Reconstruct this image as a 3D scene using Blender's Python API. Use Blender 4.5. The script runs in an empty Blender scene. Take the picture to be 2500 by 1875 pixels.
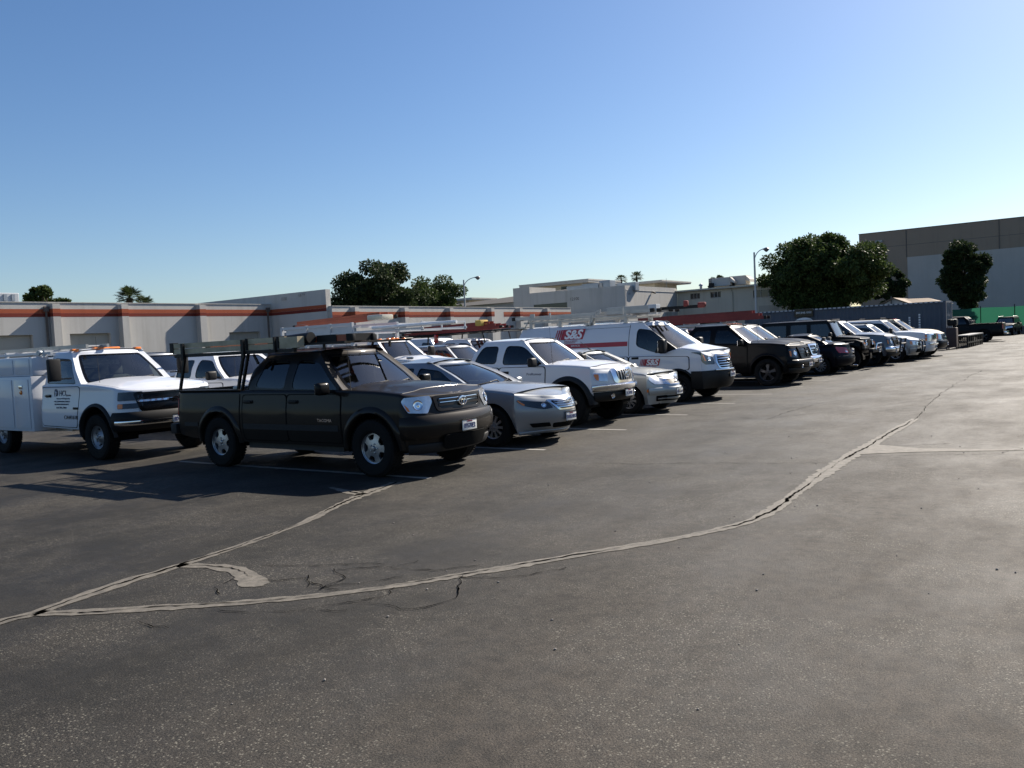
import bpy, bmesh, math, random
import numpy as np
from mathutils import Vector, Matrix
from mathutils.geometry import delaunay_2d_cdt
R = math.radians
SC = bpy.context.scene
COL = SC.collection
random.seed(7); RNG = np.random.default_rng(7)

# ------------------------------------------------------------------ camera
TH, PI_, RO, CH, FPX = R(35.0315), R(2.8532), R(-2.8368), 1.7038, 2073.95
f0 = Vector((-math.sin(TH), math.cos(TH), 0)); r0 = Vector((math.cos(TH), math.sin(TH), 0)); z0 = Vector((0, 0, 1))
Fv = f0*math.cos(PI_) - z0*math.sin(PI_); Uv = f0*math.sin(PI_) + z0*math.cos(PI_)
Rv = r0*math.cos(RO) + Uv*math.sin(RO); U2 = Uv*math.cos(RO) - r0*math.sin(RO)
cd = bpy.data.cameras.new('camera'); cam = bpy.data.objects.new('camera', cd); COL.objects.link(cam)
cd.sensor_fit = 'HORIZONTAL'; cd.sensor_width = 36.0; cd.lens = 36.0*FPX/2500.0
cd.clip_start = 0.1; cd.clip_end = 6000
M = Matrix((Rv, U2, -Fv)).transposed().to_4x4(); M.translation = Vector((0, 0, CH)); cam.matrix_world = M
SC.camera = cam
# ------------------------------------------------------------------ world, sun, exposure
SUN_EL, SUN_AZ = R(37.0), R(11.5)          # azimuth measured from +Y towards +X
wd = bpy.data.worlds.new('World'); SC.world = wd; wd.use_nodes = True
nt = wd.node_tree; nt.nodes.clear()
sky = nt.nodes.new('ShaderNodeTexSky'); sky.sky_type = 'NISHITA'; sky.sun_disc = False
sky.sun_elevation = SUN_EL; sky.sun_rotation = SUN_AZ; sky.altitude = 30; sky.air_density = 1.0; sky.dust_density = 0.7; sky.ozone_density = 1.2
bg = nt.nodes.new('ShaderNodeBackground'); bg.inputs['Strength'].default_value = 0.051
wo = nt.nodes.new('ShaderNodeOutputWorld'); hs = nt.nodes.new('ShaderNodeHueSaturation'); hs.inputs['Saturation'].default_value = 1.18; nt.links.new(sky.outputs[0], hs.inputs['Color']); wb = nt.nodes.new('ShaderNodeMix'); wb.data_type = 'RGBA'; wb.blend_type = 'MULTIPLY'; wb.inputs[0].default_value = 1.0; wb.inputs[7].default_value = (.91, 1.0, 1.15, 1); nt.links.new(hs.outputs[0], wb.inputs[6]); nt.links.new(wb.outputs[2], bg.inputs['Color']); nt.links.new(bg.outputs[0], wo.inputs['Surface'])
sl = bpy.data.lights.new('sun', 'SUN'); sl.energy = 5.0; sl.angle = R(0.53); sl.color = (1.0, 0.915, 0.80)
so = bpy.data.objects.new('sun', sl); COL.objects.link(so)
sd = Vector((math.sin(SUN_AZ)*math.cos(SUN_EL), math.cos(SUN_AZ)*math.cos(SUN_EL), math.sin(SUN_EL)))
so.rotation_euler = sd.to_track_quat('Z', 'Y').to_euler(); so.location = sd*60
SC.view_settings.view_transform = 'Standard'; SC.view_settings.look = 'None'; SC.view_settings.exposure = 1.05; SC.view_settings.gamma = 1.0

# ------------------------------------------------------------------ tags
def tag(o, label=None, cat=None, group=None, kind=None):
    if label: o['label'] = label
    if cat: o['category'] = cat
    if group: o['group'] = group
    if kind: o['kind'] = kind
    return o
def empty(name, loc=(0, 0, 0), rz=0.0, label=None, cat=None, group=None):
    o = bpy.data.objects.new(name, None); COL.objects.link(o)
    o.empty_display_size = .2; o.location = loc; o.rotation_euler = (0, 0, rz)
    return tag(o, label, cat, group)
def mesh_obj(name, V, F, mat, parent=None, smooth=True, angle=38, loc=None, merge=0, mats=None, midx=None):
    me = bpy.data.meshes.new(name)
    me.from_pydata([tuple(map(float, v)) for v in V], [], [tuple(map(int, f)) for f in F])
    for m_ in (mats or [mat]): me.materials.append(m_)
    if midx is not None: me.polygons.foreach_set('material_index', midx)
    if merge:
        bm = bmesh.new(); bm.from_mesh(me); bmesh.ops.remove_doubles(bm, verts=bm.verts, dist=merge)
        bmesh.ops.dissolve_degenerate(bm, edges=bm.edges, dist=1e-5); bm.to_mesh(me); bm.free()
    if smooth:
        me.polygons.foreach_set('use_smooth', [True]*len(me.polygons)); me.set_sharp_from_angle(angle=R(angle))
    me.update()
    o = bpy.data.objects.new(name, me); COL.objects.link(o)
    if loc is not None: o.location = loc
    if parent is not None: o.parent = parent
    return o
class MB:
    """collects simple shapes into one mesh"""
    def __init__(s): s.V = []; s.F = []; s.I = []
    def add(s, V, F, mi=0):
        n = len(s.V); s.V += [tuple(v) for v in V]; s.F += [tuple(i+n for i in f) for f in F]; s.I += [mi]*len(F); return s
    def box(s, c, d, rz=0.0, mi=0, bev=0.0, rot=None):
        cx, cy, cz = c; a, b, e = d[0]/2, d[1]/2, d[2]/2
        if bev > 0:
            bm = bmesh.new(); bmesh.ops.create_cube(bm, size=1.0)
            for v in bm.verts: v.co = Vector((v.co.x*d[0], v.co.y*d[1], v.co.z*d[2]))
            bmesh.ops.bevel(bm, geom=list(bm.edges), offset=bev, segments=2, affect='EDGES', profile=.6)
            bm.verts.index_update()
            P = [v.co.copy() for v in bm.verts]; F = [[v.index for v in f.verts] for f in bm.faces]; bm.free()
        else:
            P = [Vector((x, y, z)) for z in (-e, e) for y in (-b, b) for x in (-a, a)]
            F = [(0, 2, 3, 1), (4, 5, 7, 6), (0, 1, 5, 4), (2, 6, 7, 3), (0, 4, 6, 2), (1, 3, 7, 5)]
        m = rot if rot is not None else Matrix.Rotation(rz, 3, 'Z')
        return s.add([m @ p + Vector(c) for p in P], F, mi)
    def bx(s, x0, x1, y0, y1, z0_, z1, mi=0, bev=0.0):
        return s.box(((x0+x1)/2, (y0+y1)/2, (z0_+z1)/2), (abs(x1-x0), abs(y1-y0), abs(z1-z0_)), mi=mi, bev=bev)
    def tube(s, pts, r, n=8, mi=0, cap=True):
        pts = [Vector(p) for p in pts]; rs = r if isinstance(r, (list, tuple)) else [r]*len(pts)
        V = []; F = []
        for i, p in enumerate(pts):
            d = (pts[min(i+1, len(pts)-1)] - pts[max(i-1, 0)]).normalized()
            a = d.orthogonal().normalized() if i == 0 else (a - d*a.dot(d)).normalized()
            b = d.cross(a)
            for k in range(n):
                t = 2*math.pi*k/n; V.append(p + (a*math.cos(t) + b*math.sin(t))*rs[i])
        for i in range(len(pts)-1):
            for k in range(n): F.append((i*n+k, i*n+(k+1) % n, (i+1)*n+(k+1) % n, (i+1)*n+k))
        if cap: F.append(tuple(range(n-1, -1, -1))); F.append(tuple((len(pts)-1)*n+k for k in range(n)))
        return s.add(V, F, mi)
    def bar(s, p, q, w, h, mi=0):
        p, q = Vector(p), Vector(q); d = q-p; L = d.length; d.normalize()
        up = Vector((0, 0, 1)) if abs(d.z) < .95 else Vector((1, 0, 0))
        y = up.cross(d).normalized(); z = d.cross(y)
        return s.box((p+q)/2, (L, w, h), mi=mi, rot=Matrix((d, y, z)).transposed())
    def lathe(s, prof, c, axis='Z', n=32, mi=0):
        """prof: (r, h) pairs"""
        V = []; F = []
        for (r, h) in prof:
            for k in range(n):
                t = 2*math.pi*k/n; u, v = r*math.cos(t), r*math.sin(t)
                V.append(Vector(c) + Vector({'Z': (u, v, h), 'Y': (u, h, v), 'X': (h, u, v)}[axis]))
        for i in range(len(prof)-1):
            for k in range(n):
                q = (i*n+k, i*n+(k+1) % n, (i+1)*n+(k+1) % n, (i+1)*n+k)
                F.append(q if axis != 'Y' else q[::-1])
        return s.add(V, F, mi)
    def prism(s, poly, z0_, z1, mi=0):
        n = len(poly); V = [(x, y, z0_) for x, y in poly] + [(x, y, z1) for x, y in poly]
        F = [tuple(range(n-1, -1, -1)), tuple(range(n, 2*n))] + [(i, (i+1) % n, n+(i+1) % n, n+i) for i in range(n)]
        return s.add(V, F, mi)
    def build(s, name, mat, parent=None, smooth=True, angle=38, mats=None, loc=None):
        return mesh_obj(name, s.V, s.F, mat, parent, smooth, angle, loc=loc, mats=mats, midx=s.I if mats else None)

# ------------------------------------------------------------------ materials
def mat(name):
    m = bpy.data.materials.new(name); m.use_nodes = True; t = m.node_tree
    return m, t, t.nodes['Principled BSDF'], t.nodes['Material Output']
def nd(t, typ, **kw):
    n = t.nodes.new('ShaderNode'+typ)
    for k, v in kw.items():
        if k in n.inputs: n.inputs[k].default_value = v
        else: setattr(n, k, v)
    return n
def noise(t, vec, scale, detail=4, rough=.55):
    n = nd(t, 'TexNoise', Scale=scale, Detail=detail, Roughness=rough); t.links.new(vec, n.inputs['Vector']); return n.outputs['Fac']
def ramp(t, fac, *stops):
    n = nd(t, 'ValToRGB'); e = n.color_ramp.elements
    while len(e) < len(stops): e.new(.5)
    for el, (p, c) in zip(e, stops): el.position = p; el.color = c if len(c) == 4 else (*c, 1)
    t.links.new(fac, n.inputs['Fac']); return n.outputs['Color']
def g3(v): return (v, v, v)
def mix(t, fac, a, b, blend='MIX'):
    n = nd(t, 'Mix', data_type='RGBA', blend_type=blend)
    for sock, v in ((n.inputs['Factor'], fac), (n.inputs['A'], a), (n.inputs['B'], b)):
        pass
    ins = [i for i in n.inputs if i.enabled]
    for i, v in zip((n.inputs[0], n.inputs[6], n.inputs[7]), (fac, a, b)):
        if isinstance(v, (int, float)): i.default_value = v
        elif isinstance(v, tuple): i.default_value = v if len(v) == 4 else (*v, 1)
        else: t.links.new(v, i)
    return n.outputs[2]
def objvec(t):
    return nd(t, 'TexCoord').outputs['Object']
def worldvec(t):
    return nd(t, 'NewGeometry').outputs['Position']
def bump(t, b, height, strength=.3, dist=.01):
    n = nd(t, 'Bump', Strength=strength, Distance=dist); t.links.new(height, n.inputs['Height']); t.links.new(n.outputs[0], b.inputs['Normal']); return n
_C = {}
def simple(name, col, rough=.5, metal=0.0, coat=0.0, var=.12, scale=6.0, spec=.5, bmp=0.0):
    key = (name, col, rough, metal, coat)
    if key in _C: return _C[key]
    m, t, b, o = mat(name)
    v = objvec(t); nz = noise(t, v, scale, 4)
    c = mix(t, nz, tuple(x*(1-var) for x in col), tuple(min(1, x*(1+var)) for x in col)); t.links.new(c, b.inputs['Base Color'])
    n2 = noise(t, v, scale*2.3, 3)
    mr = nd(t, 'MapRange'); mr.inputs['To Min'].default_value = max(0, rough*.85); mr.inputs['To Max'].default_value = min(1, rough*1.15)
    t.links.new(n2, mr.inputs['Value']); t.links.new(mr.outputs[0], b.inputs['Roughness'])
    b.inputs['Metallic'].default_value = metal; b.inputs['Coat Weight'].default_value = coat; b.inputs['Coat Roughness'].default_value = .04
    b.inputs['Specular IOR Level'].default_value = spec
    if bmp: bump(t, b, noise(t, v, scale*12, 3), bmp, .004)
    _C[key] = m; return m
def paint(name, col, metal=0.0, rough=.42, dust=.2):
    """car paint: base + clear coat + dust that gathers in blotches on the lower body"""
    key = ('paint', name)
    if key in _C: return _C[key]
    m, t, b, o = mat(name)
    v = objvec(t)
    fl = nd(t, 'TexVoronoi', Scale=900.0); t.links.new(v, fl.inputs['Vector'])
    base = mix(t, .06 if metal else 0.0, (*col, 1), fl.outputs['Color'], 'OVERLAY')
    sx = nd(t, 'SeparateXYZ'); t.links.new(v, sx.inputs[0])
    mr = nd(t, 'MapRange'); mr.inputs['From Min'].default_value = .9; mr.inputs['From Max'].default_value = .3; mr.inputs['To Max'].default_value = 1.0
    t.links.new(sx.outputs[2], mr.inputs['Value'])
    dn = noise(t, v, 3.2, 6, .62); dm = nd(t, 'Math', operation='MULTIPLY'); t.links.new(dn, dm.inputs[0]); t.links.new(mr.outputs[0], dm.inputs[1])
    dm2 = nd(t, 'Math', operation='MULTIPLY_ADD'); t.links.new(dm.outputs[0], dm2.inputs[0]); dm2.inputs[1].default_value = dust*.55; dm2.inputs[2].default_value = dust*.03
    c = mix(t, dm2.outputs[0], base, (.17, .145, .115, 1)); t.links.new(c, b.inputs['Base Color'])
    rr = nd(t, 'MapRange'); rr.inputs['To Min'].default_value = rough*.9; rr.inputs['To Max'].default_value = rough+.12
    t.links.new(dn, rr.inputs['Value']); t.links.new(rr.outputs[0], b.inputs['Roughness'])
    b.inputs['Metallic'].default_value = metal; b.inputs['Coat Weight'].default_value = .12 if max(col) < .01 else .28 if max(col) < .05 else .8; b.inputs['Specular IOR Level'].default_value = .08 if max(col) < .05 else .2
    cr = nd(t, 'MapRange'); cr.inputs['To Min'].default_value = .03; cr.inputs['To Max'].default_value = .16
    t.links.new(noise(t, v, 2.1, 5), cr.inputs['Value']); t.links.new(cr.outputs[0], b.inputs['Coat Roughness'])
    _C[key] = m; return m
def glass(name, tint, refl=1.0, rough=.0):
    key = ('glass', name)
    if key in _C: return _C[key]
    m, t, b, o = mat(name); t.nodes.remove(b)
    tr = nd(t, 'BsdfTransparent', Color=(*tint, 1)); gl = nd(t, 'BsdfGlossy', Roughness=.05 if tint[0] > .4 else .02, Color=(1, 1, 1, 1))
    fr = nd(t, 'Fresnel', IOR=1.95 if tint[0] > .4 else 1.6); v = objvec(t)
    du = nd(t, 'BsdfDiffuse', Color=(.16, .17, .18, 1)); m0 = nd(t, 'MixShader')
    dz = nd(t, 'MapRange'); dz.inputs['From Min'].default_value = .4; dz.inputs['To Max'].default_value = .05
    t.links.new(noise(t, v, 3, 6), dz.inputs['Value']); t.links.new(dz.outputs[0], m0.inputs[0])
    t.links.new(tr.outputs[0], m0.inputs[1]); t.links.new(du.outputs[0], m0.inputs[2])
    mx = nd(t, 'MixShader'); t.links.new(fr.outputs[0], mx.inputs[0]); t.links.new(m0.outputs[0], mx.inputs[1]); t.links.new(gl.outputs[0], mx.inputs[2])
    t.links.new(mx.outputs[0], o.inputs['Surface']); _C[key] = m; return m
M_GLASS = glass('clear_glass', (.55, .62, .60)); M_TINT = glass('privacy_glass', (.055, .06, .06)); M_MID = glass('side_glass', (.13, .15, .145))
M_CHROME = simple('chrome', (.72, .73, .75), .10, 1.0, var=.03); M_BLACK = simple('black_plastic', (.007, .007, .0075), .55, spec=.25, bmp=.1)
M_GLOSSB = simple('gloss_black', (.004, .004, .0045), .2, spec=.3); M_RUBBER = simple('rubber', (.010, .0098, .0095), .85, var=.3, scale=9, spec=.15)
M_ALLOY = simple('alloy', (.40, .41, .43), .33, .85); M_STEEL = simple('steel_rim', (.30, .30, .31), .45, .7); M_DARKRIM = simple('dark_rim', (.05, .05, .055), .35, .6)
M_AMBER = simple('amber_lens', (.75, .20, .02), .12, coat=.6); M_RED = simple('red_lens', (.42, .012, .01), .12, coat=.6)
M_LAMP = simple('lamp_reflector', (.55, .57, .60), .14, .55, 1.0, var=.35, scale=14); M_LAMPD = simple('smoked_lamp', (.022, .023, .026), .15, .0, .6, var=.4, scale=12)
M_UNDER = simple('underbody', (.005, .005, .005), .95, spec=.1); M_INT = simple('dark_interior', (.03, .029, .028), .8); M_SEAT = simple('grey_seat', (.075, .072, .07), .9)
M_SEATL = simple('tan_interior', (.22, .2, .175), .85); M_PLATE = simple('plate_white', (.62, .62, .60), .4); M_NAVY = simple('plate_navy', (.02, .03, .12), .5)
M_WHITE = paint('white_paint', (.62, .63, .65), dust=.18); M_OFFW = paint('fleet_white', (.58, .60, .64), dust=.22)
M_GREY = paint('warm_dark_grey_paint', (.0135, .0108, .0092), .2, .42, .12); M_SILVER = paint('silver_paint', (.27, .285, .30), .5, .38, .18)
M_CHAMP = paint('pale_silver_paint', (.36, .37, .36), .45, .4, .2)
M_PBLACK = paint('black_paint', (.0035, .0035, .004), 0, .4, .04); M_DKBLUE = paint('dark_navy_paint', (.005, .0055, .009), .05, .4, .05)
M_SLATE = paint('slate_paint', (.11, .12, .14), .4, .4, .2); M_GOLD = paint('pale_gold_paint', (.33, .29, .22), .4, .4, .2); M_CREAMP = paint('cream_paint', (.5, .47, .38), 0, .4, .2)
M_REDP = simple('faded_red_fibreglass', (.22, .030, .022), .6, var=.35, scale=2.5); M_ORANGE = simple('orange_fibreglass', (.33, .075, .03), .55, var=.4, scale=3)
M_ALU = simple('raw_aluminium', (.34, .34, .33), .45, .6, var=.2, scale=5); M_RACKB = simple('black_rack_paint', (.008, .008, .008), .5, spec=.25, bmp=.1)
M_WSTEEL = simple('white_steel', (.46, .48, .50), .42, var=.1); M_LETR = simple('red_vinyl', (.33, .02, .03), .4); M_LETG = simple('grey_vinyl', (.07, .08, .12), .5); M_LETK = simple('black_vinyl', (.012, .012, .015), .5); M_LETW = simple('white_vinyl', (.75, .75, .75), .5)
M_FLARE = simple('grey_flare', (.016, .0165, .018), .6, spec=.25, bmp=.1)
# ------------------------------------------------------------------ ground
def asphalt_mat(name, base=(.0165, .0152, .0126), worn=(.050, .0432, .0345), speck=1.0, tar=(.0115, .0118, .0110)):
    m, t, b, o = mat(name); v = worldvec(t)
    mp = nd(t, 'Mapping'); mp.inputs['Scale'].default_value = (1.0, .45, 1.0); t.links.new(v, mp.inputs['Vector'])
    big = noise(t, mp.outputs[0], .33, 10, .70)                       # wear blotches
    c = mix(t, ramp(t, big, (.44, g3(0)), (.58, g3(1))), base, worn)
    tr = noise(t, mp.outputs[0], .8, 10, .72); c = mix(t, ramp(t, tr, (.33, g3(.85)), (.50, g3(0))), c, tar)
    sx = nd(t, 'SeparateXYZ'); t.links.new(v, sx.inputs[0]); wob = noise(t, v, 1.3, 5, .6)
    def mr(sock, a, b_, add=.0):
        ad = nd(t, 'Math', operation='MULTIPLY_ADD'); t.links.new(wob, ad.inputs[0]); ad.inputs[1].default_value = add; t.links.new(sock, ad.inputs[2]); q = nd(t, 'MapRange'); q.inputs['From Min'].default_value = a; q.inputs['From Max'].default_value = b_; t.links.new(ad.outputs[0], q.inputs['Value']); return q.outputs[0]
    c = mix(t, mix(t, 1.0, mr(sx.outputs[0], -3.5, 4.5, 2.4), g3(.85), 'MULTIPLY'), c, (.128, .100, .075, 1))     # aisle wear, with the low sun's sheen painted in as a paler, warmer ramp
    old = mix(t, 1.0, mr(sx.outputs[1], 5.86, 5.76, .22), mr(sx.outputs[0], -2.0, -3.9, .6), 'MULTIPLY'); c = mix(t, mix(t, 1.0, old, g3(.55), 'MULTIPLY'), c, tar)   # later seal coat
    patch = ramp(t, noise(t, v, .8, 8, .68), (.43, g3(.04)), (.60, g3(1)))
    pm = lambda f: mix(t, 1.0, f, patch, 'MULTIPLY')
    c = mix(t, mix(t, 1.0, patch, g3(.35), 'MULTIPLY'), c, tuple(x*1.25 for x in worn))
    med = noise(t, v, 9, 5, .7); c = mix(t, ramp(t, med, (.38, g3(.6)), (.6, g3(0))), c, tuple(x*.5 for x in base)); cl = noise(t, v, 34, 5, .8); c = mix(t, pm(ramp(t, cl, (.53, g3(0)), (.66, g3(.9)))), c, tuple(x*1.6 for x in worn))
    fine = noise(t, v, 105, 4, .75); c = mix(t, ramp(t, fine, (.36, g3(1.0)), (.56, g3(0))), c, tuple(x*.25 for x in base)); c = mix(t, mix(t, 1.0, ramp(t, fine, (.54, g3(0)), (.70, g3(1))), mix(t, .75, (1, 1, 1, 1), patch), 'MULTIPLY'), c, tuple(min(1, x*2.3) for x in worn))
    oil = noise(t, v, .62, 3, .5); c = mix(t, ramp(t, oil, (.66, g3(0)), (.74, g3(.6))), c, (.009, .009, .0085, 1))
    # pale aggregate chips that show where the seal has worn
    vo = nd(t, 'TexVoronoi', Scale=62.0, Randomness=1.0); t.links.new(v, vo.inputs['Vector'])
    wn = nd(t, 'TexWhiteNoise'); t.links.new(vo.outputs['Color'], wn.inputs['Vector'])
    pick = ramp(t, wn.outputs['Value'], (.62, g3(0)), (.66, g3(1)))
    size = ramp(t, vo.outputs['Distance'], (.24, g3(1)), (.36, g3(0)))
    k = mix(t, 1.0, mix(t, 1.0, pick, size, 'MULTIPLY'), patch, 'MULTIPLY')
    c = mix(t, mix(t, 1.0, k, g3(.85*speck), 'MULTIPLY'), c, (.20, .187, .152, 1))
    vo2 = nd(t, 'TexVoronoi', Scale=120.0); t.links.new(v, vo2.inputs['Vector'])
    k2 = mix(t, 1.0, ramp(t, vo2.outputs['Distance'], (.15, g3(1)), (.32, g3(0))), patch, 'MULTIPLY')
    c = mix(t, mix(t, 1.0, k2, g3(.40*speck), 'MULTIPLY'), c, (.13, .125, .105, 1))
    t.links.new(c, b.inputs['Base Color'])
    t.links.new(ramp(t, tr, (.30, g3(.58)), (.6, g3(.80))), b.inputs['Roughness'])
    b.inputs['Specular IOR Level'].default_value = .24
    hh = mix(t, .12, noise(t, v, 90, 5, .8), vo.outputs['Distance']); bump(t, b, hh, .65, .012)
    return m
def sealant_mat():
    m, t, b, o = mat('crack_sealant'); v = worldvec(t)
    c = mix(t, ramp(t, noise(t, v, 9, 6, .75), (.35, g3(0)), (.62, g3(1))), (.065, .058, .047), (.155, .138, .112)); f = noise(t, v, 160, 3)
    c = mix(t, ramp(t, f, (.35, g3(.45)), (.6, g3(0))), c, (.055, .05, .043)); t.links.new(c, b.inputs['Base Color'])
    b.inputs['Roughness'].default_value = .8; bump(t, b, f, .4, .006); return m
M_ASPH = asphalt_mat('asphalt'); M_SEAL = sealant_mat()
M_SEALCOAT = asphalt_mat('sealcoated_asphalt', (.040, .039, .037), (.060, .057, .052), .8)
M_CRACK = simple('crack_void', (.0015, .0015, .0015), 1.0, spec=0.0); M_LINE = simple('worn_line_paint', (.24, .23, .21), .7, var=.45, scale=30)
def sheet(name, polys, z, m):
    V = []; F = []
    for p in polys:
        n = len(V); V += [(x, y, z) for x, y in p]; F.append(tuple(range(n, n+len(p))))
    return mesh_obj(name, V, F, m, smooth=False)
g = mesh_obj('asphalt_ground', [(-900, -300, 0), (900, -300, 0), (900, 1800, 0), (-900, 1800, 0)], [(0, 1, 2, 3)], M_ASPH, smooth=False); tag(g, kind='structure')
def resample(pts, step):
    out = []; pts = [Vector(p) for p in pts]
    for a, b in zip(pts, pts[1:]):
        n = max(1, int((b-a).length/step))
        out += [a+(b-a)*(i/n) for i in range(n)]
    return out+[pts[-1]]
def smooth_line(pts, k=2):
    pts = [Vector(p) for p in pts]
    for _ in range(k):
        q = [pts[0]]
        for a, b in zip(pts, pts[1:]): q += [a*.75+b*.25, a*.25+b*.75]
        pts = q+[pts[-1]]
    return pts
def ribbon(pts, wfun, jit, z, V, F, off=None, rnd=None):
    rnd = rnd or random; n0 = len(V)
    for i, p in enumerate(pts):
        d = (pts[min(i+1, len(pts)-1)]-pts[max(i-1, 0)]).normalized(); nrm = Vector((-d.y, d.x)); w = wfun(i/(len(pts)-1))
        o = off[i] if off else 0.0
        a = p+nrm*(o+w*(.5+jit*(rnd.random()-.5))); b = p+nrm*(o-w*(.5+jit*(rnd.random()-.5)))
        V += [(a.x, a.y, z), (b.x, b.y, z)]
    for i in range(len(pts)-1): F.append((n0+2*i, n0+2*i+1, n0+2*i+3, n0+2*i+2))
def walk(n, amp, lam=.85):
    o = []; x = 0
    for i in range(n): x = x*lam+random.uniform(-1, 1)*amp; o.append(x)
    return o
CR_A = [(-5.9, 2.0), (-6.10, 2.59), (-6.05, 2.82), (-6.17, 3.25), (-6.22, 3.59), (-6.25, 3.99), (-6.29, 4.25), (-6.38, 4.78), (-6.5, 5.35), (-6.6, 5.72), (-6.92, 6.39), (-7.16, 7.08), (-7.36, 7.85)]
CR_A2 = [(-7.15, 7.05), (-7.5, 7.13), (-7.95, 7.28)]
CR_A3 = [(-6.27, 4.05), (-5.95, 4.17), (-5.66, 4.17), (-5.38, 4.07), (-5.12, 3.93)]
CR_B = [(-6.05, 2.8), (-5.93, 2.86), (-5.70, 3.0), (-5.44, 3.21), (-5.13, 3.42), (-4.86, 3.66), (-4.61, 3.88), (-4.40, 4.11), (-4.21, 4.34), (-3.96, 4.76), (-3.70, 5.19), (-3.52, 5.51), (-3.32, 5.86), (-3.13, 6.15), (-2.91, 6.56), (-2.73, 6.95), (-2.58, 7.44), (-2.60, 8.16), (-2.65, 9.11), (-2.71, 10.23), (-2.74, 11.4), (-2.73, 12.5), (-2.76, 13.86), (-2.75, 16.2)]
V = []; F = []
for L, w in ((CR_A, lambda t: .12+.035*math.sin(9*t)+.02*math.sin(31*t)+.05*(t > .9)), (CR_A2, lambda t: .15*(1-t)+.04), (CR_A3, lambda t: .10+.10*min(1, t*1.3) if t < .93 else .09), (CR_B, lambda t: .10+.025*math.sin(5*t)+.02*math.sin(37*t)+.19*max(0, min(1, (t-.42)*5))*(1-t*.62))):
    ribbon(resample(smooth_line(L), .05), w, .26, .004, V, F)
V += [(-2.75, 12.7, .0045), (-2.78, 11.6, .0045), (-2.1, 12.02, .0045), (-.9, 12.5, .0045), (1.5, 13.2, .0045), (1.5, 13.26, .0045), (-.9, 12.57, .0045), (-2.05, 12.40, .0045)]
n = len(V); F.append(tuple(range(n-8, n)))
tag(mesh_obj('crack_sealant_bands', V, F, M_SEAL, smooth=False), 'pale grey filler bands over the long cracks in the asphalt', 'filler', kind='structure')
V = []; F = []
for L, w, amp in ((CR_A, .026, .010), (CR_A3[:-1], .014, .012), (CR_B, .024, .011), (CR_A2[:2], .022, .01)):
    P = resample(smooth_line(L), .035); off = walk(len(P), amp)
    gate = walk(len(P), .12, .93)
    def wf(t, g=gate, N=len(P), w=w): return max(.0015, w*(.55+g[min(N-1, int(t*(N-1)))]*2.0))
    ribbon(P, wf, .9, .008, V, F, off)
HAIR = [[(-2.75, 16.2), (-2.96, 19.29), (-3.16, 22.0), (-3.41, 31.5)], [(-5.75, 9.95), (-4.87, 10.13), (-3.89, 10.49), (-2.77, 10.88)], [(-7.14, 16.51), (-5.3, 15.89), (-5.36, 17.35), (-5.22, 19.26), (-4.73, 20.9)],
        [(-5.21, 3.7), (-5.39, 3.78), (-5.45, 3.93), (-5.5, 4.0)], [(-5.25, 4.04), (-4.96, 4.22), (-4.78, 4.18), (-4.5, 4.12)], [(-5.63, 4.34), (-5.17, 4.53), (-4.66, 4.79)], [(-4.38, 3.69), (-4.21, 3.95), (-3.91, 4.07), (-3.77, 4.02), (-3.66, 4.11), (-3.64, 4.35), (-3.9, 4.8)],
        [(-5.18, 3.02), (-4.88, 3.07)], [(-4.96, 4.5), (-4.7, 4.35), (-4.62, 4.05)], [(-4.9, 3.45), (-4.5, 3.6), (-4.1, 3.85)], [(-2.6, 11.4), (-1.9, 11.8), (-1.2, 12.1), (-.2, 12.2)], [(-2.4, 12.6), (-1.6, 13.0), (-.9, 12.7), (-1.1, 12.2)],
        [(-5.0, 4.3), (-4.75, 4.05), (-4.5, 4.3), (-4.3, 4.6)], [(-4.55, 4.75), (-4.2, 4.85), (-3.95, 5.1)], [(-4.9, 4.5), (-4.55, 4.75), (-4.5, 5.0)], [(-3.9, 4.75), (-3.6, 4.9), (-3.3, 5.3)], [(-4.2, 3.95), (-4.05, 4.2), (-4.15, 4.35)], [(-5.3, 15.9), (-4.2, 17.8), (-3.3, 19.8), (-3.1, 21)], [(-6.9, 20.5), (-5.2, 21.3), (-3.6, 22.4)], [(-4.7, 20.9), (-3.6, 22.4), (-2.4, 22.1)], [(-5.5, 23), (-4.2, 26), (-2.0, 27.5), (1, 28)], [(-6.2, 40), (-4.5, 43), (-1.8, 44)], [(-3, 38), (-1.2, 42), (1.5, 47)], [(-4.0, 52), (-2.6, 60), (-2.2, 66)]]
for L in HAIR:
    P = resample(L, .06 if L[0][1] < 14 else .18); far = L[0][1]/10
    ribbon(P, lambda t: .003+.006*random.random()+.0022*far*random.random(), .9, .0075, V, F, walk(len(P), .022+.01*far))
tag(mesh_obj('asphalt_cracks', V, F, M_CRACK, smooth=False), kind='structure')
sc_poly = [(-13, -2), (-6.0, 2.4), (-6.2, 3.6), (-6.28, 4.3), (-6.5, 5.3), (-6.45, 5.62), (-4.74, 5.7), (-3.6, 5.66), (-3.42, 5.6), (-3.9, 4.85), (-4.3, 4.25), (-4.8, 3.7), (-5.6, 3.1), (-3.5, 2.4), (-1.5, 2.0), (-.5, -2)]
P = resample(smooth_line(sc_poly+[sc_poly[0]], 1), .12); V = [(p.x+random.uniform(-.03, .03), p.y+random.uniform(-.03, .03), .002) for p in P[:-1]]
# parking lines
WST = 2.743; Y0 = 8.238
V = []; F = []
for k in range(0, 15):
    y = Y0+WST*k; P = [Vector((-7.14-i*.12, y)) for i in range(46)]; ribbon(P, lambda t: .095, .22, .0052, V, F)

tag(mesh_obj('parking_lines', V, F, M_LINE, smooth=False), kind='structure')
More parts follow.
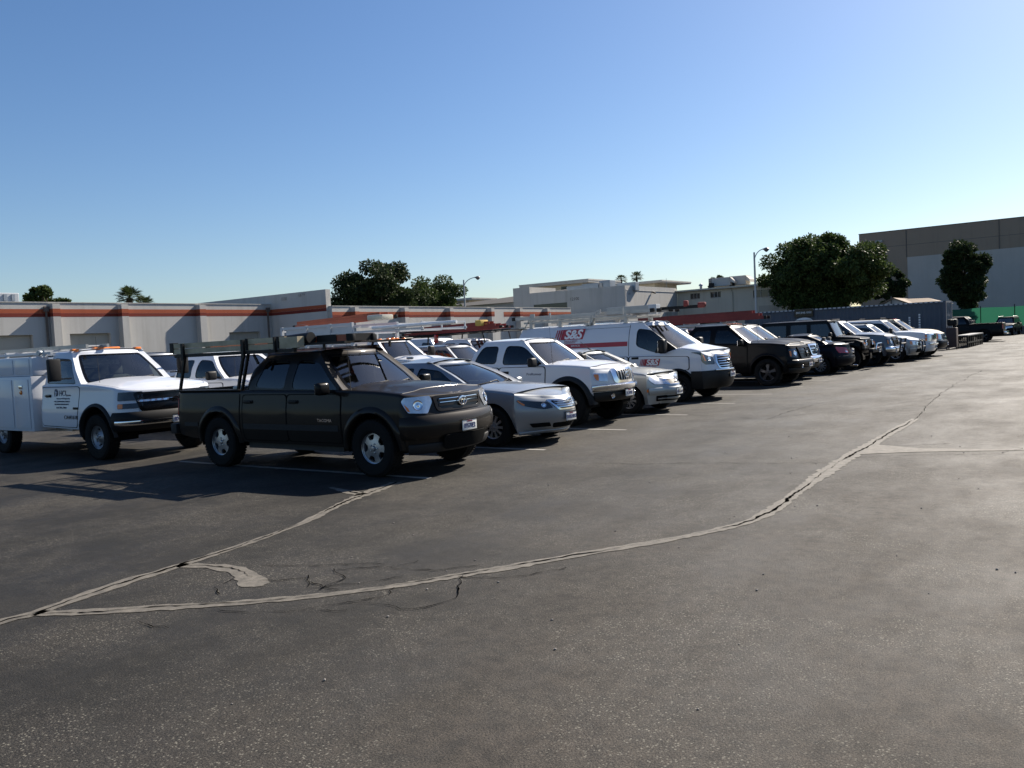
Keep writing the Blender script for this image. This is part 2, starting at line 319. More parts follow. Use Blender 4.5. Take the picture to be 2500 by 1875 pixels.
# little stones lying loose on the lot
bm = bmesh.new()
for k in range(150):
    y = random.uniform(2.2, 14); x = random.uniform(-6.5, 1.5)*(.45+y/14)
    if x < -6.6: continue
    r = random.uniform(.004, .011); mm = Matrix.Translation((x, y, r*.5)) @ Matrix.Rotation(random.random()*6, 4, 'Z') @ Matrix.Diagonal((r, r*random.uniform(.6, 1), r*.7, 1))
    bmesh.ops.create_icosphere(bm, subdivisions=1, radius=1, matrix=mm)
me = bpy.data.meshes.new('gravel'); bm.to_mesh(me); bm.free(); me.materials.append(simple('stone', (.22, .20, .18), .9, var=.5, scale=40))
o = bpy.data.objects.new('gravel', me); COL.objects.link(o); tag(o, 'loose bits of gravel scattered over the dark asphalt', 'gravel', kind='stuff')

# ------------------------------------------------------------------ buildings
def stucco(name, col, dirt=(.55, .52, .47), streak=.35, scale=1.0):
    m, t, b, o = mat(name); v = worldvec(t)
    c = mix(t, noise(t, v, .55*scale, 6, .65), tuple(x*.86 for x in col), tuple(min(1, x*1.08) for x in col))
    mp = nd(t, 'Mapping'); mp.inputs['Scale'].default_value = (2.2, 2.2, .16); t.links.new(v, mp.inputs['Vector'])
    s = noise(t, mp.outputs[0], 1.0*scale, 5, .6)
    c = mix(t, mix(t, 1.0, ramp(t, s, (.5, g3(0)), (.72, g3(1))), g3(streak), 'MULTIPLY'), c, tuple(x*y for x, y in zip(col, dirt)))
    f = noise(t, v, 30, 4, .7); c = mix(t, ramp(t, f, (.3, g3(.12)), (.6, g3(0))), c, tuple(x*.5 for x in col))
    t.links.new(c, b.inputs['Base Color']); b.inputs['Roughness'].default_value = .85; b.inputs['Specular IOR Level'].default_value = .25
    bump(t, b, noise(t, v, 55, 4, .7), .35, .01); return m
M_WALL = stucco('white_painted_block', (.47, .46, .435)); M_WALL2 = stucco('off_white_plaster', (.50, .485, .45)); M_CREAM = stucco('cream_plaster', (.54, .50, .41))
M_BROWN = stucco('brown_tilt_up', (.30, .235, .18), streak=.2); M_PANEL = stucco('grey_panel', (.47, .435, .40), streak=.15)
M_STR1 = stucco('orange_stripe', (.34, .085, .04), streak=.2); M_STR2 = stucco('rust_stripe', (.17, .030, .02), streak=.2)
M_DOOR = stucco('roller_door_cream', (.42, .39, .33), streak=.3); M_CAP = simple('parapet_cap', (.35, .33, .30), .7); M_ROOFD = simple('tar_roof', (.10, .095, .09), .9)
M_PIPE = simple('rusty_drainpipe', (.12, .10, .085), .7, var=.4); M_WIN = simple('dark_window', (.025, .028, .03), .08); M_GALV = simple('galvanised_duct', (.30, .33, .36), .45, .6, var=.3, scale=2)
def door_panel(mb, x, y0, y1, z1, n=4):
    pass
def facade(name, label, X, ya, yb, h, pil, doors, pipes, stripes, depth=12.0, cap=True, drain=True):
    rt = empty(name, (X, ya, 0), 0, label, 'building'); L = yb-ya
    # wall with recessed door openings, built as panels (local x = outwards, y along the wall)
    mb = MB(); ds = sorted(doors); y = 0
    for (a, b, z) in ds:
        a -= ya; b -= ya
        mb.bx(-.3, 0, y, a, 0, h); mb.bx(-.3, 0, a, b, z, h); y = b
    mb.bx(-.3, 0, y, L, 0, h); mb.bx(-depth, -.303, 0, .3, 0, h-.02); mb.bx(-depth, -.303, L-.3, L, 0, h-.02); mb.bx(-depth-.3, -depth-.003, 0, L, 0, h)
    mb.build('wall', M_WALL, rt, smooth=False)
    MB().bx(-depth, -.303, .303, L-.303, h-.6, h-.45).build('roof', M_ROOFD, rt, smooth=False)
    for (a, b, z) in ds:
        a -= ya; b -= ya; mb = MB(); nn = 4
        for i in range(nn): mb.bx(-.24, -.2, a+.004, b-.004, z*i/nn+.004, z*(i+1)/nn-.008, bev=.006)
        d = mb.build('garage_door', M_DOOR, rt, smooth=False)
    for (a, w, p) in pil:
        a -= ya; V = []; pb = p+.04
        V = [(0.002, a, 0), (pb, a-.02, 0), (pb, a+w+.02, 0), (0.002, a+w, 0), (0.002, a, h-.06), (p, a, h-.06), (p, a+w, h-.06), (0.002, a+w, h-.06)]
        mb = MB().add(V, [(0, 1, 5, 4), (1, 2, 6, 5), (2, 3, 7, 6), (4, 5, 6, 7), (0, 3, 2, 1)])
        q = mb.build('buttress', M_WALL, rt, smooth=False)
        for zz, m_, nm in ((stripes[0], M_STR1, 'stripe_band'), (stripes[1], M_STR2, 'stripe_band')):
            MB().bx(.006, p+.0075, a-.005, a+w+.005, zz[0], zz[1]).build(nm, m_, q, smooth=False)
    for (a, b) in stripes[2]:
        a -= ya; b -= ya
        MB().bx(-.02, .004, a, b, *stripes[0]).build('stripe_band', M_STR1, rt, smooth=False); MB().bx(-.02, .0045, a, b, *stripes[1]).build('stripe_band', M_STR2, rt, smooth=False)
    for a in pipes:
        a -= ya; mb = MB().tube([(.07, a, .1), (.07, a, stripes[0][1]-.1)], .05, 8); mb.bx(.01, .16, a-.1, a+.1, stripes[0][1]-.12, stripes[0][1]+.12); mb.build('drainpipe', M_PIPE, rt)
    if cap: MB().bx(-.33, .03, 0, L, h+.002, h+.04).build('parapet_cap', M_WALL, rt, smooth=False)
    return rt
ST = ((4.07, 4.26), (3.90, 4.066))
facade('long_warehouse_building', 'long low white building with orange stripe and buttresses behind the white service truck', -40, 4.0, 32.85, 4.55,
       [(11.9, .34, .38), (16.0, .34, .38), (20.1, .34, .38), (23.45, .34, .38), (27.85, .38, .38)], [(13.0, 15.4, 3.08), (17.1, 19.3, 3.09), (21.0, 23.0, 3.1), (29.9, 32.0, 3.0)], [19.95, 32.6], (*ST, [(4.0, 32.85)]))
# taller cross wing, its stripe turning the corner
rt = empty('tall_wing_building', (-41.05, 33, 0), 0, 'tall blank white wing rising behind the stepped orange stripe', 'building')
mb = MB(); mb.bx(-11, 5.75, -.147, .2, 0, 5.1); mb.bx(5.4, 5.75, .203, 9, 0, 4.0); mb.bx(-11, -10.7, .203, 9, 0, 4.0); mb.bx(-11, 5.75, 9.003, 9.3, 0, 4.0); mb.build('wall', M_WALL2, rt, smooth=False)
MB().bx(-10.69, 5.39, .21, 8.99, 3.7, 3.85).build('roof', M_ROOFD, rt, smooth=False)
MB().bx(1.003, 5.75, -.152, -.148, *ST[0]).build('stripe_band', M_STR1, rt, smooth=False); MB().bx(1.003, 5.75, -.1525, -.148, *ST[1]).build('stripe_band', M_STR2, rt, smooth=False)
mb = MB(); mb.bx(2.1, 2.5, -.19, -.1475, 4.72, 4.9); mb.bx(3.55, 3.75, -.19, -.1475, 4.85, 5.0); mb.bx(3.9, 4.05, -.18, -.1475, 4.9, 5.0); mb.build('patch_plate', M_CAP, rt, smooth=False)
facade('striped_low_building', 'low white building with broken orange stripe right of the tall wing', -35.05, 33.02, 58.7, 4.14,
       [(34.4, .3, .4), (38.55, .34, .4), (42.9, .34, .4), (47.4, .34, .4), (50.9, .34, .4), (54.6, .34, .4)], [(45.1, 46.9, 2.75), (40, 41.6, 2.5), (52, 53.5, 2.7)], [], ((3.66, 3.84), (3.50, 3.657), [(33.03, 47.9), (49.4, 58.7)]), depth=10)

# building with its number, roof slabs and ducts
rt = empty('numbered_building', (-31.86, 62, 0), 0, 'grey plaster corner building carrying the number 12100', 'building')
mb = MB(); mb.bx(-11.0, -9.25, 0, .3, 0, 6.38); mb.bx(-9.245, -5.5, 0, .3, 4.8, 5.82); mb.bx(-9.245, -5.5, 0, .3, 0, 3.9); mb.bx(-5.495, 0, 0, .3, 0, 5.80); mb.bx(-9.245, -8.9, 0, .3, 3.903, 4.797)
mb.bx(-.3, 0, .303, 10, 0, 5.80); mb.bx(-11, -10.7, .303, 10, 0, 6.3); mb.bx(-11, 0, 10.003, 10.3, 0, 5.7); mb.bx(-11, -9.25, 4, 4.3, 4.5, 6.37); mb.bx(-9.5, -9.25, .303, 3.99, 4.5, 6.37)
mb.build('wall', M_WALL2, rt, smooth=False)
MB().bx(-10.69, -.31, .31, 9.99, 5.0, 5.15).build('roof', M_ROOFD, rt, smooth=False)
MB().bx(-8.9, -5.5, .05, .2, 3.903, 4.797).build('recessed_window', M_WIN, rt, smooth=False)
MB().bx(-.12, .03, .2, 9.9, 5.40, 5.44).build('ledge', M_WALL, rt, smooth=False); MB().bx(-.02, .012, .1, .38, 0, 5.5).build('corner_strip', M_WALL, rt, smooth=False)
MB().bx(-.2, .01, 7.6, 8.9, 0, 4.0).build('garage_door', M_DOOR, rt, smooth=False)
mb = MB(); mb.box((.2, 5.0, 5.3), (.28, .22, .12), rot=Matrix.Rotation(R(25), 3, 'Y')); mb.tube([(.02, 5.0, 5.36), (.15, 5.0, 5.36)], .03, 6); mb.build('flood_light', M_BLACK, rt)
def text(name, s, size, loc, rot, m, parent, align='CENTER', ext=.002, shear=0, space=1.0, xs=1.0, bold=0.0):
    c = bpy.data.curves.new(name, 'FONT'); c.body = s; c.size = size; c.align_x = align; c.align_y = 'CENTER'; c.extrude = ext; c.shear = shear; c.offset = bold; c.space_character = space; c.resolution_u = 3
    c.materials.append(m); o = bpy.data.objects.new(name, c); COL.objects.link(o); o.location = loc; o.rotation_euler = rot; o.scale = (xs, 1, 1)
    if parent is not None: o.parent = parent
    return o
text('number_lettering', '12100', .36, (-4.75, -.006, 5.02), (R(90), 0, 0), M_LETK, rt); text('number_lettering', '119', .26, (.006, .75, 5.12), (R(90), 0, R(90)), M_LETK, rt)
# cream building with strip windows
rt = empty('cream_building', (-31.86, 72.3, 0), 0, 'cream plaster building with small high windows and rooftop units', 'building')
mb = MB(); wins = [(1.25, 2.15, 4.72, 5.2), (3.15, 4.1, 4.72, 5.2), (7.0, 10.9, 4.45, 5.08)]; x = 0.003
for (a, b, z1, z2) in wins:
    mb.bx(x, a, 0, .3, 0, 5.42); mb.bx(a, b, 0, .3, 0, z1); mb.bx(a, b, 0, .3, z2, 5.42); x = b
mb.bx(x, 12.2, 0, .3, 0, 5.42); mb.bx(11.9, 12.2, .303, 12, 0, 5.4); mb.build('wall', M_CREAM, rt, smooth=False)
for (a, b, z1, z2) in wins:
    w_ = MB().bx(a, b, .1, .14, z1, z2).build('window', M_WIN, rt, smooth=False)
    mb = MB(); mb.bx(a, b, -.03, .1, z1-.05, z1+.012)
    for q in range(1, 3 if b-a < 2 else 6): xx = a+(b-a)*q/(3 if b-a < 2 else 6); mb.bx(xx-.025, xx+.025, .06, .1, z1+.012, z2)
    mb.build('window_frame', M_CAP, w_, smooth=False)
mb = MB(); mb.add([(-.3, -.5, 5.425), (12.3, -.5, 5.425), (12.3, 12, 5.425), (-.3, 12, 5.425), (-.3, -.5, 5.55), (12.3, -.5, 5.6), (12.3, 12, 5.7), (-.3, 12, 5.7)], [(0, 3, 2, 1), (4, 5, 6, 7), (0, 1, 5, 4), (1, 2, 6, 5), (2, 3, 7, 6), (3, 0, 4, 7)]); mb.build('roof', M_CREAM, rt, smooth=False)
MB().bx(7.45, 9.2, -.02, -.003, 0, 3.72).build('garage_door', M_DOOR, rt, smooth=False); MB().tube([(5.0, -.06, 5.4), (5.15, -.06, 5.0), (5.15, -.06, .2)], .06, 8).build('drainpipe', M_CREAM, rt)
def roof_unit(label, x, y, z, w, d, h):
    r = empty('rooftop_unit', (x, y, z), 0, label, 'air conditioner', 'units on the cream roof'); mb = MB(); mb.bx(-w/2, w/2, -d/2, d/2, .12, h, bev=.03); mb.build('casing', M_WALL2, r, smooth=False)
    mb = MB(); mb.add([(w/2-.05, -d/2, h*.55), (w/2+.35, -d/2, h*.35), (w/2+.35, d/2, h*.35), (w/2-.05, d/2, h*.55), (w/2-.05, -d/2, h), (w/2+.35, -d/2, h*.6), (w/2+.35, d/2, h*.6), (w/2-.05, d/2, h)], [(4, 5, 6, 7), (0, 1, 5, 4), (2, 3, 7, 6), (1, 2, 6, 5)]); mb.build('hood', M_WALL2, r, smooth=False)
    mb = MB()
    for k in range(5): mb.bx(-w/2-.012, -w/2+.3, -d/2-.01, -d/2+.02, .2+k*h*.15, .26+k*h*.15)
    mb.bx(-w/2+.1, -w/2+.5, -d/2-.25, -d/2-.01, .05, h*.5); mb.build('grille', M_BLACK, r, smooth=False); return r
roof_unit('louvred beige rooftop unit on the cream roof, with its dark opening', -28.0, 73.3, 5.58, 2.0, 1.2, .86); roof_unit('beige hooded rooftop unit on the cream roof, nearer the street lamp', -26.6, 74.0, 5.6, 1.5, 1.2, .92)
mb = MB(); mb.tube([(0, 0, 0), (0, 0, .25)], .12, 8); mb.lathe([(.05, .25), (.2, .28), (.16, .42), (.02, .5)], (0, 0, 0), n=12); tag(mb.build('roof_vent', M_GALV, loc=(-29.7, 72.6, 5.56)), 'small turbine vent at the left edge of the cream roof', 'vent')
tag(MB().tube([(0, 0, 0), (0, 0, 1.6)], .018, 6).build('roof_antenna', M_GALV, loc=(-32.3, 71.0, 5.1)), 'thin whip antenna standing on the grey corner building roof', 'antenna')
# duct run and slab roofs behind 12100
r = empty('roof_ducts', (-37.2, 63.4, 5.15), 0, 'grey sheet metal ducts running along the 12100 roof', 'duct'); mb = MB(); mb.bx(-1.0, 2.3, 0, .8, .25, 1.05, bev=.03); mb.bx(2.3, 3.3, -.1, .9, .25, 1.3, bev=.03); mb.bx(.6, 2.2, -.1, 0, .6, 1.15); mb.build('duct', M_GALV, r, smooth=False)
MB().bx(3.9, 5.6, 0, .7, .25, .95, bev=.03).build('fan_housing', M_GALV, r, smooth=False)
mb = MB(); mb.bx(2.35, 2.6, -.18, -.1, .55, 1.1); mb.build('access_panel', M_WALL, r, smooth=False)
def slab_house(label, x0, x1, y, z0_, z1, ov, d=7.0):
    r = empty('flat_roof_house', (x0, y, 0), 0, label, 'building', 'flat roofed houses behind the number building'); w = x1-x0
    MB().bx(ov, w-ov*1.3, ov, d-ov, 0, z0_).build('wall', M_CREAM, r, smooth=False)
    mb = MB(); mb.bx(0, w, 0, d, z0_+.003, z1); mb.bx(-.04, w+.04, -.04, d+.04, z1-.1, z1+.03); mb.build('roof', M_WALL2, r, smooth=False)
    MB().bx(ov+.4, ov+.9, ov-.03, ov+.02, z0_-1.0, z0_-.15).build('window', M_WIN, r, smooth=False); MB().bx(w-ov*1.3-2.6, w-ov*1.3-1.9, ov-.03, ov+.02, z0_-.8, z0_-.15).build('window', M_WIN, r, smooth=False)
slab_house('flat roofed cream house left behind the ducts, wide overhanging slab', -51.0, -42.6, 75, 7.3, 7.62, .9); slab_house('flat roofed house peeping over the right end of 12100', -41.9, -34.6, 75, 6.65, 6.85, .9)
slab_house('small flat roofed hut behind the left street lamp', -58.0, -54.4, 71, 6.3, 6.5, .7, 4.5)
rt = empty('shed_roof_building', (-55, 66, 0), 0, 'long dark low shed roof beside the left street lamp', 'building'); MB().bx(-3, 14, 0, 5, 0, 5.4).build('wall', M_WALL2, rt, smooth=False)
MB().add([(-3.2, -.3, 5.403), (14.2, -.3, 5.403), (14.2, 5.2, 5.403), (-3.2, 5.2, 5.403), (-3.2, 2.4, 5.5), (14.2, 2.4, 6.35)], [(0, 1, 5, 4), (2, 3, 4, 5), (1, 2, 5), (3, 0, 4), (0, 3, 2, 1)]).build('roof', M_ROOFD, rt, smooth=False)
# big brown warehouse on the right
rt = empty('brown_warehouse', (-25.6, 115, 0), 0, 'huge brown tilt up warehouse with a pale grey lower panel', 'building')
mb = MB(); mb.bx(0, 75, 0, .4, 0, 13.1); mb.bx(0, .4, .403, 50, 0, 13.08); mb.bx(0, 75, 50.003, 50.4, 0, 13.1); mb.build('wall', M_BROWN, rt, smooth=False); MB().bx(.41, 75, .41, 49.9, 12.2, 12.5).build('roof', M_ROOFD, rt, smooth=False)
MB().bx(5.6, 75, -.06, -.003, 0, 9.7).build('panel', M_PANEL, rt, smooth=False); MB().bx(-.05, 75, -.05, .45, 13.103, 13.18).build('parapet_cap', M_ROOFD, rt, smooth=False)
mb = MB()
for x in range(0, 7): mb.bx(x*10+5.5, x*10+5.56, -.065, -.0, 9.7, 13.1)
mb.bx(0, 75, -.012, -.002, 11.2, 11.24); mb.build('joint_line', M_ROOFD, rt, smooth=False)
mb = MB(); mb.box((2.4, -.2, 11.95), (.75, .35, .28), bev=.03); mb.build('wall_light', M_WALL, rt, smooth=False)
# container yard: container, sign, shed, fence
def container():
    r = empty('shipping_container', (-19.9, 56.0, 0), 0, 'long blue grey corrugated shipping container behind the parked vehicles', 'shipping container'); L, W, H = 12.19, 2.44, 2.85
    m, t, b, o = mat('container_paint'); v = worldvec(t); c = mix(t, noise(t, v, 1.1, 6, .7), (.055, .07, .095), (.085, .10, .125)); c = mix(t, ramp(t, noise(t, v, 2.7, 6, .75), (.58, g3(0)), (.72, g3(.6))), c, (.09, .055, .035)); t.links.new(c, b.inputs['Base Color']); b.inputs['Roughness'].default_value = .6
    V = []; F = []; n = 0; pit = .278; xs = []; x = .12
    while x < L-.2:
        xs += [(x, 0), (x+.07, 0), (x+.14, -.036+.072), (x+.21, .036)]; x += pit
    xs.append((L-.12, 0))
    for side, yb in ((-1, .05), (1, W-.05)):
        b0 = len(V)
        for (x, d) in xs: V += [(x, yb-side*0+ (d if side < 0 else -d), .16), (x, yb+(d if side < 0 else -d), H-.12)]
        F += [(b0+2*i, b0+2*i+2, b0+2*i+3, b0+2*i+1) for i in range(len(xs)-1)]
    mb = MB(); mb.add(V, F); mb.bx(.05, L-.05, .05, W-.05, H-.10, H-.06); mb.build('side_wall', m, r, smooth=False)
    mb = MB()
    for x in (0, L-.16):
        for y in (0, W-.16): mb.bx(x, x+.16, y, y+.16, .0, H)
    for y in (0, W-.1): mb.bx(.16, L-.16, y, y+.1, .003, .16); mb.bx(.16, L-.16, y, y+.08, H-.12, H-.003)
    mb.bx(L-.12, L-.01, .16, W-.16, H-.14, H-.004); mb.bx(L-.12, L-.01, .16, W-.16, .004, .16); mb.build('frame', m, r, smooth=False)
    for s in (0, 1):
        y0_, y1_ = (.17, W/2-.01) if s == 0 else (W/2+.01, W-.17); mb = MB(); mb.bx(L-.09, L-.05, y0_, y1_, .17, H-.15)
        for k in range(4): mb.bx(L-.05, L-.02, y0_+.08, y1_-.08, .35+k*.6, .75+k*.6, bev=.01)
        d = mb.build('door', m, r, smooth=False)
        mb = MB()
        for q in (.3, .72): mb.tube([(L+.0, y0_+(y1_-y0_)*q, .1), (L+.0, y0_+(y1_-y0_)*q, H-.06)], .022, 6)
        mb.build('locking_bar', M_GALV, d)
    for k in range(40): pass
    mb = MB()
    for k in range(43): mb.bx(.2+k*.278, .36+k*.278, -.012, .05, H-.075, H+.002)
    mb.build('roof_edge_ribs', M_WSTEEL, r, smooth=False)
    for x, s_, z_ in ((L-2.0, 'TRLU 482', 2.0), (L-1.45, '45G1', 2.15)):
        mb = MB()
        for k in range(7): mb.bx(x-.05, x+.05, -.006, .012, z_-.15*k-.10, z_-.15*k)
        mb.build('marking', M_LETW, r, smooth=False)
    MB().bx(L-1.52, L-1.36, -.006, .012, 1.05, 1.28).build('warning_sticker', simple('yellow_sticker', (.5, .33, .03), .5), r, smooth=False)
container()
r = empty('phone_sign', (-15.95, 55.88, 2.03), 0, 'black sign with the phone number 800.848.1050 on the container', 'sign'); MB().bx(-.58, .58, 0, .04, .33, .85, bev=.01).build('panel', M_GLOSSB, r, smooth=False)
text('lettering', '800.848.1050', .185, (0, -.005, .60), (R(90), 0, 0), M_LETW, r, xs=.98)
V = [(-.58, 0, 0), (.58, 0, 0)]+[(.55*math.cos(a), 0, .05+.24*math.sin(a)) for a in np.linspace(.05, math.pi-.05, 14)]
mb = MB(); mb.add(V+[(x, .03, z) for x, y, z in V], [tuple(range(len(V))), tuple(range(2*len(V)-1, len(V)-1, -1))]); mb.build('arch_panel', M_LETW, r, smooth=False); MB().bx(-.30, -.26, -.008, 0, -.0, .12).build('divider', M_GLOSSB, r, smooth=False); MB().bx(-.5, .5, -.008, -.001, .1, .13).build('dark_band', M_GLOSSB, r, smooth=False)
rt = empty('shed', (-13.6, 66, 0), 0, 'small white gabled shed with a brown roof behind the container', 'shed')
MB().add([(.2, 0, 0), (2.1, 0, 0), (2.1, 5, 0), (.2, 5, 0), (.2, 0, 2.95), (2.1, 0, 2.95), (2.1, 5, 2.95), (.2, 5, 2.95), (1.15, 0, 3.42), (1.15, 5, 3.42)], [(0, 1, 5, 8, 4), (1, 2, 6, 5), (2, 3, 7, 9, 6), (3, 0, 4, 7)]).build('wall', M_WALL, rt, smooth=False)
mb = MB(); mt = simple('brown_shingles', (.19, .135, .09), .85, var=.35, scale=14, bmp=.4)
for s in (-1, 1): mb.add([(1.15, -.2, 3.5), (1.15+s*1.45, -.2, 2.86), (1.15+s*1.45, 5.2, 2.86), (1.15, 5.2, 3.5), (1.15, -.2, 3.43), (1.15+s*1.45, -.2, 2.79), (1.15+s*1.45, 5.2, 2.79), (1.15, 5.2, 3.43)], [(0, 1, 2, 3), (4, 7, 6, 5), (0, 4, 5, 1), (1, 5, 6, 2), (2, 6, 7, 3)])
mb.build('roof', mt, rt, smooth=False); MB().tube([(1.0, -.1, 2.6), (1.0, -.1, 3.6)], .05, 6).build('vent_pipe', M_ROOFD, rt)
# wide shed roof running right (the long brown slope)
rt = empty('brown_roof_shed', (-11.9, 67, 0), 0, 'low building with a long brown sloping roof behind the container', 'shed'); MB().bx(-.4, 2.2, .3, 4, 0, 2.9).build('wall', M_WALL2, rt, smooth=False)
MB().add([(-.6, 0, 2.92), (2.5, 0, 2.92), (2.5, 5, 2.92), (-.6, 5, 2.92), (-.6, 2.4, 3.45), (1.2, 2.4, 3.4)], [(0, 1, 5, 4), (2, 3, 4, 5), (1, 2, 5), (3, 0, 4), (0, 3, 2, 1)]).build('roof', mt, rt, smooth=False)
rt = empty('screened_fence', (-20, 97, 0), 0, 'chain link fence covered with green privacy mesh', 'fence')
m, t, b, o = mat('green_screen'); v = worldvec(t); t.links.new(mix(t, noise(t, v, .8, 5), (.026, .125, .075), (.036, .155, .095)), b.inputs['Base Color']); b.inputs['Roughness'].default_value = .8
tl = nd(t, 'BsdfTranslucent', Color=(.03, .15, .09, 1)); ms = nd(t, 'MixShader'); ms.inputs[0].default_value = .35; t.links.new(b.outputs[0], ms.inputs[1]); t.links.new(tl.outputs[0], ms.inputs[2]); t.links.new(ms.outputs[0], o.inputs['Surface'])
V = []; F = []; N = 160
for i in range(N+1):
    x = 40*i/N; V += [(x, .03*math.sin(i*1.1)+.02*random.random(), .82), (x, .02*math.sin(i*.9), 2.74+.03*math.sin(i*.35))]
F = [(2*i, 2*i+2, 2*i+3, 2*i+1) for i in range(N)]; mesh_obj('screen', V, F, m, rt)
MB().bx(0, 40, -.1, .3, 0, .8).build('base_wall', simple('grey_block', (.12, .115, .11), .9), rt, smooth=False)
for k in range(14): MB().tube([(.9+k*2.95, -.05, .8), (.9+k*2.95, -.05, 2.95)], .04, 6).build('post', M_RACKB, rt)
mb = MB(); mb.tube([(4.9, -.08, 1.9), (9.4, -.08, 1.9)], .025, 6); mb.build('rail', M_RACKB, rt)
tag(MB().bx(0, .95, 0, .45, 0, .4, bev=.1).build('rooftop_cooler', M_WALL, loc=(-42.6, 18.7, 4.72)), 'small white object', 'vent') if False else None
r = empty('rooftop_cooler', (-42.6, 18.0, 4.0), 0, 'white ribbed cooling unit on the left end of the striped roof', 'air conditioner'); mb = MB(); mb.bx(0, .9, -1.6, 1.65, 0, 1.12, bev=.04); mb.build('casing', M_WSTEEL, r, smooth=False); mb = MB()
for k in range(9): mb.bx(.9, .94, -1.5+k*.35, -1.35+k*.35, .75, 1.05)
mb.build('ribs', M_GALV, r, smooth=False)

# ------------------------------------------------------------------ street lamps
def lamp(label, x, y, h, arm, ra):
    r = empty('street_lamp', (x, y, 0), 0, label, 'street lamp', 'curved arm street lamps'); m = simple('lamp_pole', (.42, .43, .43), .5, .3)
    MB().tube([(0, 0, 0), (0, 0, h)], [.11, .065], 12).build('pole', m, r)
    d = Vector((math.cos(ra), math.sin(ra), 0)); P = [Vector((0, 0, h-.75))+d*(arm*(1-math.cos(a)))+Vector((0, 0, .95*math.sin(a))) for a in np.linspace(0, math.pi/2*.96, 12)]
    MB().tube(P, .035, 8).build('arm', m, r)
    mb = MB(); c = P[-1]+d*.22; mb.lathe([(.02, .12), (.16, .08), (.22, 0), (.20, -.08), (.10, -.2), (.02, -.24)], c, n=16); mb.tube([P[-1]-d*.05, P[-1]+d*.15], .06, 8); mb.build('lamp_head', simple('lamp_head_grey', (.16, .15, .15), .4), r)
lamp('tall grey street lamp in front of the cream building', -22.5, 66, 7.75, .75, R(20)); lamp('slim grey street lamp beside the bushy trees over the low roof', -48, 61.6, 7.55, 1.2, R(52))
# ------------------------------------------------------------------ trees
def leaf_mat(name, c1, c2):
    m, t, b, o = mat(name); v = worldvec(t); oi = nd(t, 'NewGeometry')
    c = mix(t, oi.outputs['Random Per Island'], c1, c2); t.links.new(c, b.inputs['Base Color']); b.inputs['Roughness'].default_value = .55; b.inputs['Specular IOR Level'].default_value = .12
    tl = nd(t, 'BsdfTranslucent'); t.links.new(c, tl.inputs['Color']); ms = nd(t, 'MixShader'); ms.inputs[0].default_value = .22; t.links.new(b.outputs[0], ms.inputs[1]); t.links.new(tl.outputs[0], ms.inputs[2]); t.links.new(ms.outputs[0], o.inputs['Surface']); return m
M_LEAF = leaf_mat('leaf_green', (.028, .046, .014), (.082, .115, .034)); M_LEAFD = leaf_mat('leaf_dark', (.018, .030, .013), (.048, .068, .024)); M_LEAFP = leaf_mat('palm_green', (.020, .034, .012), (.05, .07, .022)); M_BARK = simple('bark', (.075, .058, .042), .9, var=.4, scale=8, bmp=.6)
def tree(label, x, y, H, rx, rz, cz, nclump, nleaf, lw, m=M_LEAF, seed=1, lean=0, name='leafy_tree', group=None, droop=.3, flat=0):
    rg = np.random.default_rng(seed); r = empty(name, (x, y, 0), 0, label, 'tree', group)
    mb = MB(); base = [(0, 0, 0), (.1*lean, .05, (cz-rz)*.6+.2), (.2*lean, 0, max(cz-rz*.4, .5))]; mb.tube(base, [.28, .2, .15], 9)
    C = []
    for k in range(nclump):
        u = rg.normal(size=3); u /= np.linalg.norm(u); q = rg.random()**.40*(.85+.22*rg.random())
        p = np.array([u[0]*rx*q, u[1]*rx*q*.9, cz+u[2]*rz*q])
        if p[2] < cz: p[:2] *= .78+.22*max(0, 1+(p[2]-cz)/rz)
        C.append((p, (.16+.26*rg.random())*min(rx, rz)*.72))
        if k % 3 == 0: mb.tube([base[2], Vector(p)*.55+Vector((0, 0, cz*.35)), Vector(p)], [.10, .06, .02], 5)
    mb.build('trunk', M_BARK, r)
    nleaf = int(nleaf*2.0); lw *= .60; n = nclump*nleaf; cid = rg.integers(0, nclump, n); P0 = np.array([c[0] for c in C])[cid]; RR = np.array([c[1] for c in C])[cid]
    u = rg.normal(size=(n, 3)); u /= np.linalg.norm(u, axis=1)[:, None]; q = rg.random(n)**.45; P = P0+u*(RR*q)[:, None]*np.array([1.15, 1.15, .85])
    a = rg.normal(size=(n, 3)); a[:, 2] -= droop*2; a = a*.55+u*.75; a /= np.linalg.norm(a, axis=1)[:, None]; b = np.cross(a, rg.normal(size=(n, 3))); b /= np.linalg.norm(b, axis=1)[:, None]
    L = lw*(.7+.7*rg.random(n))[:, None]; Wd = L*.27
    V = np.stack([P, P+a*L*.5+b*Wd, P+a*L, P+a*L*.5-b*Wd], 1).reshape(-1, 3); F = np.arange(4*n).reshape(-1, 4)
    mesh_obj('crown', V, F, m, r, smooth=False); return r
tree('large round leafy tree behind the container, hiding the warehouse edge', -18.5, 70.5, 9.5, 4.8, 3.35, 5.8, 180, 330, .36, M_LEAF, 3)
tree('narrow dark tree before the pale panel of the warehouse', -12.0, 100.5, 10, 2.5, 3.7, 6.3, 80, 300, .42, M_LEAFD, 5)
tree('small dark tree tucked between the large tree and warehouse', -19.3, 101, 7.6, 1.7, 2.2, 5.5, 36, 260, .42, M_LEAFD, 6)
tree('broad dark tree over the low striped roof, left of its bushy neighbour', -52, 54.7, 9, 4.2, 3.6, 5.25, 120, 300, .40, M_LEAFD, 8)
tree('bushy lighter green tree beside the slim street lamp', -52, 61.6, 7.8, 3.5, 3.0, 5.0, 70, 300, .36, M_LEAF, 9)
tree('low spreading shrub tree over the left end of the striped roof', -50, 24.7, 6.0, 1.6, 1.0, 5.3, 26, 240, .26, M_LEAF, 11)
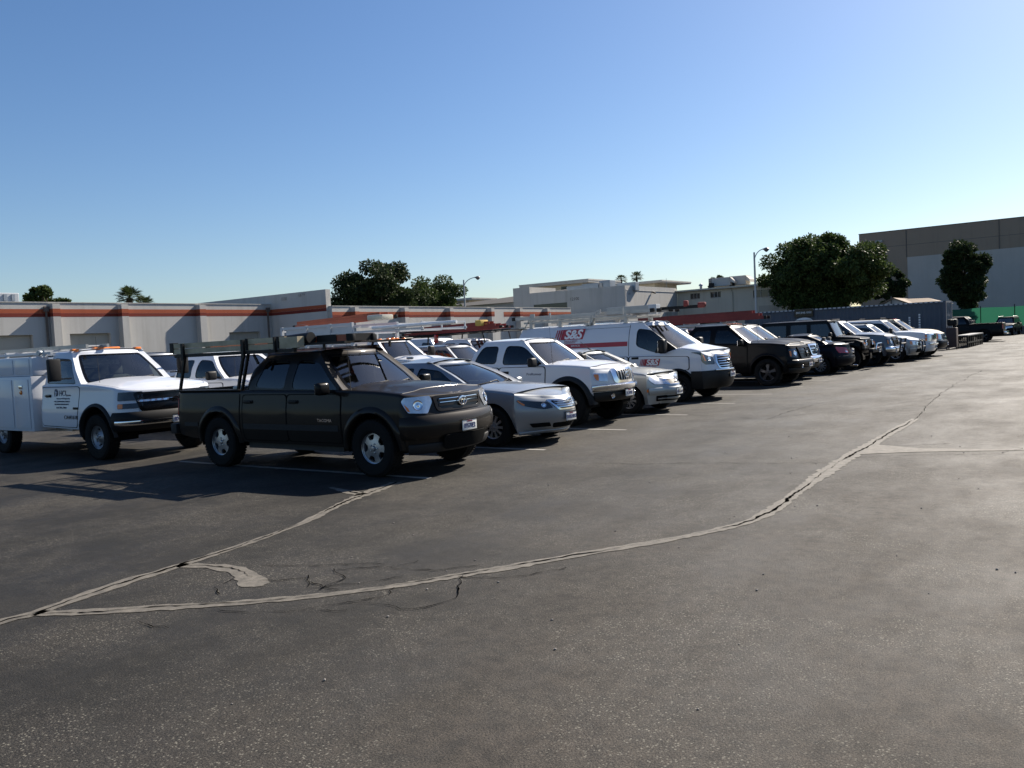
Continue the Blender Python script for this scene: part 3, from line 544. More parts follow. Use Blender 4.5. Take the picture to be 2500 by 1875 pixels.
tree('tip of leafy tree at the extreme left edge over the roof', -50, 20.2, 6.6, .8, 1.2, 5.6, 14, 240, .26, M_LEAFD, 12)
tree('small sparse tree showing beside the louvred rooftop unit', -31.6, 82, 6.6, 1.25, 1.0, 6.2, 20, 200, .30, M_LEAFD, 13)
def palm(label, x, y, h, fr, nf, m=M_LEAFP, seed=1, group=None, down=.55, hemi=-.55):
    rg = np.random.default_rng(seed); r = empty('palm_tree', (x, y, 0), 0, label, 'palm tree', group)
    MB().tube([(0, 0, 0), (.05, 0, h*.5), (0, 0, h)], [.26, .2, .19], 9).build('trunk', M_BARK, r)
    V = []; F = []
    for k in range(nf):
        az = k*2.39996+rg.random()*.4; el = math.asin(max(-1, min(1, hemi+(1-hemi)*(k+.5)/nf))); d = Vector((math.cos(az)*math.cos(el), math.sin(az)*math.cos(el), math.sin(el))); L = fr*(.75+.3*rg.random())
        st = Vector((0, 0, h)); e = st+d*L*.55; side = d.cross(Vector((0, 0, 1))); side = side.normalized() if side.length > .01 else Vector((1, 0, 0)); up = side.cross(d)
        V += [st+side*.02, st-side*.02, e-side*.02, e+side*.02]; F.append(tuple(range(len(V)-4, len(V))))
        for q in range(15):
            a = (q-7)/7*R(105); dd = d*math.cos(a)+side*math.sin(a); l = L*.5*(1-.35*abs(q-7)/7); tip = e+dd*l-Vector((0, 0, down*l*.45*(.6+.8*rg.random()))); wv = (side*math.cos(a)-d*math.sin(a))*l*.065
            mid = e+dd*l*.55; V += [e, mid+wv, tip, mid-wv]; F.append(tuple(range(len(V)-4, len(V))))
    mesh_obj('crown', V, F, m, r, smooth=False)
palm('fan palm top rising over the striped roof, taller of the pair', -50, 30.15, 5.6, 1.05, 46, seed=2, hemi=-.3); palm('lower spiky palm touching the taller fan palm over the roof', -50, 31.15, 5.2, .8, 34, seed=3, hemi=-.2)
palm('distant tall fan palm, left one of the far pair', -67.4, 130, 11.3, 1.25, 40, seed=4, group='distant palm pair'); palm('distant tall fan palm, right one of the far pair', -64.5, 130, 11.5, 1.35, 40, seed=5, group='distant palm pair')
# ------------------------------------------------------------------ vehicle construction
def tab(pts):
    """monotone cubic through (z, v) points"""
    pts = sorted(pts); X = np.array([p[0] for p in pts], float); Y = np.array([p[1] for p in pts], float)
    if len(X) == 1: return lambda z: Y[0]
    h = np.diff(X); d = np.diff(Y)/h; m = np.zeros(len(X)); m[0] = d[0]; m[-1] = d[-1]
    for i in range(1, len(X)-1):
        m[i] = 0 if d[i-1]*d[i] <= 0 else (h[i-1]+h[i])*3/((2*h[i]+h[i-1])/d[i-1]+(h[i]+2*h[i-1])/d[i])/1.0
    def f(z):
        if z <= X[0]: return Y[0]+m[0]*0
        if z >= X[-1]: return Y[-1]
        i = int(np.searchsorted(X, z))-1; i = max(0, min(i, len(h)-1)); t = (z-X[i])/h[i]
        return (2*t**3-3*t*t+1)*Y[i]+(t**3-2*t*t+t)*h[i]*m[i]+(-2*t**3+3*t*t)*Y[i+1]+(t**3-t*t)*h[i]*m[i+1]
    return f
def T(v): return tab(v) if isinstance(v, (list, tuple)) else ((lambda z: v) if isinstance(v, (int, float)) else v)
class Wrap:
    """plan outline that changes with height; a in 0..1 front face, 1..2 front corner, 2..3 side, 3..4 rear corner, 4..5 rear face"""
    def __init__(s, xf, xr, w, cf, cr, rf=.25, rr=.2, bf=.1, br=.05, off=True, bow=.0):
        s.xf, s.xr, s.w, s.cf, s.cr = T(xf), T(xr), T(w), T(cf), T(cr); s.rf, s.rr, s.bf, s.br = T(rf), T(rr), bf, br; s.off = off; s.bow = bow
    def P(s, a, z):
        sg = -1 if a < 0 else 1; a = abs(a); w = s.w(z); xf, xr = s.xf(z), s.xr(z); rf, rr = s.rf(z), s.rr(z)
        cf = xf-s.cf(z) if s.off else s.cf(z); cr = xr+s.cr(z) if s.off else s.cr(z)
        ws = w-s.bow
        if a <= 1: hw = ws-rf; x, y = xf-s.bf*a*a, a*hw
        elif a < 2:
            hw = ws-rf; t = a-1; x0, y0 = xf-s.bf, hw; cx, cy = max(cf+.005, x0-2*s.bf*rf/hw), ws
            x = (1-t)**2*x0+2*t*(1-t)*cx+t*t*cf; y = (1-t)**2*y0+2*t*(1-t)*cy+t*t*ws
        elif a <= 3: t = a-2; x, y = cf+(cr-cf)*t, ws+s.bow*4*t*(1-t)
        elif a < 4:
            hw = ws-rr; t = a-3; x1, y1 = xr+s.br, hw; cx, cy = min(cr-.005, x1+2*s.br*rr/hw), ws
            x = (1-t)**2*cr+2*t*(1-t)*cx+t*t*x1; y = (1-t)**2*ws+2*t*(1-t)*cy+t*t*y1
        else: hw = ws-rr; t = 5-a; x, y = xr+s.br*t*t, t*hw
        return x, sg*y
    def a_side(s, x, z):
        cf = s.xf(z)-s.cf(z) if s.off else s.cf(z); cr = s.xr(z)+s.cr(z) if s.off else s.cr(z)
        return 2+(cf-x)/(cf-cr)
    def a_front(s, y, z): return y/(s.w(z)-s.bow-s.rf(z))
    def a_rear(s, y, z): return math.copysign(5-abs(y)/(s.w(z)-s.bow-s.rr(z)), y)
    def V(s, a, z): x, y = s.P(a, z); return Vector((x, y, z))
    def N(s, a, z):
        e = .004; ta = s.V(a+e, z)-s.V(a-e, z); tz = s.V(a, z+e)-s.V(a, z-e)
        n = ta.cross(tz); n = n.normalized() if n.length > 1e-9 else Vector((1, 0, 0)); return n
def pip(P, poly):
    P = np.asarray(P); x, y = P[:, 0], P[:, 1]; r = np.zeros(len(P), bool); n = len(poly); j = n-1
    for i in range(n):
        xi, yi = poly[i]; xj, yj = poly[j]
        c = ((yi > y) != (yj > y)); 
        with np.errstate(divide='ignore', invalid='ignore'): r ^= c & (x < (xj-xi)*(y-yi)/((yj-yi) if yj != yi else 1e-12)+xi)
        j = i
    return r
def rpoly(pts, r=.05, n=5):
    """polygon with rounded corners"""
    out = []; N = len(pts)
    for i in range(N):
        p = Vector(pts[i][:2]); a = Vector(pts[i-1][:2]); b = Vector(pts[(i+1) % N][:2]); rr = pts[i][2] if len(pts[i]) > 2 else r
        la, lb = (a-p).length, (b-p).length; k = min(rr, la*.45, lb*.45); s = p+(a-p)*(k/la); e = p+(b-p)*(k/lb)
        for t in np.linspace(0, 1, n): out.append(tuple((1-t)**2*s+2*t*(1-t)*p+t*t*e))
    return out
def subdiv(poly, step):
    out = []
    for i in range(len(poly)):
        a, b = Vector(poly[i]), Vector(poly[(i+1) % len(poly)]); n = max(1, int(math.ceil((b-a).length/step)))
        for k in range(n): out.append(tuple(a+(b-a)*(k/n)))
    return out
def inset(poly, d):
    xs = [p[0] for p in poly]; ys = [p[1] for p in poly]; cx, cy = (min(xs)+max(xs))/2, (min(ys)+max(ys))/2; hx, hy = (max(xs)-min(xs))/2, (max(ys)-min(ys))/2
    return [(cx+(x-cx)*(1-d/hx), cy+(y-cy)*(1-d/hy)) for x, y in poly]
def cdt(outer, holes, gx, gy):
    """triangulate outer minus holes with inner points on a gx*gy grid"""
    loops = [outer]+list(holes); pts = []; edges = []
    for L in loops:
        n0 = len(pts); pts += [Vector(p) for p in L]; edges += [(n0+i, n0+(i+1) % len(L)) for i in range(len(L))]
    xs = [p[0] for p in outer]; ys = [p[1] for p in outer]
    nx = max(1, int((max(xs)-min(xs))/gx)); ny = max(1, int((max(ys)-min(ys))/gy))
    G = np.array([(min(xs)+(max(xs)-min(xs))*(i+.5*(j % 2))/nx, min(ys)+(max(ys)-min(ys))*j/ny) for i in range(nx+1) for j in range(1, ny)]).reshape(-1, 2)
    if len(G):
        k = pip(G, outer)
        for h in holes: k &= ~pip(G, h)
        B = np.array([tuple(p) for p in pts]); G = G[k]
        if len(G):
            d = np.min(((G[:, None, :]-B[None])/np.array([gx, gy]))**2 @ np.ones(2), axis=1); G = G[d > .16]
            pts += [Vector(p) for p in G]
    v, e, f, *_ = delaunay_2d_cdt(pts, edges, [], 0, 1e-7)
    v = np.array([tuple(p) for p in v]); f = [t for t in f if len(t) == 3]
    if not f: return v, f
    C = np.array([v[list(t)].mean(axis=0) for t in f]); k = pip(C, outer)
    for h in holes: k &= ~pip(C, h)
    return v, [t for t, q in zip(f, k) if q]
UW = np.array([.75, .30, 2.2, .30, .75]); UC = np.concatenate([[0], np.cumsum(UW)])
def ua(a): s = -1 if a < 0 else 1; return s*float(np.interp(abs(a), np.arange(6), UC))
def au(u): s = -1 if u < 0 else 1; return s*float(np.interp(abs(u), UC, np.arange(6)))
def patch_geo(wr, poly, off, skirt=.02, g=.12, holes=(), step=.05, clampz=None):
    """poly in (a, z); returns verts, faces lying `off` proud of the wrap"""
    up = subdiv([(ua(a), z) for a, z in poly], step); uh = [subdiv([(ua(a), z) for a, z in h], step) for h in holes]
    v, f = cdt(up, uh, g, g); V = []
    for u, z in v: a = au(u); V.append(wr.V(a, z)+wr.N(a, z)*off)
    F = []
    for t in f:
        A, B, C_ = [V[i] for i in t]; n = (B-A).cross(C_-A); a = au(v[t[0]][0]); w = wr.N(a, v[t[0]][1]); F.append(t if n.dot(w) > 0 else t[::-1])
    if skirt > 0:
        for L in [up]+uh:
            n0 = len(V)
            for u, z in L: a = au(u); p = wr.V(a, z); q = wr.N(a, z); V += [p+q*off, p+q*(off-skirt)]
            m = len(L); F += [(n0+2*i, n0+2*i+1, n0+2*((i+1) % m)+1, n0+2*((i+1) % m)) for i in range(m)]
    return V, F
def patch(name, wr, poly, m, parent, off=.004, skirt=.02, g=.085, holes=(), angle=35, mirror=False, step=.05):
    V, F = patch_geo(wr, poly, off, skirt, g, holes, step); res = [mesh_obj(name, V, F, m, parent, True, angle)]
    if mirror: res.append(mesh_obj(name, [(x, -y, z) for x, y, z in V], [f[::-1] for f in F], m, parent, True, angle))
    return res
def sidepoly(wr, pts, r=.04, step=.06, sg=-1, n=5):
    return [(sg*wr.a_side(x, z), z) for x, z in subdiv(rpoly(pts, r, n), step)]
def frontpoly(wr, pts, r=.03, step=.06, n=5):
    return [(wr.a_front(y, z), z) for y, z in subdiv(rpoly(pts, r, n), step)]
def arch_poly(x, z, R0, R1, a0=0, a1=180, n=22):
    return [(x+R1*math.cos(R(t)), z+R1*math.sin(R(t))) for t in np.linspace(a0, a1, n)]+[(x+R0*math.cos(R(t)), z+R0*math.sin(R(t))) for t in np.linspace(a1, a0, n)]
RIMC = {}
def wheel(parent, x, y, r, w, rr, style='five', m=None, side=-1, hub=None, spin=0.0):
    """side: -1 the outer face looks towards -y"""
    wh = empty('wheel', (x, y, r)); wh.parent = parent; wh.rotation_euler = (0, spin, 0)
    key = (r, w, rr, style, side, m.name)
    if key in RIMC:
        for o in RIMC[key]: c = o.copy(); COL.objects.link(c); c.parent = wh
        return wh
    s = side; h = w/2
    prof = [(rr*.96, -h*.75), (rr+.012, -h*.9), (rr+.04, -h), (r-.035, -h*.98), (r-.008, -h*.8), (r, -h*.5)]
    prof = prof+[(r, 0)]+[(a, -b) for a, b in prof[::-1]]; mb = MB(); mb.lathe(prof, (0, 0, 0), 'Y', 40)
    n = 52
    for k in range(n):      # tread blocks
        t = 2*math.pi*k/n
        for q in (-.62, 0, .62):
            tt = t+(.06 if q == 0 else 0); mb.box((r*math.cos(tt), q*h, r*math.sin(tt)), (.008, h*.5, r*.075), rot=Matrix.Rotation(-tt, 3, 'Y'))
    tyre = mb.build('tyre', M_RUBBER, wh, angle=30)
    # rim: outer lip, barrel, pierced disc
    yo = -h*.78 if s < 0 else h*.78; inn = 1 if s < 0 else -1; mb = MB()
    mb.lathe([(rr-.012, yo+inn*.012), (rr+.008, yo-inn*.004), (rr+.006, yo+inn*.02), (rr-.018, yo+inn*.03), (rr-.03, yo+inn*.15)], (0, 0, 0), 'Y', 40)
    holes = []; N, r1, r2, fr, dish = {'five': (5, .55, .87, .56, .015), 'spoke5': (5, .30, .93, .66, .03), 'star5': (5, .26, .95, .74, .01), 'steel8': (8, .60, .80, .42, .06), 'multi': (10, .42, .90, .58, .01), 'six': (6, .34, .92, .62, .02)}[style]
    for k in range(N):
        c = 2*math.pi*k/N+math.pi/2; w2 = math.pi/N*fr; w1 = w2*(.8 if style in ('five', 'steel8') else .62)
        q = [(r1*rr*math.cos(c-w1), r1*rr*math.sin(c-w1)), (r2*rr*math.cos(c-w2), r2*rr*math.sin(c-w2)), (r2*rr*math.cos(c), r2*rr*math.sin(c)), (r2*rr*math.cos(c+w2), r2*rr*math.sin(c+w2)), (r1*rr*math.cos(c+w1), r1*rr*math.sin(c+w1))]
        holes.append(rpoly(q, rr*.09, 4))
    circ = [((rr-.016)*math.cos(t), (rr-.016)*math.sin(t)) for t in np.linspace(0, 2*math.pi, 48, endpoint=False)]
    v, f = cdt(circ, holes, rr*.16, rr*.16); V = []
    def dz(p): q = math.hypot(*p)/rr; return yo+inn*(.018+dish*(math.cos(min(1, q/.9)*math.pi)*-.5+.5)*1.0 if style != 'steel8' else .09-.07*max(0, (q-.62)/.38) if q > .62 else .09*(q/.62)**2+0.0)
    V = [(p[0], dz(p), p[1]) for p in v]; F = [t if ((V[t[1]][0]-V[t[0]][0])*(V[t[2]][2]-V[t[0]][2])-(V[t[1]][2]-V[t[0]][2])*(V[t[2]][0]-V[t[0]][0]) > 0) == (s < 0) else t[::-1] for t in f]
    mb.add(V, F)
    for hp in holes:
        L = len(hp); V = [(p[0], dz(p), p[1]) for p in hp]+[(p[0]*.97, dz(p)+inn*.035, p[1]*.97) for p in hp]; mb.add(V, [(i, (i+1) % L, L+(i+1) % L, L+i) for i in range(L)])
    mb.lathe([(.001, dz((0, 0))-inn*.022), (rr*.13, dz((0, 0))-inn*.02), (rr*.17, dz((0, 0))-inn*.006), (rr*.18, dz((0, 0))+inn*.02)], (0, 0, 0), 'Y', 20)
    for k in range(5 if N == 5 else 6):
        c = 2*math.pi*(k+.5)/(5 if N == 5 else 6)+math.pi/2; mb.lathe([(.001, dz((0, 0))-inn*.012), (.011, dz((0, 0))-inn*.01), (.012, dz((0, 0))+inn*.01)], (rr*.28*math.cos(c), 0, rr*.28*math.sin(c)), 'Y', 8)
    rim = mb.build('rim', m or M_ALLOY, wh, angle=28)
    br = MB().lathe([(.001, yo+inn*.085), (rr*.86, yo+inn*.085), (rr*.9, yo+inn*.10)], (0, 0, 0), 'Y', 28).build('brake_disc', M_UNDER, wh)
    RIMC[key] = [tyre, rim, br]; return wh
def seat(parent, x, y, z, m, w=.50, hr=True):
    mb = MB(); mb.box((x, y, z+.08), (.5, w, .16), bev=.05); mb.box((x-.28, y, z+.40), (.14, w*.92, .66), bev=.05, rot=Matrix.Rotation(R(-14), 3, 'Y'))
    if hr: mb.box((x-.40, y, z+.83), (.10, .26, .20), bev=.04, rot=Matrix.Rotation(R(-10), 3, 'Y'))
    return mb.build('seat', m, parent)

class Car:
    def __init__(s, name, label, cat, X, Y, rz, S, group=None):
        s.S = S; s.r = empty(name, (X, Y, 0), R(rz), label, cat, group); s.p = S['paint']; s.doors = {}
        s.body(); s.green(); s.wheels(); s.inside()
    # lower body -------------------------------------------------------------
    def body(s):
        S = s.S; W = S['W']/2; sec = S.get('sec', [(.2, .90), (.45, .965), (.65, 1.0), (.85, .995), (1.0, .975), (1.2, .95)])
        s.wb = wr = Wrap(S['xf'], S['xr'], [(z, W*k) for z, k in sec], S['cf'], S['cr'], S.get('rf', .3), S.get('rr', .2), S.get('bf', .12), S.get('br', .04), off=False, bow=S.get('bow', .015))
        ztop, zbot = T(S['ztop']), T(S['zbot']); cab0, cab1 = S['cabin']; bed = S.get('bed'); cf, cr = S['cf'], S['cr']
        A = S['arches']; xs = set(np.linspace(cf, cr, 46))
        for (ax, az, ar) in A:
            zb = zbot(ax); half = math.sqrt(max(.01, ar*ar-(az-zb)**2)) if zb < az else ar
            for t in np.linspace(0, math.pi, 19): xs.add(ax+half*math.cos(t))
            xs |= {ax+half+.0006, ax-half-.0006}
        for x in (cab0, cab1)+(tuple(bed) if bed else ()): xs |= {x, x+.0008}
        xs = sorted([x for x in xs if cr <= x <= cf], reverse=True)
        av = list(np.linspace(0, 1, 11)[:-1])+list(np.linspace(1, 2, 12)[:-1])+[2+(cf-x)/(cf-cr) for x in xs]+list(np.linspace(3, 4, 7)[1:])+list(np.linspace(4, 5, 7)[1:])
        def zlow(x):
            z = zbot(x)
            for (ax, az, ar) in A:
                d = ar*ar-(x-ax)**2
                if d > 0: z = max(z, az+math.sqrt(d))
            return z
        TS = [0, .03, .08, .15, .22, .3, .38, .46, .54, .62, .7, .77, .84, .9, .95, .98, 1.0]; RI = S.get('R', .07); H = S.get('H', .05); cr_ = S.get('crown', .05); ridge = S.get('ridge', 0)
        V = []; cols = []; xe = []
        for a in av:
            x0 = wr.P(a, .7)[0]; zt = ztop(x0); zl = zlow(x0); c = []
            if zl > zt-.03: zl = zt-.03
            for t in TS: z = zl+(zt-zl)*t; x, y = wr.P(a, z); c.append((x, y, z))
            n = wr.N(a, zt); n.z = 0; n.normalize(); x, y, _ = c[-1]
            dl = min(RI, max(y, 0)*.8+.001) if a > 1 and a < 4 else RI
            for q in (.08, .3, .6, 1.0): c.append((x-n.x*RI*q, max(0, y-n.y*RI*q), zt+H*math.sqrt(max(0, 1-(1-q)**2))))
            ex, ey = c[-1][0], c[-1][1]
            for k, q in enumerate((.012, .15, .3, .45, .6, .75, .88, 1.0)):
                e = 1-q; fx = min(1, max(0, (wr.xf(zt)-ex-.02)/.55)); fx = fx*fx*(3-2*fx); fr_ = min(1, max(0, (ex-wr.xr(zt))/.5)); zz = zt+H+cr_*(1-e*e)*min(1, max(0, (ey)/.3))*fx*fr_
                if ridge and x0 > cab1: zz += ridge*(1/(1+math.exp((e-.66)*30)))*min(1, max(0, (wr.xf(zt)-ex)/.25))
                c.append((ex, ey*e, zz))
            cols.append(c); xe.append(x0)
        nr = len(cols[0]); nT = len(TS); body = []; hood = []; deck = []
        for c in cols: V += c
        for i in range(len(cols)-1):
            xm = (xe[i]+xe[i+1])/2; incab = cab0 < xm < cab1; inbed = bed and bed[0] < xm < bed[1]
            for j in range(nr-1):
                f = (i*nr+j, i*nr+j+1, (i+1)*nr+j+1, (i+1)*nr+j)[::-1]
                if j < nT+3: body.append(f); continue
                if j == nT+3:      # shut line
                    if xm < cab1 and not incab and not inbed: body.append(f)
                    continue
                if incab or inbed: continue
                (hood if xm >= cab1 else deck).append(f)
        VV = V+[(x, -y, z) for x, y, z in V]; N = len(V); mir = lambda FF: FF+[tuple(q+N for q in f[::-1]) for f in FF]
        def used(F):
            ids = sorted({q for f in F for q in f}); mp = {q: k for k, q in enumerate(ids)}; return [VV[q] for q in ids], [tuple(mp[q] for q in f) for f in F]
        v, f = used(mir(body+deck)); s.body_o = mesh_obj('body', v, f, s.S.get('lower', s.p), s.r, True, S.get('angle', 34), merge=.0003)
        if hood: v, f = used(mir(hood)); s.hood = mesh_obj('hood', v, f, s.p, s.r, True, 40, merge=.0003)
        s.ztop, s.zbot = ztop, zbot
        # underbody and wheel housings
        mb = MB(); zs = min(zbot(x) for x in np.linspace(cr, cf, 12)); g = .12
        a_f = sorted(A, key=lambda q: -q[0]); x_ = cf-.03
        for (ax, az, ar) in a_f:
            if x_ > ax+ar+.03: mb.bx(ax+ar+.01, x_, -W*.84, W*.84, zs+.04, zs+g+.12)
            x_ = ax-ar-.01
        mb.bx(cr-.05, x_, -W*.84, W*.84, zs+.04, zs+g+.12); mb.bx(cr-.05, cf+.1, -W*.5, W*.5, zs-.02, zs+.3)
        for (ax, az, ar) in A:
            for sg in (-1, 1):
                V2 = []; n = 17
                for t in np.linspace(-8, 188, n):
                    for yy in (W*.955, W*.52): V2.append((ax+ar*1.005*math.cos(R(t)), sg*yy, az+ar*1.005*math.sin(R(t))))
                mb.add(V2, [(2*i, 2*i+1, 2*i+3, 2*i+2) for i in range(n-1)])
                V2 = [(ax+ar*math.cos(R(t)), sg*W*.52, az+ar*math.sin(R(t))) for t in np.linspace(-8, 188, n)]; mb.add(V2, [tuple(range(n))])
            mb.tube([(ax, -W*.8, az), (ax, W*.8, az)], .06, 8)
        if S.get('exhaust', True): mb.tube([(cr+.1, -W*.3, zs+.02), (cr-.12, -W*.45, zs+.0)], .035, 8)
        mb.build('underbody', M_UNDER, s.r, smooth=False)
        if bed:
            b0, b1 = bed; mb = MB(); zf = S.get('bedfloor', .62); yi = W*.80; zr = ztop((b0+b1)/2)
            mb.bx(b0, b1, -yi, yi, zf-.04, zf); mb.bx(b0, b1, -yi-.03, -yi, zf, zr+H-.01); mb.bx(b0, b1, yi, yi+.03, zf, zr+H-.01); mb.bx(b0-.02, b0+.02, -yi, yi, zf, zr+H-.01); mb.bx(b1-.03, b1, -yi, yi, zf, zr+H-.01)
            for sg in (-1, 1): mb.bx(b0+.02, b1, sg*(W*.985-.01), sg*yi, zr+H-.006, zr+H+.012, bev=.004)
            mb.build('bed_liner', M_BLACK, s.r)
    # greenhouse ---------------------------------------------------------------
    def green(s):
        S = s.S; G = S['G']; zb, zt = G['zb'], G['zt']
        s.wg = wr = Wrap(G['xf'], G['xr'], G['w'], G.get('cf', .10), G.get('cr', .10), G.get('rf', .09), G.get('rr', .09), G.get('bf', .12), G.get('br', .05), off=True, bow=G.get('bow', .02))
        outer = [(0, zb)]+[(a, zb) for a in (1, 2, 3, 4)]+[(5, zb), (5, zt), (4, zt), (3, zt), (2, zt), (1, zt), (0, zt)]
        cut = []; panes = []
        if 'ws' in G:
            z0_, z1_, am = G['ws']; lo = z0_; P = rpoly([(-am, lo), (am, lo), (am, z1_), (-am, z1_)], .08, 4); cut.append(('ws', [(0, lo)]+[(a, z) for a, z in P if a > 0]+[(0, z1_)])); s.wsP = P
        if G.get('rw'):
            z0_, z1_, am = G['rw']; am = 5-am; P = rpoly([(am, z0_), (am, z1_), (5.6, z1_), (5.6, z0_)], .07, 4); cut.append(('rw', [(5, z1_)]+[(5, z0_)]+[(a, z) for a, z in P[::-1] if a < 5][::-1]))
        win = []
        for (nm, pts, rr_) in G.get('win', []):
            poly = sidepoly(wr, pts, rr_, .06, 1); win.append((nm, poly)); cut.append(('w', poly))
        uo = subdiv([(ua(a), z) for a, z in outer], .045); uh = []
        for k, poly in cut:
            q = [(ua(a), z) for a, z in poly]
            q = [p for i, p in enumerate(q) if (Vector(p)-Vector(q[i-1])).length > 1e-5]; uh.append(subdiv(q, .06))
        v, f = cdt(uo, uh, .11, .09); V = []
        for u, z in v: V.append(wr.V(min(5, max(0, au(u))), z))
        F = []
        for t in f:
            A, B, C_ = [V[i] for i in t]; n = (B-A).cross(C_-A); F.append(t if n.dot(wr.N(au(v[t[0]][0]), v[t[0]][1])) > 0 else t[::-1])
        # roof
        rH = G.get('roofH', .05); rc = G.get('crown', .04); RI = G.get('R', .10); nV = len(V); av = np.concatenate([np.linspace(0, 1, 12)[:-1], np.linspace(1, 2, 9)[:-1], np.linspace(2, 3, 26)[:-1], np.linspace(3, 4, 9)[:-1], np.linspace(4, 5, 12)])
        xF, xR = wr.xf(zt), wr.xr(zt); cols = []
        for a in av:
            x, y = wr.P(a, zt); n = wr.N(a, zt); n.z = 0; n.normalize(); c = [(x, y, zt)]
            for q in (.1, .3, .6, 1): c.append((x-n.x*RI*q, max(0, y-n.y*RI*q), zt+rH*math.sqrt(1-(1-q)**2)))
            ex, ey, _ = c[-1]
            for q in (.2, .4, .6, .8, 1): e = 1-q; xi = (ex-xR)/(xF-xR); c.append((ex, ey*e, zt+rH+rc*max(0, 4*xi*(1-xi))**.7*(1-.6*e*e)*min(1, .25+1.2*(1-e))))
            cols.append(c)
        nr = len(cols[0])
        RV = [p for c in cols for p in c]; RF = [(i*nr+j, i*nr+j+1, (i+1)*nr+j+1, (i+1)*nr+j)[::-1] for i in range(len(cols)-1) for j in range(nr-1)]
        N = len(V); V2 = V+[Vector((p.x, -p.y, p.z)) for p in V]; F2 = list(F)+[tuple(q+N for q in t[::-1]) for t in F]
        s.cab = mesh_obj('cabin_frame', V2, F2, G.get('frame', s.p), s.r, True, 40, merge=.0005)
        N = len(RV); mesh_obj('roof', RV+[(x, -y, z) for x, y, z in RV], RF+[tuple(q+N for q in t[::-1]) for t in RF], G.get('roofpaint', s.p), s.r, True, 45, merge=.0004)
        s.rooftop = lambda x: zt+rH+rc*max(0, 4*((x-xR)/(xF-xR))*(1-(x-xR)/(xF-xR)))**.7
        gw, gs = G.get('glass', (M_GLASS, M_TINT))
        def fix(P, c):   # close symmetric front/rear pane
            return P
        if 'ws' in G:
            w_ = patch('windshield', wr, s.wsP, gw, s.r, -.006, 0, .14)[0]
            fr = patch('windshield_seal', wr, s.wsP, M_GLOSSB, w_, .0015, .012, .2, holes=[[(a*.955, z0_) for a, z0_ in inset(s.wsP, .022)]])
        if G.get('rw'):
            z0_, z1_, am = G['rw']; P = rpoly([(-am, z0_), (am, z0_), (am, z1_), (-am, z1_)], .07, 4); wr2 = RearView(wr)
            w_ = patch('rear_window', wr2, P, gs if G.get('rwtint', True) else gw, s.r, -.006, 0, .14)[0]; patch('window_seal', wr2, P, M_GLOSSB, w_, .0015, .012, .2, holes=[[(a*.97, z0_) for a, z0_ in inset(P, .02)]])
        # doors (both sides) with their windows
        dm = s.S.get('doors', []); B = s.wb
        for sg in (-1, 1):
            for (nm, pts, hx) in dm:
                poly = sidepoly(B, pts, .07, .06, sg)
                d = patch('door', B, poly, s.S.get('doorpaint', s.p), s.r, .005, .008, .085)[0]
                big = [(a+(.006 if abs(a) > abs(sum(p[0] for p in poly)/len(poly)) else -.006)*sg*.8, z+(.012 if z > sum(p[1] for p in poly)/len(poly) else -.012)) for a, z in poly]
                patch('door_gap', B, big, M_UNDER, d, .0022, .004, .3, holes=[inset2(poly, .03)])
                s.doors[(nm, sg)] = d
                if hx: s.handle(d, hx[0], hx[1], sg, hx[2] if len(hx) > 2 else M_BLACK)
            for (nm, poly) in win:
                par = s.doors.get((nm, sg), s.cab); poly2 = [(a*sg, z) for a, z in poly]
                g_ = patch('window', wr, poly2, (G.get('frontglass', M_MID) if nm == 'front' else gs), par, -.006, 0, .14)[0]
                if par is not s.cab: patch('window_seal', wr, poly2, M_GLOSSB, par, .0015, .012, .2, holes=[inset2(poly2, .018)])
                else: patch('window_seal', wr, poly2, M_GLOSSB, par, .0015, .012, .2, holes=[inset2(poly2, .018)])
    def handle(s, par, x, z, sg, m):
        B = s.wb; a = sg*B.a_side(x, z); p = B.V(a, z); n = B.N(a, z); mb = MB()
        mb.box(p+n*.006, (.20, .012, .055), bev=.005); mb.box(p+n*.030, (.17, .018, .028), bev=.006); mb.build('handle', m, par)
    def wheels(s):
        S = s.S; r, w, rr, st, m = S['wheel']; t = S['track']/2
        for (ax, az, ar) in S['arches']:
            for sg in (-1, 1): wheel(s.r, ax, sg*(t), r, w, rr, st, m, sg, spin=random.random()*6)
    def inside(s):
        S = s.S; G = S['G']; W = S['W']/2; zb = G['zb']; I = S.get('I', {}); m = I.get('mat', M_SEAT); c0, c1 = S['cabin']; zs = I.get('z', zb-.62)
        mb = MB(); zf = zs-.12; mb.bx(c0+.02, c1-.1, -W*.86, W*.86, zf-.05, zf); mb.bx(c0+.02, c0+.05, -W*.86, W*.86, zf, zb+.1)
        for sg in (-1, 1): mb.bx(c0+.05, c1-.1, sg*W*.84, sg*W*.86, zf, zb)
        dx = wr_x = s.wg.xf(zb+.03); mb.add([(dx-.04, -W*.84, zb-.02), (dx-.04, W*.84, zb-.02), (dx-.48, W*.84, zb+.0), (dx-.48, -W*.84, zb+.0), (dx-.58, W*.84, zb-.30), (dx-.58, -W*.84, zb-.30)], [(0, 1, 2, 3), (3, 2, 4, 5)])
        mb.box((dx-.40, W*.42, zb+.0), (.22, .4, .10), bev=.03); mb.build('dashboard', M_INT, s.r)
        for x in I.get('rows', []):
            for sg in (-1, 1): seat(s.r, x, sg*W*.42, zs, m)
        mb = MB(); c = Vector((dx-.70, W*.42, zb-.02)); P = [c+Vector((.10*math.sin(t)*-.45, .185*math.cos(t), .185*math.sin(t)*.9)) for t in np.linspace(0, 2*math.pi, 25)]; mb.tube(P, .014, 6); mb.tube([c+Vector((0, -.18, 0)), c+Vector((0, .18, 0))], .016, 6); mb.tube([c, c+Vector((.25, 0, -.12))], .03, 6); mb.build('steering_wheel', M_BLACK, s.r)
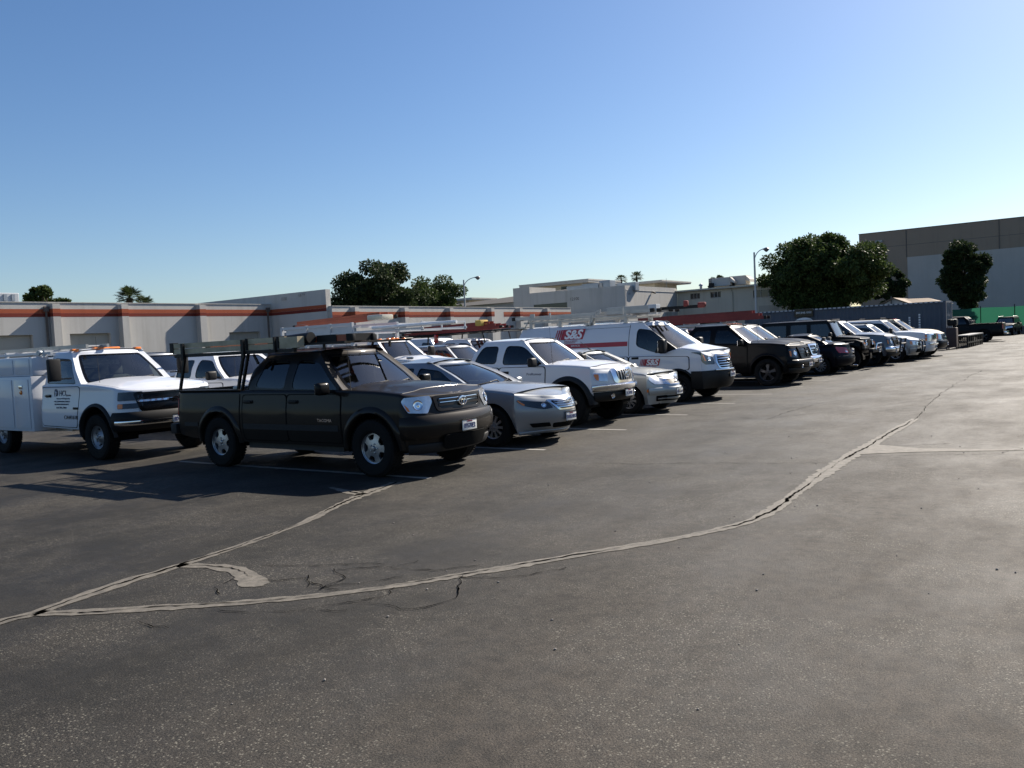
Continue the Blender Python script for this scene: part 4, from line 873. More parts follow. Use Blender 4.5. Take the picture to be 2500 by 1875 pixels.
        zt = G['zt']; xm = s.wg.xf(zt)-.02; mb = MB(); mb.box((xm+.04, 0, zt-.10), (.03, .24, .07), bev=.01); mb.tube([(xm+.05, 0, zt-.08), (xm+.06, 0, zt-.02)], .01, 6); mb.build('rear_view_mirror', M_BLACK, s.r)
    # details ---------------------------------------------------------------
    def mirror(s, x, y, z, d=(.10, .22, .17), m=None, arm=.10, tow=False):
        for sg in (-1, 1):
            mb = MB()
            if tow:
                mb.box((x, sg*(y+d[1]/2+arm), z), d, bev=.035)
                for zz in (-.9, .9): mb.bar((x+.02, sg*y, z+zz*d[2]*.45), (x, sg*(y+arm+.05), z+zz*d[2]*.45), .025, .025)
                q = mb.build('side_mirror', m or M_BLACK, s.r); MB().box((x-d[0]/2-.003, sg*(y+d[1]/2+arm), z), (.006, d[1]*.82, d[2]*.86)).build('mirror_glass', M_CHROME, q)
                continue
            bm_ = MB(); bm_.box((x, sg*(y+d[1]/2+arm*.6), z), d, bev=min(d)*.36); bm_.bar((x+.02, sg*(y-.06), z-d[2]*.3), (x, sg*(y+arm), z-d[2]*.22), .05, .05); q = bm_.build('side_mirror', m or M_BLACK, s.r, angle=60)
            MB().box((x-d[0]/2-.002, sg*(y+d[1]/2+arm*.6), z), (.006, d[1]*.8, d[2]*.78)).build('mirror_glass', M_CHROME, q)
    def flares(s, wd=.075, off=.035, m=None, a0=-6, a1=186, front=True, rear=True, gap=0.0):
        for i, (ax, az, ar) in enumerate(s.S['arches']):
            if (i == 0 and not front) or (i == 1 and not rear): continue
            zb = s.zbot(ax); lo = math.degrees(math.asin(max(-1, min(1, (zb-az)/ar)))) if zb < az else 0
            for sg in (-1, 1):
                B = s.wb; n = 26; V = []; F = []
                for k, t in enumerate(np.linspace(lo, 180-lo, n)):
                    for (rr_, o) in ((ar+wd, .002), (ar+wd*.75, off*.55), (ar+wd*.4, off*.92), (ar+.004, off), (ar-.006, off-.01), (ar-.004, -.05)):
                        x, z = ax+rr_*math.cos(R(t)), az+rr_*math.sin(R(t)); z = min(z, s.ztop(x)-.01); a = sg*min(3.6, max(1.2, s.xa(x, z))); p = B.V(a, z)+B.N(a, z)*o; V.append(p)
                for k in range(n-1):
                    for j in range(5):
                        q = (k*6+j, k*6+j+1, (k+1)*6+j+1, (k+1)*6+j); F.append(q if sg > 0 else q[::-1])
                mesh_obj('fender_flare', V, F, m or M_FLARE, s.r, True, 50)
    def xa(s, x, z):
        """outline parameter for a given x on side or corner"""
        B = s.wb
        if B.cr(z) <= x <= B.cf(z): return B.a_side(x, z)
        lo, hi = (1.0, 2.0) if x > B.cf(z) else (3.0, 4.0)
        for _ in range(24):
            mid = (lo+hi)/2
            if B.P(mid, z)[0] > x: lo = mid
            else: hi = mid
        return (lo+hi)/2
    def side(s, name, pts, m, off=.004, r=.02, par=None, both=True, skirt=.012, sides=(-1, 1)):
        o = []
        for sg in sides if both else (-1,): o += patch(name, s.wb, [(sg*s.xa(x, z), z) for x, z in subdiv(rpoly(pts, r, 4), .06)], m, par or s.r, off, skirt, .14)
        return o
    def front(s, name, pts, m, off=.004, r=.03, par=None, skirt=.02, holes=()):
        return patch(name, s.wb, frontpoly(s.wb, pts, r), m, par or s.r, off, skirt, .07, holes=[frontpoly(s.wb, h, r) for h in holes])[0]
    def wrapband(s, name, a0, a1, z0_, z1_, m, off=.03, skirt=.06, par=None, r=.03, prof=True):
        """bumper-like band round the nose, a0<0<a1, with a rounded section"""
        B = s.wb; V = []; F = []; n = 44; prof_ = [(z0_, -skirt), (z0_+.005, off*.4), (z0_+(z1_-z0_)*.18, off*.86), (z0_+(z1_-z0_)*.5, off), (z0_+(z1_-z0_)*.82, off*.9), (z1_-.006, off*.5), (z1_, -skirt*.8)]
        for i in range(n+1):
            a = a0+(a1-a0)*i/n; a = a if abs(a) > 1e-4 else 1e-4
            for z, o in prof_: V.append(B.V(a, z)+B.N(a, z)*o)
        k = len(prof_)
        for i in range(n):
            for j in range(k-1): F.append((i*k+j, (i+1)*k+j, (i+1)*k+j+1, i*k+j+1))
        F += [tuple(range(k)), tuple(n*k+j for j in range(k-1, -1, -1))]
        return mesh_obj(name, V, F, m, par or s.r, True, 50)
    def bars(s, par, zs, y0, y1, h, m, off=.012, name='grille_bar', tilt=0):
        for z in zs: s.front(name, [(y0, z-h/2), (y1, z-h/2), (y1, z+h/2), (y0, z+h/2)], m, off, .006, par, .03)
    def lamps(s, pts, m, rear=False, off=.006, name='headlight', extra=None, mb=True):
        """pts in (a, z) for the +y side, mirrored"""
        W_ = RearView(s.wb) if rear else s.wb; out = []
        for sg in (-1, 1):
            P = [(sg*a, z) for a, z in subdiv(rpoly(pts, .03, 4), .06)]; h = patch(name, W_, P, m, s.r, off+.004, .025, .06)[0]; out.append(h)
            for e in extra or []:
                nm, q, mm, of = e; patch(nm, W_, [(sg*a, z) for a, z in subdiv(rpoly(q, .02, 4), .06)], mm, h, of+.004, .01, .06)
        return out
    def bulb(s, par, a, z, r, m=None, off=.004):
        p = s.wb.V(a, z); n = s.wb.N(a, z); rot = n.to_track_quat('Z', 'Y').to_matrix(); mb = MB(); pr = [(r, off+.002), (r*.94, off+.010), (r*.8, off+.004), (r*.4, off+.0035), (.001, off+.012)]
        mb2 = MB().lathe(pr, (0, 0, 0), 'Z', 20); return mesh_obj('bulb', [rot @ Vector(v)+p for v in mb2.V], mb2.F, m or M_CHROME, par)
    def plate(s, y, z, txt, x=None, rear=False, sub='California', tilt=0, a_off=.02, state=True):
        if x is None: p = s.wb.V(s.wb.a_front(y, z) if abs(y) > 1e-4 else 1e-4, z); x = p.x+a_off
        o = empty('license_plate', (x, y, z), R(90)); o.parent = s.r; o.rotation_euler = (R(-tilt), 0, R(90))
        MB().box((0, 0, 0), (.305, .012, .152), bev=.004).build('plate_panel', M_PLATE, o)
        mb = MB(); mb.bx(-.158, .158, -.010, .004, .064, .080); mb.bx(-.158, .158, -.010, .004, -.080, -.068); mb.build('plate_frame', M_BLACK, o)
        text('lettering', txt, .088, (0, -.0075, -.012), (R(90), 0, 0), M_NAVY, o, xs=.80, bold=.0012)
        if state: text('lettering', sub, .030, (0, -.0075, .050), (R(90), 0, 0), M_LETR, o)
    def wipers(s, m=None):
        G = s.S['G']; wr = s.wg; z0_ = G['ws'][0]
        for y0_, y1_ in ((-.55, .02), (.02, .52)):
            mb = MB(); a0 = wr.a_front(y0_, z0_+.02); P = [wr.V(a if abs(a) > 1e-3 else 1e-3, z0_+.015+.05*k/5)+wr.N(a if abs(a) > 1e-3 else 1e-3, z0_+.02)*.02 for k, a in enumerate(np.linspace(wr.a_front(y0_, z0_), min(.97, wr.a_front(y1_, z0_)), 6))]
            mb.tube(P, .011, 6); mb.tube([P[5]-Vector((-.08, 0, .05)), P[5], P[3]], .012, 6); mb.build('wiper', M_BLACK, s.r)
    def antenna(s, x, y, z, h=.75): MB().tube([(x, y, z), (x-.02, y, z+.05), (x-.05, y, z+h)], [.012, .004, .0022], 5).build('antenna', M_BLACK, s.r)
    def emblem(s, par, y, z, kind, sc=1.0, m=None, off=.02):
        p = s.wb.V(s.wb.a_front(y, z) if abs(y) > 1e-4 else 1e-4, z)+Vector((off, 0, 0)); mb = MB(); q = lambda yy, zz: (p.x, p.y+yy*sc, p.z+zz*sc)
        el = lambda a, b, cy=0, cz=0, n=28: [q(cy+a*math.cos(t), cz+b*math.sin(t)) for t in np.linspace(0, 2*math.pi, n)]
        if kind == 'rings':
            mb.tube(el(.078, .055), .0085*sc, 6); mb.tube(el(.027, .050), .006*sc, 6); mb.tube(el(.050, .017, 0, .026), .006*sc, 6)
        elif kind == 'oval': mb.lathe([(.001, .012), (.06, .01), (.075, 0)], (0, 0, 0), 'X', 24); mb.V = [(p.x+a*sc, p.y+b*sc*1.15, p.z+c*sc*.5) for a, b, c in mb.V]
        elif kind == 'bowtie': mb.add([q(-.17, .022), q(-.06, .022), q(-.05, .045), q(.07, .045), q(.06, .022), q(.17, .022), q(.15, -.022), q(.06, -.022), q(.05, -.045), q(-.07, -.045), q(-.06, -.022), q(-.19, -.022)], [(0, 1, 10, 11), (1, 2, 3, 4, 7, 8, 9, 10), (4, 5, 6, 7)])
        return mb.build('emblem', m or M_CHROME, par)
    def roof_lights(s, ys, x=None, m=None, wd=.13):
        G = s.S['G']; z = G['zt']+G.get('roofH', .05); x0 = (s.wg.xf(G['zt'])-.17) if x is None else x
        for y, w in ys: MB().box((x0-.10*abs(y)**2, y, z+.025-.03*abs(y)), (.11, w, .05), bev=.02).build('roof_light', m or M_AMBER, s.r, angle=60)
class RearView:
    """wrap seen from behind: a=0 rear centre"""
    def __init__(s, w): s.w_ = w
    def V(s, a, z): return s.w_.V(math.copysign(5-abs(a), a), z)
    def N(s, a, z):
        a_ = math.copysign(5-max(abs(a), 1e-3), a); return s.w_.N(a_, z)
def inset2(poly, d):
    """inset an (a, z) polygon by metres using the side length"""
    L = 1.0; xs = [ua(p[0]) for p in poly]; q = inset([(ua(a), z) for a, z in poly], d); return [(au(u), z) for u, z in q]
# ------------------------------------------------------------------ the vehicles
def pickup(**k):
    d = dict(W=1.84, cf=.50, cr=-4.15, rf=.33, rr=.14, bf=.085, br=.02, xf=[(.25, .76), (.45, .85), (.60, .88), (.77, .87), (.84, .835), (1.0, .805), (1.06, .79), (1.15, .72)], xr=[(.4, -4.38), (1.2, -4.40)],
        ztop=[(-4.45, 1.13), (-2.7, 1.13), (-.5, 1.115), (0, 1.10), (.45, 1.065), (.8, 1.025), (.95, 1.01)], zbot=[(-4.45, .50), (-3.8, .42), (-2.7, .40), (-.5, .38), (.4, .36), (.9, .32)],
        cabin=(-2.70, -.55), bed=(-4.36, -2.74), arches=[(0, .385, .47), (-3.24, .385, .47)], wheel=(.383, .245, .215, 'five', M_ALLOY), track=1.60, R=.06, H=.045, crown=.045, paint=M_GREY,
        G=dict(zb=1.09, zt=1.665, xf=[(1.09, -.38), (1.665, -1.06)], xr=[(1.09, -2.70), (1.45, -2.62), (1.665, -2.40)], w=[(1.09, .865), (1.3, .825), (1.665, .665)], ws=(1.15, 1.645, .97), rw=(1.2, 1.58, .92), roofH=.055, crown=.035, R=.12,
               frontglass=M_TINT, win=[('rear', [(-2.43, 1.20), (-1.73, 1.17), (-1.71, 1.585), (-2.24, 1.60)], .09), ('front', [(-1.59, 1.17), (-.63, 1.145, .05), (-1.13, 1.565, .12), (-1.55, 1.59)], .07)]),
        doors=[('rear', [(-2.63, .44), (-1.66, .44), (-1.66, 1.10), (-2.63, 1.10)], (-2.5, 1.0)), ('front', [(-1.635, .44), (-.56, .44), (-.56, 1.10), (-1.635, 1.10)], (-1.5, 1.0))], I=dict(rows=[-1.45, -2.25]))
    G = dict(d['G']); G.update(k.pop('G', {})); d.update(k); d['G'] = G; return d
CARS = {}
def sy(c, x, z, o=.0085): return -(abs(c.wb.P(c.wb.a_side(x, z), z)[1])+o)      # y of the near door skin

# 1 the grey crew-cab pickup in front
c = Car('pickup_truck', 'dark brownish grey crew cab pickup carrying a timber loaded black ladder rack', 'pickup truck', -7.97, 8.98, 0, pickup(ridge=.022))
c.flares(.085, .028, M_GREY); c.mirror(-.72, .93, 1.19, (.11, .20, .17), M_PBLACK, .05); c.wipers(); c.antenna(-.42, -.80, 1.13, .72)
c.side('door_moulding', [(-2.62, .60), (-.60, .60), (-.60, .68), (-2.62, .68)], M_FLARE, .012, .02); c.side('fuel_door', [(-3.75, .62), (-4.1, .62), (-4.1, .68), (-3.75, .68)], M_FLARE, .008, .01)
c.side('bed_gap', [(-2.72, .42), (-2.70, .42), (-2.70, 1.12), (-2.72, 1.12)], M_UNDER, .003, .002)
for sg in (-1,): text('lettering', 'TACOMA', .058, (-.86, sy(c, -.86, .745), .745), (R(90), 0, 0), M_CHROME, c.r, ext=.004, xs=1.15, bold=.002)
g = c.front('grille', [(-.42, .865), (-.46, 1.02), (.46, 1.02), (.42, .865)], M_GLOSSB, .006, .05); c.bars(g, [.982, .918], -.42, .42, .026, M_GREY, .016); c.bars(g, [.952, .996], -.40, .40, .008, M_CHROME, .018)
fr = c.front('grille_surround', [(-.46, .835), (-.50, 1.045), (.50, 1.045), (.46, .835)], M_GREY, .014, .06, holes=[[(-.415, .868), (-.455, 1.016), (.455, 1.016), (.415, .868)]]); c.emblem(g, 0, .95, 'rings', 1.05, off=.035)
c.wrapband('front_bumper', -1.9, 1.9, .50, .80, M_GREY, .055, .05); c.front('lower_air_intake', [(-.40, .36), (-.44, .54), (.44, .54), (.40, .36)], M_UNDER, .062, .06); c.wrapband('lower_valance', -1.7, 1.7, .30, .44, M_FLARE, .03, .03)
h = c.lamps([(.92, .975), (.97, 1.05), (1.72, 1.045), (1.86, 1.0), (1.58, .85), (1.06, .825)], M_LAMP, extra=[('turn_signal', [(1.56, .91), (1.74, .97), (1.62, .875), (1.52, .858)], M_AMBER, .008)])
for q, sg in zip(h, (-1, 1)): c.bulb(q, sg*1.28, .94, .07, off=.012)
c.lamps([(.03, 0)]*0 or [(.94, .78), (.94, 1.05), (1.55, 1.05), (1.55, .78)], M_RED, True, name='tail_light'); c.wrapband('rear_bumper', -4.05, -5+.0001, .46, .64, M_BLACK, .09, .02) if False else None
mb = MB(); mb.box((-4.50, 0, .56), (.16, 1.72, .17), bev=.03); mb.build('rear_bumper', M_FLARE, c.r); c.plate(.0, .625, '89570E2', x=.945); CARS['taco'] = c
# 2 silver sedan
def sedan(**k):
    d = dict(W=1.82, cf=.44, cr=-3.25, rf=.44, rr=.38, bf=.16, br=.12, bow=.03, xf=[(.18, .80), (.30, .90), (.46, .955), (.58, .95), (.68, .91), (.77, .83), (.88, .66)], xr=[(.3, -3.66), (.55, -3.80), (.8, -3.76), (1.0, -3.68)],
        ztop=[(-3.8, .93), (-3.3, .97), (-2.4, .96), (-.7, .92), (-.2, .90), (.3, .855), (.7, .785), (.95, .735)], zbot=[(-3.8, .34), (-3.2, .26), (-2.2, .22), (-.6, .21), (.4, .20), (.95, .19)], cabin=(-3.0, -.45), arches=[(0, .33, .385), (-2.775, .33, .385)], wheel=(.328, .215, .205, 'multi', M_ALLOY), track=1.60,
        sec=[(.2, .91), (.4, .975), (.6, 1.0), (.75, .99), (.95, .945)], R=.11, H=.05, crown=.055, paint=M_SILVER,
        G=dict(zb=.91, zt=1.385, xf=[(.91, -.32), (1.15, -.78), (1.385, -1.38)], xr=[(.91, -3.30), (1.15, -2.98), (1.385, -2.45)], w=[(.91, .81), (1.15, .72), (1.385, .585)], cf=.10, cr=.16, ws=(.965, 1.355, .96), rw=(.98, 1.34, .92), roofH=.03, crown=.06, R=.12, bf=.16, br=.1,
               win=[('rear', [(-2.78, 1.02, .03), (-1.86, .975), (-1.84, 1.315), (-2.35, 1.31, .14)], .05), ('front', [(-1.76, .97), (-.72, .955, .03), (-1.25, 1.26, .1), (-1.72, 1.315)], .05)]),
        doors=[('rear', [(-2.55, .30), (-1.82, .28), (-1.82, .93), (-2.75, .93)], (-2.5, .80, M_SILVER)), ('front', [(-1.79, .28), (-.62, .28), (-.62, .91), (-1.79, .93)], (-1.62, .80, M_SILVER))], I=dict(rows=[-1.55, -2.35], z=.36, mat=M_SEATL))
    G = dict(d['G']); G.update(k.pop('G', {})); d.update(k); d['G'] = G; return d
c = Car('sedan', 'silver four door sedan with horizontal bar grille tucked beside the dark pickup', 'car', -8.22, 12.0, 0, sedan())
c.mirror(-.78, .90, .98, (.12, .19, .13), M_SILVER, .04); c.wipers()
g = c.front('grille', [(-.24, .575), (-.37, .715), (.37, .715), (.24, .575)], M_GLOSSB, .005, .04); c.bars(g, [.60, .635, .67, .70], -.30, .36, .009, M_CHROME, .012)
c.front('grille_surround', [(-.265, .555), (-.415, .732), (.415, .732), (.265, .555)], M_CHROME, .012, .05, holes=[[(-.235, .578), (-.365, .712), (.365, .712), (.235, .578)]]); c.emblem(g, 0, .675, 'rings', 1.0, off=.022)
h = c.lamps([(.80, .60), (.90, .69), (1.66, .765), (1.72, .745), (1.42, .655), (1.05, .585)], M_LAMPD, extra=[('turn_signal', [(1.42, .68), (1.66, .76), (1.70, .745), (1.45, .66)], M_AMBER, .008)])
for q, sg in zip(h, (-1, 1)): c.bulb(q, sg*1.04, .65, .045, off=.006)
c.front('lower_air_intake', [(-.30, .27), (-.33, .35), (.33, .35), (.30, .27)], M_UNDER, .005, .03)
for sg in (-1, 1): patch('fog_light_pocket', c.wb, [(sg*a, z) for a, z in rpoly([(.86, .30), (.94, .365), (1.36, .365), (1.28, .30)], .02, 3)], M_UNDER, c.r, .009, .02, .05)
c.wrapband('bumper_lip', -1.8, 1.8, .18, .24, M_SILVER, .012, .02); c.plate(0, .44, '5WKH013', state=True, a_off=.015)
c.lamps([(.6, .72), (.6, .88), (1.7, .9), (1.7, .76)], M_RED, True, name='tail_light')
MB().tube([(-3.75, -.25, .24), (-3.9, -.25, .24)], .03, 8).build('tailpipe', M_CHROME, c.r)
MB().box((-2.5, 0, 1.49), (.16, .05, .05), bev=.02).build('roof_fin', M_SILVER, c.r)
# 3 white older crew-cab pickup
c = Car('pickup_truck', 'white crew cab pickup with chrome front bumper, black flares and five spoke alloys', 'pickup truck', -8.60, 15.02, 0, pickup(W=1.76, paint=M_WHITE, xf=[(.40, .74), (.62, .80), (.80, .83), (1.0, .80), (1.10, .72), (1.2, .62)], zbot=[(-4.3, .58), (-2.7, .52), (-.5, .50), (.4, .50), (.9, .55)], cf=.50, rf=.32, cr=-3.95, xr=[(.4, -4.2), (1.2, -4.22)], ztop=[(-4.3, 1.18), (-2.6, 1.20), (-.5, 1.17), (0, 1.15), (.45, 1.11), (.85, 1.06)],
    cabin=(-2.5, -.52), bed=(-4.18, -2.55), arches=[(0, .42, .47), (-3.10, .42, .47)], wheel=(.395, .265, .215, 'star5', M_CHROME), track=1.56, ridge=.015, bf=.12,
    G=dict(zb=1.16, zt=1.68, xf=[(1.16, -.36), (1.68, -1.02)], xr=[(1.16, -2.52), (1.45, -2.44), (1.68, -2.24)], w=[(1.16, .83), (1.4, .79), (1.68, .655)], ws=(1.21, 1.665, .97), rw=(1.27, 1.6, .9), roofH=.055, crown=.03,
           win=[('rear', [(-2.33, 1.27), (-1.73, 1.25), (-1.71, 1.62), (-2.13, 1.62)], .10), ('front', [(-1.58, 1.23), (-.60, 1.22, .06), (-1.10, 1.60, .16), (-1.52, 1.62)], .08)]),
    doors=[('rear', [(-2.45, .58), (-1.66, .56), (-1.66, 1.17), (-2.45, 1.17)], (-2.28, 1.06)), ('front', [(-1.635, .56), (-.53, .56), (-.53, 1.17), (-1.635, 1.17)], (-1.5, 1.07))], I=dict(rows=[-1.4, -2.1])))
c.flares(.09, .06, M_FLARE); c.mirror(-.72, .86, 1.27, (.11, .20, .18), M_BLACK, .06); c.wipers(); c.antenna(-.40, -.72, 1.20, .75)
g = c.front('grille', [(-.30, .84), (-.33, 1.045), (.33, 1.045), (.30, .84)], M_BLACK, .008, .06)
for k in range(7): y = -.26+k*.087; c.front('grille_bar', [(y-.012, .85), (y-.012, 1.035), (y+.012, 1.035), (y+.012, .85)], M_ALU, .018, .005, g)
c.front('grille_surround', [(-.40, .80), (-.44, 1.075), (.44, 1.075), (.40, .80)], M_CHROME, .020, .10, holes=[[(-.29, .848), (-.32, 1.038), (.32, 1.038), (.29, .848)]]); c.emblem(g, 0, .95, 'rings', 1.0, off=.035)
h = c.lamps([(1.0, .845), (1.0, 1.0), (1.62, 1.02), (1.66, .98), (1.5, .87)], M_LAMP, extra=[('turn_signal', [(1.36, .87), (1.34, .99), (1.60, 1.0), (1.62, .97), (1.48, .88)], M_AMBER, .008)])
c.wrapband('front_bumper', -1.82, 1.82, .66, .80, M_CHROME, .085, .03); c.wrapband('lower_valance', -1.65, 1.65, .46, .65, M_BLACK, .05, .05)
for sg in (-1, 1): c.bulb(c.r, sg*.80, .575, .05, off=.056)
c.plate(.0, .60, '7C41932', a_off=.09, state=True); text('lettering', 'PreRunner', .07, (-.78, sy(c, -.78, 1.03), 1.03), (R(90), 0, 0), M_LETG, c.r, xs=1.2)
c.lamps([(.94, .8), (.94, 1.1), (1.5, 1.1), (1.5, .8)], M_RED, True, name='tail_light'); MB().box((-4.30, 0, .66), (.14, 1.6, .16), bev=.03).build('rear_bumper', M_CHROME, c.r)
# 4 small pale silver compact
c = Car('compact_car', 'small pale silver compact sedan squeezed between white pickup and white van', 'car', -8.52, 17.35, 0, sedan(W=1.70, paint=M_CHAMP, cf=.44, xf=[(.2, .72), (.32, .80), (.48, .83), (.6, .80), (.70, .72), (.8, .58)], xr=[(.3, -3.45), (.6, -3.55), (1.0, -3.45)], cr=-3.0, ztop=[(-3.6, .96), (-3.1, .98), (-.7, .91), (-.2, .885), (.3, .84), (.6, .785), (.9, .73)], cabin=(-2.8, -.48), arches=[(0, .31, .36), (-2.615, .31, .36)], wheel=(.308, .195, .19, 'multi', M_STEEL), track=1.49,
    G=dict(zb=.90, zt=1.355, xf=[(.90, -.26), (1.15, -.72), (1.355, -1.15)], xr=[(.90, -3.05), (1.355, -2.35)], w=[(.90, .76), (1.355, .56)], ws=(.95, 1.33, .95), rw=(.97, 1.31, .9), win=[('rear', [(-2.6, 1.0, .03), (-1.78, .96), (-1.76, 1.29), (-2.25, 1.28, .1)], .05), ('front', [(-1.69, .955), (-.66, .94, .03), (-1.12, 1.24, .08), (-1.66, 1.29)], .05)]),
    doors=[('rear', [(-2.35, .30), (-1.75, .28), (-1.75, .92), (-2.6, .92)], (-2.3, .80, M_CHAMP)), ('front', [(-1.72, .28), (-.62, .28), (-.62, .90), (-1.72, .92)], (-1.55, .80, M_CHAMP))], I=dict(rows=[-1.45, -2.2], z=.36)))
c.mirror(-.74, .84, .97, (.11, .18, .12), M_CHAMP, .04); c.wipers(); MB().tube([(-1.35, 0, 1.42), (-1.43, 0, 1.47), (-1.62, 0, 1.62)], [.02, .008, .004], 6).build('antenna', M_BLACK, c.r)
g = c.front('grille', rp := [(-.26, .615), (-.32, .665), (-.26, .715), (.26, .715), (.32, .665), (.26, .615)], M_BLACK, .005, .05); c.front('grille_surround', [(-.30, .60), (-.37, .665), (-.30, .73), (.30, .73), (.37, .665), (.30, .60)], M_CHROME, .010, .05, holes=[rp]); c.emblem(g, 0, .665, 'oval', .9, off=.012)
c.lamps([(.62, .60), (.66, .72), (1.5, .80), (1.62, .75), (1.3, .63)], M_LAMP); c.front('lower_air_intake', [(-.42, .26), (-.46, .37), (.46, .37), (.42, .26)], M_UNDER, .005, .02); c.bars(c.r, [.315], -.42, .42, .016, M_CHAMP, .014, 'intake_bar')
for sg in (-1, 1):
    patch('fog_light_pocket', c.wb, [(sg*a, z) for a, z in rpoly([(.88, .28), (.90, .38), (1.3, .38), (1.2, .28)], .02, 3)], M_UNDER, c.r, .005, .02, .1); patch('side_marker', c.wb, [(sg*a, z) for a, z in rpoly([(1.62, .47), (1.62, .53), (1.9, .53), (1.9, .47)], .02, 3)], M_AMBER, c.r, .006, .02, .1)
c.plate(0, .455, '4XTR816', a_off=.012); c.wrapband('bumper_strip', -1.7, 1.7, .40, .56, M_CHAMP, .03, .03); c.lamps([(.6, .72), (.6, .88), (1.6, .9), (1.6, .76)], M_RED, True, name='tail_light')
# 5 white panel van with the logo
c = Car('panel_van', 'white panel van with red S&S logos and a silver ladder rack on top', 'van', -8.72, 20.62, 0, dict(W=2.04, cf=.62, cr=-4.6, rf=.46, rr=.22, bf=.16, br=.03, bow=.02, paint=M_OFFW, xf=[(.28, .86), (.45, .98), (.62, 1.0), (.78, .97), (.95, .93), (1.12, .86), (1.3, .60)], xr=[(.3, -4.9), (1.3, -4.93)],
    ztop=[(-5, 1.16), (-.5, 1.16), (-.12, 1.27), (.1, 1.31), (.35, 1.28), (.6, 1.225), (.85, 1.155), (1.0, 1.125)], zbot=[(-5, .45), (-3, .38), (-.5, .36), (.5, .32), (1, .30)], cabin=(-4.9, -.02), arches=[(0, .36, .43), (-3.75, .36, .43)], wheel=(.35, .235, .205, 'steel8', M_DARKRIM), track=1.75,
    sec=[(.3, .95), (.6, .99), (.9, 1.0), (1.3, .975)], R=.06, H=.035, crown=.07, ridge=.012,
    G=dict(zb=1.14, zt=1.99, xf=[(1.14, .36), (1.35, .10), (1.7, -.40), (1.99, -.80)], xr=[(1.14, -4.93), (1.7, -4.9), (1.99, -4.82)], w=[(1.14, .995), (1.45, .965), (1.75, .905), (1.99, .80)], cf=.16, cr=.1, rf=.15, bf=.22, ws=(1.30, 1.945, .985), roofH=.07, crown=.035, R=.16,
           win=[('front', [(-1.14, 1.43, .10), (-.60, 1.24, .2), (.10, 1.19, .04), (-.58, 1.80, .3), (-1.12, 1.88, .1)], .1)]),
    doors=[('cargo', [(-3.2, .46), (-1.36, .46), (-1.36, 1.16), (-3.2, 1.16)], (-1.55, 1.12)), ('front', [(-1.32, .44), (-.02, .80), (.30, .80), (.30, 1.12), (-1.32, 1.16)], (-1.15, 1.12))], I=dict(rows=[-1.0], z=.80)))
c.wipers(); c.antenna(-.35, -.62, 1.97, .5); c.mirror(-.30, 1.0, 1.40, (.16, .26, .36), M_BLACK, .06)
for sg in (-1, 1):
    patch('mirror_sail', c.wg, sidepoly(c.wg, [(-.62, 1.24), (.16, 1.18), (-.40, 1.62)], .04, .06, sg), M_BLACK, c.doors[('front', sg)], .006, .02, .1)
    patch('red_stripe', c.wg, sidepoly(c.wg, [(-4.7, 1.44), (-1.38, 1.44), (-1.38, 1.56), (-4.7, 1.56)], .003, .1, sg), M_LETR, c.r, .0025, .003, .2)
    patch('panel_line', c.wg, sidepoly(c.wg, [(-1.35, 1.15), (-1.335, 1.15), (-1.335, 1.98), (-1.35, 1.98)], .003, .1, sg), M_UNDER, c.r, .0015, 0, .2); patch('panel_line', c.wg, sidepoly(c.wg, [(-3.28, 1.93), (-1.35, 1.93), (-1.35, 1.938), (-3.28, 1.938)], .003, .1, sg), M_UNDER, c.r, .0015, 0, .2)
    patch('panel_line', c.wg, sidepoly(c.wg, [(-3.29, 1.15), (-3.28, 1.15), (-3.28, 1.938), (-3.29, 1.938)], .003, .1, sg), M_UNDER, c.r, .0015, 0, .2)
def ss_logo(c, x, z, s, tilt, big=True):
    """slanted red field, four slanted bars, white letters, lines below"""
    o = empty('logo', (x, 0, z)); o.parent = c.r; wr = c.wg if big else c.wb
    yv = -(abs(wr.P(wr.a_side(x, z), z)[1])+(.0065 if not big else .004)); o.location = (x, yv, z); o.rotation_euler = (R(90-tilt), 0, 0)
    q = lambda pts, zz: [(px+py*.28, py, zz) for px, py in pts]
    mb = MB(); mb.add(q([(-.28*s, -.13*s), (.42*s, -.13*s), (.42*s, .15*s), (-.28*s, .15*s)], .006), [(0, 1, 2, 3)])
    for k in range(3): x0 = -.47*s+k*.065*s; mb.add(q([(x0, -.13*s), (x0+.030*s+.008*k*s, -.13*s), (x0+.030*s+.008*k*s, .15*s), (x0, .15*s)], .006), [(0, 1, 2, 3)])
    mb.build('logo_field', M_LETR, o, smooth=False)
    text('lettering', 'S&S', .33*s, (.07*s, 0, .0075), (0, 0, 0), M_LETW, o, ext=.001, shear=.25, space=.95, xs=1.10, bold=.011*s)
    if big: text('lettering', 'LABOR & SERVICE', .052*s, (.02*s, -.172*s, .010), (0, 0, 0), M_LETR, o); text('lettering', 'SERVICES', .07*s, (.18*s, -.305*s, .016), (0, 0, 0), M_LETW, o); text('lettering', 'MAINTENANCE', .046*s, (.0, -.218*s, .012), (0, 0, 0), M_LETR, o)
    else: text('lettering', 'LABOR & SERVICE', .062*s, (.02*s, -.185*s, .006), (0, 0, 0), M_LETR, o)
ss_logo(c, -3.10, 1.80, 1.0, 12); ss_logo(c, -.72, 1.0, .60, 0, False)
g = c.front('grille', [(-.40, .80), (-.46, .95), (-.40, 1.13), (.40, 1.13), (.46, .95), (.40, .80)], M_BLACK, .008, .05); c.bars(g, [.85, .91, .97, 1.03, 1.09], -.42, .42, .016, M_CHROME, .018); c.emblem(g, 0, .96, 'oval', 1.25, M_GLOSSB, .03)
